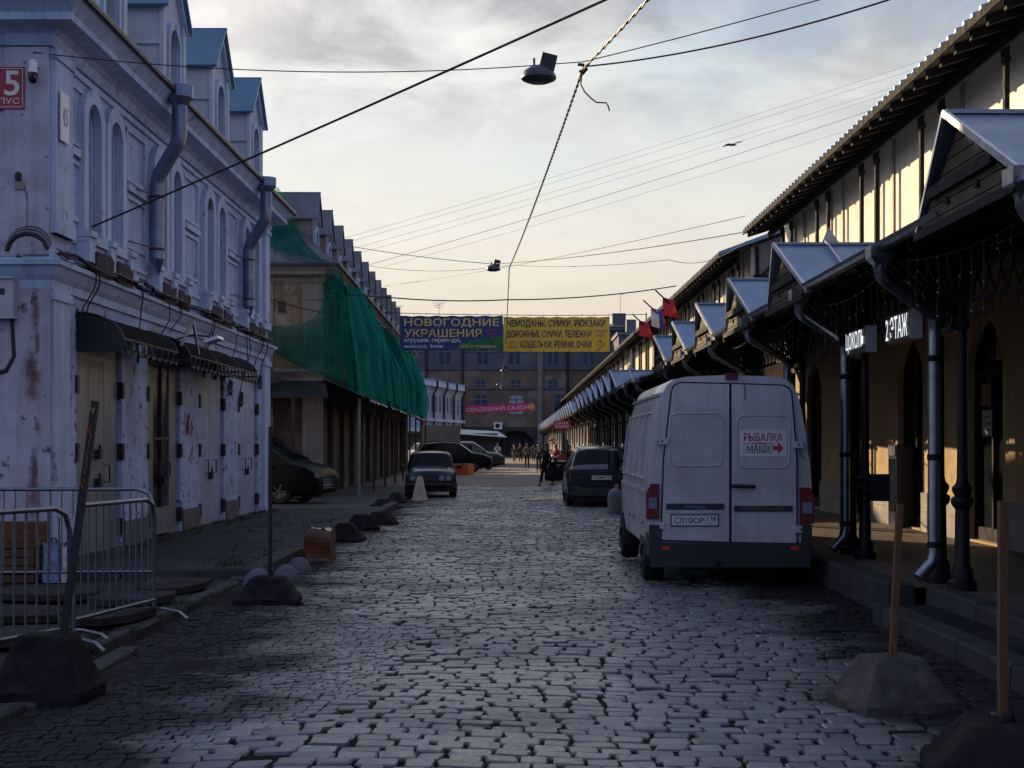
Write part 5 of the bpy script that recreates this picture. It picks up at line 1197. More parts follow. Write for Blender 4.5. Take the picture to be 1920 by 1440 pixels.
b = MB(); b.box(-.70, .70, 4.04, 4.065, .52, .72); g = b.build('grille', m_black, c.r)
for x in (-.55, -.34, .34, .55): MB().cyl((x, 4.06, .62), (x, 4.09, .62), .085, 16).build('headlight', m_clear, c.r)
MB().box(-.80, .80, 4.06, 4.16, .40, .48).build('bumper', m_plast, c.r); plate(c.r, 'A214KE', '78', 4.165, .36, .52, 1) if False else None
MB().box(-.7, .7, .3, 3.8, .18, .3).build('underbody', m_black, c.r)
# ================================================================ things standing in the street
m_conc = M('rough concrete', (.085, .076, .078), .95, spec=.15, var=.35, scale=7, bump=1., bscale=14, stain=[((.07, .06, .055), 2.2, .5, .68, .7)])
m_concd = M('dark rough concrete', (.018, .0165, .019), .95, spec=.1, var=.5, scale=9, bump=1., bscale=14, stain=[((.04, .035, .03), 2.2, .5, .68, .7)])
m_dome = M('blue grey dome concrete', (.075, .085, .105), .7, var=.2, scale=4, bump=.4, bscale=25)
m_wpost = M('brown weathered timber', (.12, .052, .022), .75, var=.35, scale=6, bump=.4, bscale=20, stretch=(6, 6, .6))
m_dpost = M('dark rusty steel', (.014, .010, .009), .6, var=.4, scale=5)
m_steel = M('galvanised steel', (.20, .215, .25), .32, metal=.85, var=.15, scale=8)
def frustum(mb, w0, d0, w1, d1, h, jit=.012, lip=.0):
    """cast concrete foot: four sloping faces on a ragged lip"""
    lip = lip or h * .26; seg = 9; ph = random.random() * 50; nr = 6
    rings = [(w0 * 1.0, d0 * 1.0, -.03), (w0 * 1.04, d0 * 1.04, lip * .35), (w0 * 1.03, d0 * 1.03, lip * .8), (w0 * .93, d0 * .93, lip * 1.08)]
    for i in range(1, nr + 1): t = i / nr; rings.append((w0 * .93 * (1 - t) + w1 * t, d0 * .93 * (1 - t) + d1 * t, lip * 1.08 + (h * .97 - lip * 1.08) * t))
    rings += [(w1 * .93, d1 * .93, h), (w1 * .5, d1 * .5, h + .004)]
    vs = []
    for q, (w, d, z) in enumerate(rings):
        c = [(-w / 2, -d / 2), (w / 2, -d / 2), (w / 2, d / 2), (-w / 2, d / 2)]
        for i in range(4):
            for s_ in range(seg):
                t = s_ / seg; x = c[i][0] * (1 - t) + c[(i + 1) % 4][0] * t; y = c[i][1] * (1 - t) + c[(i + 1) % 4][1] * t
                if s_ == 0: x *= .955; y *= .955
                a = (2.2 if q < 4 else .8) * jit; n_ = Vector((x * 9, y * 9, z * 9 + ph)); e = mnoise.noise_vector(n_) * a + mnoise.noise_vector(n_ * 3.1) * a * .5
                vs.append((x + e.x, y + e.y, z + e.z * .8))
    n = 4 * seg
    mb.add(vs, [(r * n + i, r * n + (i + 1) % n, r * n + n + (i + 1) % n, r * n + n + i) for r in range(len(rings) - 1) for i in range(n)] + [tuple(range((len(rings) - 1) * n, len(rings) * n))]); return mb
def block(label, px, d, w0, w1, h, rz, mat=m_conc, post=None, cat='concrete block', name='concrete_block', group='concrete blocks along the street', deep=None):
    x = (px - CX) * d / F; o = frustum(MB(), w0, deep or w0 * .9, w1, (deep or w0 * .9) * w1 / w0, h).build(name, mat, None, smooth=33); o.location = (x, d, lowf(x, d) - .01); o.rotation_euler = (0, 0, rz); tag(o, label, cat, group)
    return o
def post_in(label, px0, py0, px1, py1, d0, d1, w, mat, rnd=False, extra=None, name='marker_post', cat='post', base=.15):
    p, q = pt(px0, py0, d0), pt(px1, py1, d1); p2 = p + (p - q).normalized() * base; o = empty(name, p2, 0, label, cat, 'posts stuck in concrete blocks'); b = MB(); L = q - p2
    if rnd: b.tube([(0, 0, 0), L * .33 + Vector((.006, 0, 0)), L * .66, L], w / 2, 8)
    else: b.bar((0, 0, 0), L, w, w * .8); u, v = rot_frame(L)
    b.build('shaft', mat, o)
    if extra: extra(o, p2, p, q)
    return o
# right foreground
block('pale concrete block nearest the middle of the right foreground, timber post in it', 1670, 9.15, .62, .34, .33, .22)
post_in('thin brown timber post in the farther right concrete block', 1673, 1240, 1687, 945, 9.15, 9.25, .048, m_wpost)
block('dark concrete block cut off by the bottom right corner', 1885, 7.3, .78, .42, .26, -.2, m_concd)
def collar(o, base, p, q): b = MB(); b.lathe([(.06, 0), (.062, .05), (.05, .06)], p - base - Vector((0, 0, .02)), 8); b.build('collar', m_black, o)
post_in('thicker brown timber post at the right edge in the nearest concrete block', 1880, 1350, 1880, 940, 7.3, 7.3, .050, m_wpost, extra=collar)
# left foreground
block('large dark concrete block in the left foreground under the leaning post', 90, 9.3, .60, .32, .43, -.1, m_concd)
def scrib(o, base, p, q):
    L = q - base; b = MB(); random.seed(3)
    for i in range(9):
        t = .70 + .22 * i / 9; c = L * t + Vector((0, -.026, 0)); b.tube([c + Vector((random.uniform(-.014, .014), -.003, random.uniform(-.03, .03))) for _ in range(4)], .003, 4)
    b.build('orange_scribble', M('orange marker', (.35, .09, .01), .6), o)
    b = MB(); c = L * .965 + Vector((0, -.028, 0)); b.tube([c + Vector(v) for v in ((-.012, 0, .02), (0, 0, -.02), (.013, 0, .02), (.0, 0, .0))], .003, 4); b.build('yellow_scribble', M('yellow marker', (.6, .4, .08), .6), o)
post_in('dark rusty post leaning right with orange scribbles, in the left foreground', 117, 1205, 179, 752, 9.3, 9.3, .050, m_dpost, extra=scrib, base=.25)
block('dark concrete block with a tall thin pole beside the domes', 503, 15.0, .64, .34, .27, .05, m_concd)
post_in('tall thin straight pole in the block beside the concrete domes', 505, 1085, 507, 800, 15.0, 15.0, .042, m_dpost, rnd=True)
for lab, px, d, r in (('concrete dome half hidden behind the block with the tall pole', 484, 16.5, .185), ('middle one of three grey concrete domes', 536, 17.4, .175), ('farthest one of three grey concrete domes', 560, 18.7, .175)):
    x = (px - CX) * d / F; o = MB().dome((0, 0, -.02), r, r * 1.28).build('concrete_dome', m_dome, smooth=60); o.location = (x, d, lowf(x, d)); tag(o, lab, 'dome bollard', 'concrete domes along the left kerb')
# battered brown metal box
def rusty():
    d = 20.4; x = (600 - CX) * d / F; o = empty('metal_box', (x, d, lowf(x, d)), -.08, 'battered rust-brown metal box standing by the left kerb beyond the domes', 'metal box')
    b = MB(); k = 8
    def f(u, v):
        a = u * 4; i = int(a) % 4; t = a - int(a); c = [(-.19, -.17), (.19, -.17), (.19, .17), (-.19, .17)]; p, q = c[i], c[(i + 1) % 4]
        return (p[0] * (1 - t) + q[0] * t + .012 * math.sin(9 * v + i), p[1] * (1 - t) + q[1] * t + .015 * math.sin(6 * v + 3 * u), v * (.455 + .02 * math.sin(a * 5)))
    b.grid(f, 32, k); b.build('shell', M('rust brown paint', (.10, .030, .010), .45, var=.4, scale=6, bump=.4, bscale=8, coat=.2), o)
    t = MB(); t.grid(lambda u, v: (-.185 + .37 * u, -.165 + .33 * v, .45 + .025 * math.sin(u * 11) * math.cos(v * 7)), 8, 8); t.build('torn_lid', M('torn tin', (.45, .38, .3), .3, metal=.8), o)
rusty()
for lab, px, d, w0, w1, h, m in (('dark low pyramid block next to the brown metal box', 648, 24.6, .62, .26, .33, m_concd), ('second dark pyramid block from the brown metal box', 678, 27.7, .64, .3, .31, m_concd), ('third dark pyramid block from the brown metal box', 715, 30.0, .62, .34, .27, m_concd), ('low worn mound of concrete left of the concrete cone', 722, 37.8, .80, .3, .27, m_concd), ('small dark concrete block by the old saloon front wheel', 742, 40.8, .5, .2, .30, m_concd)): block(lab, px, d, w0, w1, h, random.uniform(-.2, .2), m)
o = frustum(MB(), .46, .42, .17, .16, .70, .010, .07).build('concrete_cone', M('pale worn concrete', (.36, .33, .30), .85, var=.2, scale=4, bump=.4, bscale=20)); x = (787 - CX) * 42.6 / F; o.location = (x, 42.6, 0); tag(o, 'pale tapering concrete post standing in front of the old saloon', 'bollard')
x = (1153 - CX) * 34.5 / F; o = MB().lathe([(.175, -.02), (.175, .42), (.16, .50), (.12, .56), (.06, .595), (.005, .605)], (0, 0, 0), 18).build('bollard', M('grey green bollard', (.12, .15, .16), .6, var=.2), smooth=50); o.location = (x, 34.5, 0); tag(o, 'round-topped grey bollard left of the white van front', 'bollard')
# orange plastic barriers
for px, d, w, col, lab in ((858, 77, 1.2, (.45, .09, .015), 'orange-red plastic road barrier behind the old saloon'), (880, 77.5, .55, (.62, .28, .03), 'amber end section of the plastic road barriers')):
    x = (px - CX) * d / F; b = MB(); b.prism([(-w / 2, 0), (w / 2, 0), (w / 2, .12), (w / 2 - .04, .2), (w / 2 - .04, .58), (w / 2 - .1, .64), (-w / 2 + .1, .64), (-w / 2 + .04, .58), (-w / 2 + .04, .2), (-w / 2, .12)], 'y', -.2, .2); o = b.build('road_barrier', M('barrier plastic %.2f' % col[1], col, .5)); o.location = (x, d, 0); tag(o, lab, 'road barrier', 'plastic barriers')
# steel crowd barriers
def barrier(label, a, b_, z0, lean=0.):
    a, b_ = Vector(a), Vector(b_); u = (b_ - a); L = u.length; u = u / L; r = empty('street_barrier', a, math.atan2(u.y, u.x), label, 'barrier', 'steel street barriers')
    H_, lo = 1.10, .17
    f = MB(); f.tube([(0, 0, .02), (0, 0, H_ - .18), (.05, 0, H_ - .05), (.18, 0, H_), (L - .18, 0, H_), (L - .05, 0, H_ - .05), (L, 0, H_ - .18), (L, 0, .02)], .021, 10); f.tube([(0, 0, lo), (L, 0, lo)], .019, 8); f.build('frame', m_steel, r, smooth=50)
    n = int(L / .125)
    for i in range(1, n): b = MB(); b.cyl((L * i / n, 0, lo), (L * i / n, 0, H_ - (.02 if .15 < L * i / n < L - .15 else .07)), .0085, 6); b.build('upright', m_steel, r)
    for x in (.0, L): b = MB(); b.tube([(x, -.32, -.0), (x, -.24, .06), (x, -.08, .09), (x, .08, .09), (x, .24, .06), (x, .32, .0)], .016, 6); b.build('foot', m_steel, r)
    r.location.z = z0; return r
barrier('nearest steel street barrier at the left edge, running along the kerb', (-4.25, 9.15, 0), (-3.49, 11.2, 0), .06)
barrier('second steel street barrier along the kerb behind the leaning post', (-3.63, 11.75, 0), (-3.36, 13.3, 0), .05)
barrier('steel street barrier standing crosswise in front of the house end wall', (-6.4, 16.1, 0), (-4.12, 16.25, 0), .05)
# crates and boxes stacked by the end wall
def crate(label, x, y, z, w, d, h, col, rz=0.):
    o = empty('wooden_crate', (x, y, z), rz, label, 'crate', 'crates by the house end wall'); n = 4
    m = M('crate wood %.2f' % col[0], col, .75, var=.35, scale=5, bump=.3, bscale=20)
    for i in range(n):
        z0 = i * h / n
        b = MB(); b.box(-w / 2, w / 2, -d / 2, -d / 2 + .015, z0 + .008, z0 + h / n - .008); b.box(-w / 2, w / 2, d / 2 - .015, d / 2, z0 + .008, z0 + h / n - .008); b.box(-w / 2, -w / 2 + .015, -d / 2 + .016, d / 2 - .016, z0 + .008, z0 + h / n - .008); b.box(w / 2 - .015, w / 2, -d / 2 + .016, d / 2 - .016, z0 + .008, z0 + h / n - .008); b.build('slat', m, o)
    b = MB()
    for sx in (-1, 1):
        for sy in (-1, 1): b.box(*sorted((sx * (w / 2 - .017), sx * (w / 2 - .05))), *sorted((sy * (d / 2 - .017), sy * (d / 2 - .05))), 0, h)
    b.box(-w / 2 + .02, w / 2 - .02, -d / 2 + .02, d / 2 - .02, 0, .015); b.build('corner_posts_and_floor', m, o)
crate('brown wooden crate at the left edge below the orange crate', -5.95, 17.0, .04, .62, .5, .40, (.09, .04, .018)); crate('orange-brown wooden crate on top of the stack at the left edge', -5.92, 17.02, .44, .62, .5, .30, (.12, .045, .012), .06)
def bag(label, x, y, w, d, h, col, name='packed_bag'):
    o = empty(name, (x, y, .04), .1, label, 'bag'); b = MB(); b.grid(lambda u, v: ((.5 - .06 * v + .02 * math.sin(v * 9 + u * 20)) * w * math.copysign(min(1, 1.25 * abs(math.cos(u * 6.283))), math.cos(u * 6.283)), (.5 - .04 * v) * d * math.copysign(min(1, 1.25 * abs(math.sin(u * 6.283))), math.sin(u * 6.283)), h * v * (1 + .03 * math.sin(u * 25))), 24, 8); b.build('sack', M('printed bag %.2f' % col[2], col, .35, var=.5, scale=9, bump=.4, bscale=12), o)
    b = MB(); b.tube([(-w * .2, 0, h * .98), (-w * .1, 0, h * 1.1), (w * .1, 0, h * 1.1), (w * .2, 0, h * .98)], .012, 6); b.build('bag_handle', m_black, o)
bag('blue and white printed bag beside the crates behind the barrier', -5.47, 16.95, .22, .3, .46, (.16, .24, .42)); bag('crumpled silver foil bag right of the printed bag', -5.30, 16.9, .1, .2, .42, (.5, .5, .55), 'foil_bag')
# ---- things on the white house
def sign45():
    o = empty('number_sign', (-6.45, 17.9, 5.9), 0, 'red house number sign reading 45 КОРПУС cut by the left edge', 'sign'); w, h = 1.02, .56
    K = 17.9 / F; x1 = (46 - CX) * K + 6.45; z1, z0 = EYE + (HY - 125) * K - 5.9, EYE + (HY - 204) * K - 5.9; x0 = x1 - .90
    MB().box(x0, x1, 0, .02, z0, z1).build('plate', M('sign red', (.33, .015, .03), .4, var=.06), o)
    b = MB(); ww = M('sign white', (.72, .7, .68), .5, var=.03)
    for z in (z0 + .02, z1 - .027): b.box(x0 + .02, x1 - .02, -.004, -.001, z, z + .007)
    for x in (x0 + .02, x1 - .027): b.box(x, x + .007, -.004, -.001, z0 + .02, z1 - .02)
    b.build('border', ww, o)
    t = MB(); letter(t, '4', (x1 - .60, -.002, z1 - .36), (1, 0, 0), (0, 0, 1), .24, .31, .03); letter(t, '5', (x1 - .25, -.002, z1 - .36), (1, 0, 0), (0, 0, 1), .19, .31, .03); letter(t, 'КОРПУС', (x1 - .60, -.002, z0 + .06), (1, 0, 0), (0, 0, 1), .54, .075, .01); t.build('lettering', ww, o)
sign45()
def plate45():
    o = empty('number_plate_sign', (XL + .09, 18.2, 5.7), 0, 'small pale plate with a faded 45 on the street face of the white house corner', 'sign'); z0, z1 = -.22, .40
    MB().box(0, .02, -.12, .20, z0, z1).build('plate', M('pale plate', (.62, .62, .66), .35, var=.05), o)
    t = MB(); letter(t, '45', (.021, -.06, -.02), (0, 1, 0), (0, 0, 1), .2, .24, .02); t.build('lettering', M('faded grey', (.38, .38, .42), .6), o)
plate45()
def domecam():
    p = pt(60, 120, 17.75); o = empty('dome_camera', (p.x, 17.9, p.z), 0, 'white dome camera with a black globe beside the red number sign', 'security camera')
    b = MB(); b.bar((0, 0, .02), (0, -.1, .02), .07, .05); b.lathe([(.035, .06), (.05, .02), (.055, -.07), (.062, -.10)], (0, -.12, 0), 14); b.build('housing', m_white, o, smooth=40)
    b = MB(); b.lathe([(.006, -.235), (.04, -.22), (.058, -.17), (.062, -.10)], (0, -.12, 0), 14); b.build('globe', m_glass, o, smooth=60)
domecam()
def smallcam():
    p = pt(35, 335, 17.9); o = empty('bullet_camera', (p.x, 17.94, p.z), 0, 'small camera with a junction box low on the end wall', 'security camera')
    MB().lathe([(.012, -.05), (.04, -.04), (.04, .04), (.02, .06)], (0, -.06, .02), 10).build('camera_head', m_black, o); MB().box(-.05, .07, -.05, -.0, -.13, -.03).build('junction_box', M('beige box', (.3, .27, .24), .6), o)
    MB().tube([(.07, -.03, -.09), (.10, -.03, -.2), (.10, -.02, -.8)], .008, 5).build('cable', m_cableg, o)
smallcam()
def meter():
    K = 17.85 / F; o = empty('meter_box', ((10 - CX) * K, 17.9, EYE + (HY - 562) * K), 0, 'pale grey meter box with a dark slot on the end wall at the left edge', 'meter box')
    MB().box(-.32, .135, -.16, -.0, -.24, .25).build('cabinet', M('meter grey', (.40, .40, .43), .5, var=.06), o); MB().box(-.30, .145, -.19, -.161, .25, .28).build('lid', M('meter grey', (.40, .40, .43), .5), o); MB().box(-.08, .03, -.166, -.161, .05, .13).build('slot', m_black, o)
meter()
def cables():
    random.seed(11); o = empty('cable_bundle', (XL + .2, 18, 3.95), 0, 'tangle of black and grey cables lying along the middle cornice of the white house', 'cables')
    for i in range(9):
        y0, y1 = (17.6, 33) if i < 6 else (random.uniform(18, 22), random.uniform(26, 33)); n = 44; ph = random.random() * 9; pts = []
        for j in range(n + 1):
            y = y0 + (y1 - y0) * j / n; pts.append((-.02 + .10 * random.random() * (i % 3) / 2 + .03 * math.sin(y * 1.7 + ph), y - 18, .04 + .03 * math.sin(y * 2.6 + ph * 2) + .02 * i / 3 + random.uniform(-.02, .03)))
        MB().tube(pts, .010 + .004 * (i % 3), 5).build('cable', m_cable if i % 3 else m_cableg, o)
    for y, l in ((19.0, .75), (19.15, .7), (21.5, .9), (23.2, .65), (23.9, .5), (26.4, .9), (26.6, 1.0), (28.9, .8), (29.8, 1.3), (30.1, 1.0), (31.5, .7), (32.0, .9)):
        pts = [(.03, y - 18, .08)]; 
        for j in range(1, 8): t = j / 7; pts.append((.05 - .16 * t + .03 * math.sin(t * 6 + y), y - 18 + .25 * t * math.sin(y * 3) + .12 * math.sin(t * 5), .06 - l * t))
        MB().tube(pts, .011, 5).build('hanging_cable', m_cable, o)
    for y, z in ((27.4, -.9), (28.9, -1.15), (30.0, -1.35), (32.2, -.9)):
        for k in range(5): MB().tube([(-.13 + .03 * math.sin(t * 2.1 + k), y - 18 + .16 * math.cos(t * .9 + k) * (.6 + .1 * k), z + .16 * math.sin(t * .9 + k)) for t in range(7)], .009, 5, closed=True).build('cable_coil', m_cable, o)
    # the fat coils at the corner
    for k in range(5): MB().tube([(-.3 - .25 * math.cos(t * .5), -.55 + .02 * k, .04 + .22 * math.sin(t * .5) + .02 * k) for t in range(7)], .03, 7).build('cable_coil', m_cableg if k % 2 else m_cable, o)
    MB().tube([(-.55, -.12, .05), (-.62, -.1, -.1), (-.66, -.09, -.5), (-.62, -.09, -1.2), (-.72, -.1, -1.38), (-.9, -.12, -1.42)], .03, 7).build('hanging_cable', m_cable, o)
cables()
def flood(label, y, z, arm):
    o = empty('floodlight', (XL, y, z), 0, label, 'floodlight', 'floodlights on the white house'); MB().tube([(0.0, 0, 0), (arm * .6, 0, .12), (arm, .0, .1)], .016, 6).build('arm', m_black, o)
    MB().slab([(arm - .02, -.28, .02), (arm + .20, -.24, .10), (arm + .20, .22, .10), (arm - .02, .18, .02)], (0.02, 0, -.05)).build('lamp_head', M('pale lamp housing', (.55, .57, .62), .3, metal=.4), o)
flood('flat pale floodlight tilted above the iron awning', 23.9, 3.35, .7)
def bracket():
    o = empty('metal_strut', (XL, 22.6, 3.3), 0, 'bent pale metal strut on the nearer iron awning', 'strut'); MB().bar((.55, 0, -.1), (.72, .1, .32), .03, .05).build('arm', m_steel, o); MB().bar((.72, .1, .32), (.72, .5, -.2), .03, .05).build('brace', m_steel, o)
bracket()
# ================================================================ overhead: wires, lamps, banners
def wire(label, pts, sag, r, mat=m_cable, n=40, name='overhead_wire'):
    out = []
    for (a, b_), s in zip(zip(pts, pts[1:]), sag): 
        a, b_ = Vector(a), Vector(b_)
        out += [a.lerp(b_, i / n) - Vector((0, 0, s * 4 * (i / n) * (1 - i / n))) for i in range(n)]
    out.append(Vector(pts[-1])); o = MB().tube(out, r, 6).build(name, mat); return tag(o, label, 'wire', 'wires over the street')
wire('thick black cable rising from the white house wall towards the near hall roof', [pt(138, 440, 20.2), (5.5, 9.0, 6.7)], (.05,), .013)
L1 = pt(1010, 122, 19.0)
wire('span wire from the white house corner carrying the nearest hanging lamp', [pt(62, 98, 17.9), L1, pt(1093, 116, 19.2), RP(5.52, 14.0, 6.74)], (.16, .0, .05), .007)
wire('twin black cable joining the knot to the near hall eaves', [pt(1093, 125, 19.2), RP(5.52, 14.15, 6.70)], (.22,), .011)
K0, K1, K2, K3, K4 = pt(1330, -130, 13.5), pt(1093, 130, 19.2), pt(955, 502, 47), pt(943, 690, 100), pt(938, 720, 150)
def twisted(label, pts, sag, r):
    o = empty('twisted_cable', pts[1], 0, label, 'cable', 'wires over the street')
    for ph in (0, math.pi):
        path = []
        for (a, b_), s in zip(zip(pts, pts[1:]), sag):
            a, b_ = Vector(a), Vector(b_); n = max(8, int((b_ - a).length / .10)) if a.y < 60 else 20
            for i in range(n): t = i / n; p = a.lerp(b_, t) - Vector((0, 0, s * 4 * t * (1 - t))); w = p.y * 2 * math.pi / .62 + ph; path.append(p + Vector((math.cos(w) * r * .9, 0, math.sin(w) * r * .9)) - pts[1])
        MB().tube(path, r, 5).build('strand', m_cable if ph else m_cableg, o)
    return o
tw = twisted('twisted lamp cable running down the middle of the street from knot to knot', [K0, K1, K2, K3, K4], (.02, .12, .9, .9), .012)
MB().tube([(-.06, -.05, .05), (.0, 0, .06), (.05, 0, .0), (.0, .04, -.05), (-.04, 0, -.02)], .022, 6).build('knot', m_cable, tw)
MB().tube([pt(x, y, 19.2) - K1 for x, y in ((1092, 132), (1089, 158), (1096, 172), (1108, 184), (1118, 192), (1137, 193), (1140, 198), (1143, 208))], .010, 6).build('loose_end', m_cable, tw)
def lamp(label, p, r, box):
    o = empty('hanging_lamp', p, 0, label, 'street lamp', 'lamps hung over the street')
    MB().lathe([(.03 * r / .23, .02), (r * .5, -.0), (r * .82, -.05), (r * .98, -.12), (r, -.15), (r * .92, -.17), (r * .6, -.20), (.01, -.215)], (0, 0, 0), 20).build('shade', M('dark lamp enamel', (.03, .035, .05), .4), o, smooth=40)
    b = MB(); b.bar((-.06, 0, 0), (-.06, 0, .12), .03); b.bar((0, 0, 0), (.04, 0, .05), .03); b.build('hanger', m_black, o)
    if box: b = MB(); b.bar((.10, 0, -.04), (.15, 0, .16), .16, .2); b.build('ballast_box', m_black, o)
lamp('nearest hanging street lamp, dark oval shade with a box on it', L1 + Vector((0, 0, -.03)), .235, True)
lamp('second hanging street lamp over the middle of the street', pt(925, 497, 47), .24, True); lamp('third hanging street lamp just below the banners', pt(945, 692, 100), .24, True); lamp('farthest hanging street lamp in front of the tenement', pt(935, 719, 150), .26, False)
E2 = lambda px, py, d: pt(px, py, d)
wire('span wire carrying the second lamp from the dormers to the hall end', [E2(652, 461, 50.), E2(925, 495, 47), E2(1390, 436, 33)], (.06, .1), .011)
wire('slack wire crossing just below the second lamp', [E2(690, 498, 56), E2(960, 497, 47), E2(1255, 487, 36), E2(1400, 452, 33)], (.2, .1, .25), .009)
wire('wire slanting up from the ochre house roof to the near hall', [E2(722, 536, 60.5), E2(1397, 405, 33)], (.15,), .008)
wire('thick cable spanning above the banners from the ochre house to the middle hall', [E2(540, 541, 44.2), E2(745, 559, 46), E2(950, 562, 47), E2(1268, 536, 50)], (.02, .06, .12), .022)
wire('low cable along the netting of the ochre house', [E2(505, 560, 43.9), E2(630, 590, 44), E2(748, 618, 60)], (.05, .05), .016)
for i, (a, b_) in enumerate((((640, 448), (1700, 118)), ((643, 457), (1706, 128)), ((655, 468), (1660, 165)), ((665, 477), (1640, 180)), ((690, 497), (1600, 212)), ((720, 500), (1560, 250)))):
    wire(('highest', 'second highest', 'third', 'fourth', 'darkest', 'lowest')[i] + ' of the faint distant wires crossing the right-hand sky', [E2(a[0], a[1], 72), E2(b_[0] + 200, b_[1] - 62, 78)], (.25,), .007 if i != 4 else .013, M('faint grey wire', (.40, .40, .41), .6))
for i, (a, b_, d) in enumerate((((760, 588), (1000, 590), 66.9), ((1000, 590), (1145, 592), 66.9))): pass
def bird():
    o = empty('flying_bird', pt(1374, 272, 60), 0, 'dark gull gliding over the right roofs', 'bird'); k = 60 / F
    MB().tube([(-.16, 0, -.02), (-.08, 0, 0), (.05, .0, .015), (.16, 0, .0)], [.012, .045, .05, .012], 8).build('body', M('gull grey', (.05, .05, .055), .7), o)
    for s in (-1, 1): b = MB(); b.slab([(-.06, 0, .02), (.06, 0, .02), (.03 + s * .22, .0, .13 if s > 0 else .07), (s * .46, .0, .14 if s > 0 else -.08), (-.04 + s * .22, 0, .10 if s > 0 else .04)], (0, .02, .01)); b.build('wing', M('gull grey', (.05, .05, .055), .7), o)
bird()
m_bblue = M('banner blue', (.028, .040, .155), .55, var=.08); m_byel = M('banner yellow', (.70, .47, .03), .55, var=.08); m_gold = M('banner gold', (.72, .54, .16), .6, var=.06); m_bwhite = M('banner white', (.72, .72, .78), .6); m_bred = M('banner pink red', (.50, .05, .12), .6); m_bnavy = M('banner navy', (.015, .02, .085), .6); m_bgreen = M('banner green', (.01, .14, .06), .6)
DB = 67.0; KB = DB / F
def banner(label, px0, px1, py0, py1, mat, items, name='street_banner', d=DB, tilt=0., group='banners across the street'):
    k = d / F; o = empty(name, pt((px0 + px1) / 2, (py0 + py1) / 2, d), 0, label, 'banner', group); w, h = (px1 - px0) * k, (py1 - py0) * k; o.rotation_euler = (0, -tilt, 0)
    b = MB(); n = 40
    b.grid(lambda u, v: ((u - .5) * w, .016 + .012 * math.sin(u * 13) + .006 * math.sin(u * 31), (v - .5) * h + (.02 * math.sin(u * 40) if v == 1 else 0)), n, 6); b.build('cloth', mat, o)
    b = MB()
    for i in range(9):
        for z in (-1, 1): b.cyl((-w / 2 + .06 + (w - .12) * i / 8, -.006, z * (h / 2 - .05)), (-w / 2 + .06 + (w - .12) * i / 8, .0, z * (h / 2 - .05)), .03, 8)
    for i in range(9): b.bar((-w / 2 + .06 + (w - .12) * i / 8, 0, h / 2 - .05), (-w / 2 + .06 + (w - .12) * i / 8, 0, h / 2 + .16), .012)
    b.build('eyelets_and_ties', m_steel, o)
    cx, cy = (px0 + px1) / 2, (py0 + py1) / 2
    for it in items:
        nm, m_, fn = it; t = MB(); fn(t, lambda px: (px - cx) * k, lambda py: (cy - py) * k); t.build(nm, m_, o)
    return o
Y0 = -.004
def L(txt, x0, x1, y0, y1, bold=.02): return lambda t, X, Z: letter(t, txt, (X(x0), Y0, Z(y1)), (1, 0, 0), (0, 0, 1), X(x1) - X(x0), Z(y0) - Z(y1), bold, .003)
def stairs(x, y, s):
    def f(t, X, Z):
        P = [(0, 0), (.28, 0), (.28, .28), (.56, .28), (.56, .56), (.84, .56), (.84, .84), (1.1, .84)]
        for a, e in zip(P, P[1:]): t.bar((X(x + a[0] * s), Y0 - .003, Z(y - a[1] * s)), (X(x + e[0] * s), Y0 - .003, Z(y - e[1] * s)), .05, .006, .025)
        t.bar((X(x - .1 * s), Y0 - .003, Z(y - .55 * s)), (X(x + .5 * s), Y0 - .003, Z(y - 1.15 * s)), .06, .006)
        t.add([(X(x + .22 * s), Y0 - .004, Z(y - 1.2 * s)), (X(x + .62 * s), Y0 - .004, Z(y - 1.3 * s)), (X(x + .56 * s), Y0 - .004, Z(y - .86 * s))], [(0, 1, 2)])
    return f
banner('dark blue banner with gold letters for New Year decorations', 750, 943.2, 592.5, 657, m_bblue, [
    ('green_patch', m_bgreen, lambda t, X, Z: t.add([(X(852), -.0025, Z(656)), (X(942), -.0025, Z(656)), (X(942), -.0025, Z(628)), (X(915), -.0025, Z(634)), (X(880), -.0025, Z(638)), (X(862), -.0025, Z(646))], [(0, 1, 2, 3, 4, 5)])),
    ('gold_lettering', m_gold, lambda t, X, Z: (L('НОВОГОДНИЕ', 758, 936, 597, 614, .03)(t, X, Z), L('УКРАШЕНИЯ', 758, 903, 617, 632, .03)(t, X, Z), L('· ОПТ И РОЗНИЦА ·', 858, 934, 647, 653)(t, X, Z))),
    ('white_lettering', m_bwhite, lambda t, X, Z: (L('игрушки, гирлянды,', 758, 864, 635, 644)(t, X, Z), L('мишура, ёлки', 758, 830, 645.5, 654)(t, X, Z))),
    ('red_lettering', m_bred, lambda t, X, Z: (L('ГАЛЕРЕЯ', 912, 931, 618, 622.5)(t, X, Z), L('2 этаж', 914, 928, 624, 628)(t, X, Z), stairs(918, 645, 11)(t, X, Z)))])
banner('yellow banner with navy letters for suitcases and bags', 944, 1143, 594.5, 659.5, m_byel, [
    ('navy_lettering', m_bnavy, lambda t, X, Z: (L('ЧЕМОДАНЫ, СУМКИ, РЮКЗАКИ', 951, 1135, 599, 615, .035)(t, X, Z), L('ДОРОЖНЫЕ СУМКИ, ТЕЛЕЖКИ', 950, 1109, 619, 635, .035)(t, X, Z), L('КОШЕЛЬКИ, РЕМНИ, ОЧКИ', 976, 1109, 638.5, 654, .03)(t, X, Z))),
    ('red_lettering', m_bred, lambda t, X, Z: (L('ГАЛЕРЕЯ', 1112, 1138, 618, 624)(t, X, Z), L('2 этаж', 1115, 1134, 625.5, 631)(t, X, Z), stairs(1119, 656, 15)(t, X, Z), L('• ОПТ •', 949, 972, 639, 646)(t, X, Z), L('РОЗНИЦА', 951, 971, 648, 653)(t, X, Z)))])
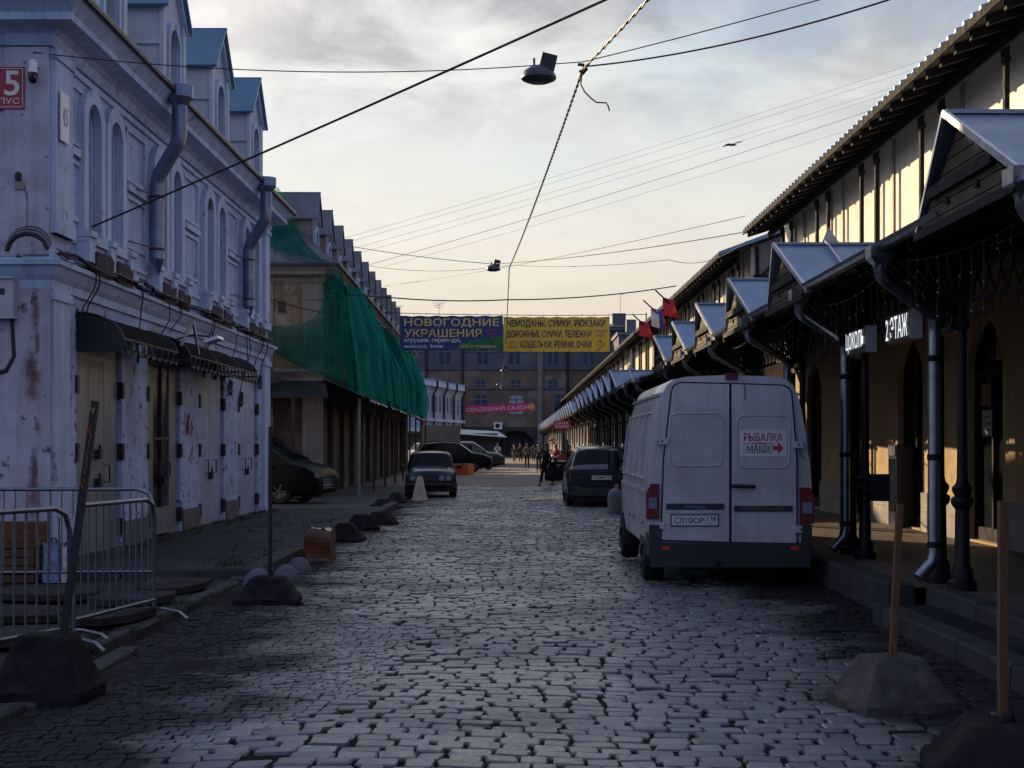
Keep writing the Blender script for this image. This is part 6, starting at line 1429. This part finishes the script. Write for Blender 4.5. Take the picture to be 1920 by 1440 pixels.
wire('rope holding the top of both banners between the ochre house and the hall', [pt(716, 586, DB + .03), pt(948, 590.5, DB + .03), RP(6.2, DB, 7.72)], (.02, .03), .018)
o = empty('roof_pole', RP(6.2, DB, 7.05), RA, 'short pole on the middle hall roof that holds the banner rope', 'pole'); MB().cyl((0, 0, 0), (0, 0, .75), .03, 8).build('mast', m_iron, o); MB().lathe([(.06, .0), (.05, .06), (.03, .08)], (0, 0, 0), 8).build('foot', m_iron, o)
wire('rope along the lower edge of both banners', [pt(716, 662, DB + .03), pt(948, 660, DB + .03), RP(6.12, DB, 5.98)], (.02, .02), .014)
banner('narrow pink banner for a wedding salon hung before the tenement', 873.5, 1003, 757.5, 773, M('banner magenta', (.42, .02, .13), .6, var=.1), [('white_lettering', M('pale pink white', (.62, .56, .62), .6), lambda t, X, Z: L('СВАДЕБНЫЙ САЛОН', 874.5, 991, 760, 771, .02)(t, X, Z)),
    ('emblem', M('banner orange', (.6, .3, .03), .6), lambda t, X, Z: (t.cyl((X(997), -.004, Z(765)), (X(997), -.002, Z(765)), .26, 14)))], d=128, tilt=.042)
wire('rope of the pink wedding banner', [pt(862, 764, 128.1), pt(938, 765, 128.1), pt(1016, 760, 128.1)], (.0, .0), .03)
# flags
def flag(label, px, py, d, cols, sc=1.):
    p = pt(px, py, d); o = empty('wall_flag', p, 0, label, 'flag', 'flags on the middle hall'); MB().cyl((0, 0, 0), (-.95 * sc, -.1, .85 * sc), .025, 6).build('pole', m_black, o)
    n = len(cols)
    for i, c in enumerate(cols):
        def f(u, v): s = (i + v) / n; a = Vector((-.55 * sc, -.06, .5 * sc)).lerp(Vector((-.0, 0, .05)), s) if True else 0; q = a + Vector((.12 * math.sin(s * 3), .10 * math.sin(u * 6 + s * 5), -u * .95 * sc + .1 * s)); return tuple(q + Vector((.35 * u * sc * s, 0, 0)))
        MB().grid(f, 10, 6).build('cloth', M('flag %.2f %.2f' % (c[0], c[2]), c, .7), o)
FR, FB, FW = (.42, .02, .035), (.03, .05, .32), (.55, .55, .58)
flag('lowest red flag on the middle hall, left of the tricolour', 1215, 616, 52., [FR], .60); flag('white, blue and red flag between two red flags on the middle hall', 1241, 595, 48., [FW, FB, FR], .66); flag('highest red flag on the middle hall, right of the tricolour', 1262, 575, 45.5, [FR], .60)
def lflag():
    o = empty('hanging_flag', pt(772, 770, 82), 0, 'crumpled white, blue and red flag drooping under the netted canopy edge', 'flag'); k = 82 / F
    for i, c in enumerate((FW, FB, FR)):
        MB().grid(lambda u, v: ((-16 + 12 * i + 14 * u) * k, .2 * math.sin(u * 5 + v * 3), (2 - 4 * i + (4 - 14 * v - 6 * u * (i == 2))) * k), 8, 6).build('cloth', M('flag %.2f %.2f' % (c[0], c[2]), c, .7), o)
    MB().cyl((-20 * k, 0, 4 * k), (26 * k, .1, -6 * k), .03, 6).build('pole', m_black, o)
lflag()
# red shop sign, stall and odds and ends on the far right
def far_right():
    k = 78 / F; o = empty('shop_sign', pt(1054, 797, 78), 0, 'red shop sign with pale lines under the far canopies', 'sign')
    MB().box(-16 * k, 16 * k, 0, .1, -8 * k, 8 * k).build('board', M('shop red', (.40, .03, .06), .5), o); b = MB()
    for z, w in ((4, 12), (-.5, 14), (-4, 13)):
        for i in range(6): b.box((-w + i * w / 3) * k, (-w + i * w / 3 + w / 3.8) * k, -.008, -.002, (z - 1) * k, (z + 1) * k)
    b.build('pale_marks', m_bwhite, o)
    MB().bar((0, .05, 8 * k), (0, .05, 16 * k), .04).build('hanger', m_black, o)
    k = 76 / F; o = empty('market_stall', pt(1054, 879, 76), 0, 'red and white market stand with a rounded top under the arcade edge', 'stall'); 
    MB().prism([(-9 * k, 0), (9 * k, 0), (9 * k, 20 * k), (6 * k, 25 * k), (0, 27 * k), (-6 * k, 25 * k), (-9 * k, 20 * k)], 'y', 0, .35).build('board', M('stall red', (.40, .05, .07), .6), o)
    MB().box(-8 * k, 8 * k, -.03, -.002, 8 * k, 16 * k).build('white_panel', m_white, o); MB().box(-7.5 * k, 7.5 * k, -.034, -.004, 1 * k, 6.5 * k).build('orange_panel', M('stall orange', (.6, .16, .03), .6), o)
    o = empty('hanging_basket', pt(1036, 826, 80), 0, 'bunch of orange and brown wares hanging at the arcade edge', 'wares'); k = 80 / F
    for i, (x, z, r) in enumerate(((-3, 1, 3.2), (3, 3, 3.0), (1, -4, 2.8), (4, -2, 2.2))): MB().lathe([(.01, -r * k), (r * k * .8, -r * k * .6), (r * k, 0), (r * k * .8, r * k * .6), (.01, r * k)], (x * k, 0, z * k), 10).build('ball', M('orange ware', (.45, .17, .05), .6), o, smooth=60)
    MB().cyl((0, 0, 4 * k), (0, .1, 24 * k), .02, 5).build('cord', m_black, o)
    b = MB(); x = (1053 - CX) * 66 / F; o = empty('planter_box', (x, 66, 0), 0, 'dark grey concrete planter between the walking woman and the blue car', 'planter'); MB().prism([(-.75, 0), (.75, 0), (.8, .85), (-.8, .85)], 'y', -.5, .5).build('tub', m_concd, o); MB().box(-.74, .74, -.44, .44, .851, .87).build('soil', m_dirt, o)
far_right()
# things in the near arcade
def arcade_things():
    def poster(label, y, z, w, h, c, x=XW - .012):
        o = empty('wall_poster', RP(x, y, z), RA, label, 'poster', 'posters in the arcade'); MB().box(-.01, 0, -w / 2, w / 2, -h / 2, h / 2).build('sheet', M('poster %.2f' % c[0], c, .6, var=.3, scale=9), o); b = MB()
        for i in range(3): b.box(-.014, -.0105, -w * .35, w * (.35 - .2 * (i % 2)), -h * .3 + i * h * .25, -h * .3 + i * h * .25 + h * .08)
        b.build('print', M('poster print', (.08, .06, .06), .6), o)
    XP = XW + .15
    poster('white notice on the nearest arcade window', 20.0, 1.95, .42, .36, (.32, .31, .30), XP); poster('small red and white poster high on the nearest arcade window', 19.55, 3.0, .3, .4, (.36, .12, .12), XP); poster('brown poster on the nearest arcade window', 20.05, 2.35, .4, .3, (.22, .09, .05), XP)
    o = empty('drinks_cooler', RP(XW + .09, 23.75, .3), RA, 'tall blue drinks cooler in the second arcade doorway', 'cooler'); MB().box(-.28, .05, -.25, .25, .02, 1.36).build('cabinet', M('cooler blue', (.006, .014, .04), .3), o); MB().box(-.29, -.282, -.2, .2, .25, 1.12).build('glass_door', m_glass, o); MB().box(-.295, -.282, -.22, .22, 1.17, 1.33).build('header_panel', M('cooler header', (.006, .012, .03), .8), o)
    o = empty('electric_cabinet', RP(4.36, 17.15, .98), RA, 'dark switch box fixed to the second column pair behind the van corner', 'switch box'); MB().box(-.11, .11, -.08, .08, .0, .30).build('housing', m_black, o); MB().box(-.12, .12, -.09, .09, .30, .32).build('lid', m_iron2, o)
    # strings of little lamps under the canopy
    for n_, (ya, yb) in enumerate(((9.2, 13.3), (13.9, 17.3), (17.9, 21.0), (21.5, 24.7))):
        random.seed(20 + n_); o = empty('icicle_lights', RP(3.55, ya, 3.3), RA, ('nearest', 'second', 'third', 'fourth')[n_] + ' string of small hanging lamps under the arcade eaves, counted from the camera', 'string lights', 'string lights under the eaves'); b = MB(); mb_ = M('small bulb', (.35, .34, .32), .3); N_ = int((yb - ya) / .30)
        path = [(.05, i * .30, .03 - .12 * math.sin(math.pi * i / N_)) for i in range(N_ + 1)]; b.tube(path, .006, 4)
        for x, y, z in path:
            l = random.choice((.2, .35, .5, .7, .3)); b.tube([(x, y, z), (x + random.uniform(-.02, .02), y + random.uniform(-.03, .03), z - l * .5), (x + random.uniform(-.02, .02), y + random.uniform(-.02, .04), z - l)], .003, 4)
            for t in [t_ for t_ in range(int(l / .1) + 1) if random.random() < .3]: MB().box(x - .005, x + .005, y - .005, y + .005, z - t * .1 - .016, z - t * .1).build('bulb', mb_, o)
        b.build('wire', m_cable, o)
    o = empty('wreath_strip', RP(5.2, 30.5, .3), RA, 'dark fir garland wound round a slim post behind the van', 'garland'); MB().cyl((0, 0, 0), (0, 0, 3.0), .03, 6).build('post', m_iron, o); b = MB(); random.seed(2)
    for i in range(420): a = random.random() * 6.28; z = random.random() * 2.6 + .1; l = random.uniform(.07, .14); b.add([(0, 0, z), (l * math.cos(a), l * math.sin(a), z + .04), (l * .9 * math.cos(a + .25), l * .9 * math.sin(a + .25), z - .03)], [(0, 1, 2)])
    b.build('needles', M('fir green', (.012, .022, .012), .8), o)
arcade_things()
# ================================================================ people
def skin(name, verts, edges, mat, parent=None, root=0, sub=1):
    me = bpy.data.meshes.new(name); me.from_pydata([v[0] for v in verts], edges, []); o = bpy.data.objects.new(name, me); C.objects.link(o)
    m = o.modifiers.new('skin', 'SKIN'); m.use_smooth_shade = True
    if not me.skin_vertices: me.skin_vertices.new()
    for i, (p, r) in enumerate(verts):
        sv = me.skin_vertices[0].data[i]; sv.radius = r if isinstance(r, tuple) else (r, r); sv.use_root = i == root
    s = o.modifiers.new('sub', 'SUBSURF'); s.levels = s.render_levels = sub
    dg = bpy.context.evaluated_depsgraph_get(); nm = bpy.data.meshes.new_from_object(o.evaluated_get(dg)); o.modifiers.clear(); o.data = nm; nm.materials.clear(); nm.materials.append(mat)
    nm.polygons.foreach_set('use_smooth', [True] * len(nm.polygons))
    if parent: o.parent = parent
    return o
def person(label, px, d, head, top, legs, hgt=1.72, stride=0., arms=(.12, .12), skinc=(.42, .26, .19), hairc=(.03, .022, .018), long_hair=False, coat=False, elbow=(0., 0.), bag=None, strap=False, shorts=False, shoes=(.03, .028, .03)):
    k = hgt / 1.72; X = (px - CX) * d / F; r = empty('person', (X, d, .01), head, label, 'person', 'people in the street')
    # local frame: facing -y, right hand at -x
    ms = M('skin %.2f' % skinc[0], skinc, .55, var=.08); mt = M('cloth %.3f %.3f %.3f' % top, top, .8, var=.2, scale=6); ml = M('cloth %.3f %.3f %.3f' % legs, legs, .8, var=.2, scale=6); mh = M('hair %.2f' % hairc[0], hairc, .6, var=.2); mo = M('shoe %.3f' % shoes[0], shoes, .5)
    V = lambda x, y, z: (x * k, y * k, z * k)
    J = dict(pel=V(0, 0, .94), wst=V(0, .0, 1.08), chs=V(0, .0, 1.28), nck=V(0, .01, 1.46), hd0=V(0, -.015, 1.56), hd1=V(0, -.02, 1.66))
    for s, nm in ((-1, 'r'), (1, 'l')):
        f = stride * (1 if nm == 'r' else -1); J['hip' + nm] = V(s * .09, 0, .90)
        J['kne' + nm] = V(s * .095, -.30 * f * .5 - (.04 if stride else .01), .49 + .01); J['ank' + nm] = V(s * .10, -.62 * f * .5 + (.06 if f < 0 else 0), .085 + (.05 if f < 0 else 0)); J['toe' + nm] = V(s * .11, -.62 * f * .5 - .13, .035)
        a = arms[0 if nm == 'r' else 1]; e = elbow[0 if nm == 'r' else 1]; J['shd' + nm] = V(s * .175, .0, 1.40); J['elb' + nm] = V(s * (.20 + a * .5), .03 - a * f, 1.12); J['wri' + nm] = V(s * (.21 + a * .4 - e * .12), -.03 - .9 * e * .25 - .1 * f, .87 + e * .24)
    body = [(J['pel'], (.14 * k, .10 * k)), (J['wst'], (.125 * k, .095 * k)), (J['chs'], (.15 * k, .105 * k)), (J['nck'], .055 * k), (J['hd0'], (.073 * k, .088 * k)), (J['hd1'], (.074 * k, .088 * k)), (V(0, -.012, 1.725), (.05 * k, .058 * k))]; E = [(0, 1), (1, 2), (2, 3), (3, 4), (4, 5), (5, 6)]
    def chain(frm, pts):
        last = frm
        for p in pts: body.append(p); E.append((last, len(body) - 1)); last = len(body) - 1
        return last
    for nm, s in (('r', -1), ('l', 1)):
        chain(0, [(J['hip' + nm], .085 * k), (J['kne' + nm], .055 * k), (J['ank' + nm], .038 * k), (J['toe' + nm], .032 * k)])
        w = chain(2, [(J['shd' + nm], .052 * k), (J['elb' + nm], .040 * k), (J['wri' + nm], .027 * k)])
        wv = Vector(J['wri' + nm]); dr = (wv - Vector(J['elb' + nm])).normalized(); palm = wv + dr * .06 * k; pw = chain(w, [(tuple(palm), (.026 * k, .018 * k))])
        for i in range(4):
            off = Vector((0, (i - 1.5) * .017 * k, 0)); l = (.06, .072, .068, .052)[i] * k; a = palm + off + dr * .03 * k; chain(pw, [(tuple(a), .009 * k), (tuple(a + dr * l * .5 + Vector((-s * .008 * k, 0, 0))), .0085 * k), (tuple(a + dr * l * .9 + Vector((-s * .022 * k, 0, 0))), .007 * k)])
        chain(pw, [(tuple(palm + Vector((-s * .01, -.03 * k, .01 * k))), .010 * k), (tuple(palm + dr * .035 * k + Vector((-s * .018, -.042 * k, 0))), .008 * k)])
    skin('body', body, E, ms, r)
    # face
    z = 1.595 * k; f = MB()
    f.lathe([(.002, -.02 * k), (.012 * k, -.012 * k), (.009 * k, .015 * k), (.003, .03 * k)], (0, -.108 * k, z), 6); f.build('nose', ms, r)
    for s in (-1, 1): b = MB(); b.dome((s * .03 * k, -.098 * k, z + .022 * k), .009 * k, .009 * k, 8, 3); b.build('eye', m_ink, r); b = MB(); b.lathe([(.004, -.03 * k), (.016 * k, -.01 * k), (.018 * k, .015 * k), (.004, .03 * k)], (s * .078 * k, 0, z), 6); b.build('ear', ms, r)
    b = MB(); b.box(-.02 * k, .02 * k, -.104 * k, -.094 * k, z - .05 * k, z - .042 * k); b.build('mouth', M('lip', (.25, .1, .09), .5), r)
    # hair
    hv = [((0, .02 * k, 1.645 * k), (.078 * k, .082 * k)), ((0, .0, 1.69 * k), (.070 * k, .075 * k)), ((0, .055 * k, 1.60 * k), (.066 * k, .05 * k))]; he = [(0, 1), (0, 2)]
    if long_hair: hv += [((0, .075 * k, 1.50 * k), (.075 * k, .045 * k)), ((0, .085 * k, 1.36 * k), (.06 * k, .03 * k))]; he += [(2, 3), (3, 4)]
    skin('hair', hv, he, mh, r)
    g = .018 * k
    # jacket or coat
    jv = [(V(0, 0, .90 if not coat else .50), ((.165 if not coat else .225) * k, (.125 if not coat else .29) * k)), (V(0, 0, 1.08), (.145 * k + g * .3, .115 * k)), (V(0, 0, 1.28), (.165 * k, .125 * k)), (V(0, .01, 1.43), (.085 * k, .075 * k))]; je = [(0, 1), (1, 2), (2, 3)]
    if coat: jv.append((V(0, .0, .92), (.175 * k, .135 * k))); je = [(0, 4), (4, 1), (1, 2), (2, 3)]; jv = [(p_, tuple(1.22 * q for q in r_)) for p_, r_ in jv]
    for nm in 'rl':
        n0 = len(jv); short = top[0] > .4
        if short: e = Vector(J['shd' + nm]).lerp(Vector(J['elb' + nm]), .65); jv += [(J['shd' + nm], .07 * k), (tuple(e), .062 * k)]; je += [(2, n0), (n0, n0 + 1)]
        else: jv += [(J['shd' + nm], .07 * k), (J['elb' + nm], .056 * k), (tuple(Vector(J['wri' + nm]).lerp(Vector(J['elb' + nm]), .08)), .044 * k)]; je += [(2, n0), (n0, n0 + 1), (n0 + 1, n0 + 2)]
    skin('coat' if coat else 'jacket', jv, je, mt, r, root=1)
    tv = [(V(0, 0, .96), (.150 * k, .115 * k))]; te = []
    for nm in 'rl':
        n0 = len(tv); end = Vector(J['ank' + nm]).lerp(Vector(J['kne' + nm]), .75 if shorts else .06); tv += [(J['hip' + nm], .098 * k), (J['kne' + nm], .072 * k), (tuple(end), .06 * k)]; te += [(0, n0), (n0, n0 + 1), (n0 + 1, n0 + 2)]
    skin('trousers', tv, te, ml, r)
    for nm in 'rl':
        a, t = Vector(J['ank' + nm]), Vector(J['toe' + nm]); skin('shoe', [(tuple(a + Vector((0, .05 * k, -.04 * k))), .042 * k), (tuple(a.lerp(t, .5) + Vector((0, 0, -.012 * k))), (.046 * k, .04 * k)), (tuple(t), (.042 * k, .03 * k))], [(0, 1), (1, 2)], mo, r)
    if strap: b = MB(); b.tube([V(-.15, -.03, 1.43), V(-.05, -.14, 1.3), V(.1, -.145, 1.12), V(.17, -.06, .98)], .018 * k, 6); b.build('bag_strap', m_black, r)
    if bag:
        w = Vector(J['wri' + bag]) + Vector((0, 0, -.10 * k)); o = empty('hand_bag', (0, 0, 0), 0, bag_label(label), 'bag'); wl = Matrix.Rotation(head, 4, 'Z') @ w + Vector((X, d, .01)); o.location = wl; o.rotation_euler = (0, 0, head)
        MB().prism([(-.17, -.12), (.17, -.12), (.15, -.40), (-.15, -.40)], 'x', -.06, .06).build('bag_body', m_black, o); MB().tube([(0, -.12, -.12), (0, -.09, -.02), (0, .0, .01), (0, .09, -.02), (0, .12, -.12)], .010, 6).build('bag_handle', m_black, o)
    return r
def bag_label(l): return 'black handbag carried by the striding woman in the dark coat'
person('woman in a long dark coat striding across the street with a black bag', 1024, 57.1, math.radians(-78), (.012, .012, .014), (.012, .012, .015), 1.68, .72, long_hair=True, coat=True, bag='l', arms=(.1, .16), hairc=(.05, .035, .03))
person('man in a white T-shirt and beige trousers walking towards the camera', 933, 109, 0.0, (.62, .62, .66), (.26, .22, .19), 1.76, .25, strap=True, shorts=True, elbow=(.3, .2), hairc=(.10, .08, .07))
person('person in a brown jacket and dark trousers walking away', 988, 97, math.pi, (.12, .085, .09), (.02, .022, .03), 1.74, .25, hairc=(.16, .13, .11))
person('person in a dark red top and pale trousers near the gateway', 964, 130, .4, (.08, .02, .022), (.16, .14, .13), 1.68, .2)  # clothes darkened, far-end shade is put into their colour
person('person in black standing between the gateway and the brown jacket', 976, 136, 2.6, (.015, .016, .02), (.02, .02, .03), 1.75, .1)
person('person in a pale blue coat seen beyond the brown jacket', 1000, 140, 3.0, (.05, .09, .15), (.02, .025, .05), 1.7, .2)  # coat colour lowered to imitate standing in shade
person('woman in a black top with bare arms behind the striding woman', 1010, 86, .2, (.018, .018, .022), (.02, .02, .025), 1.70, .1, elbow=(.8, .8), long_hair=True, hairc=(.10, .06, .04))
person('person in a bright red hood by the market stand', 1042, 86, -.8, (.33, .02, .035), (.03, .03, .05), 1.66, .1, hairc=(.33, .02, .035))
person('dark-haired woman in maroon beside the red and white stand', 1068, 71, .9, (.05, .014, .016), (.015, .015, .018), 1.62, .1, long_hair=True, elbow=(.6, .5))
for o in bpy.data.objects:
    if '_off' in o.keys(): del o['_off']
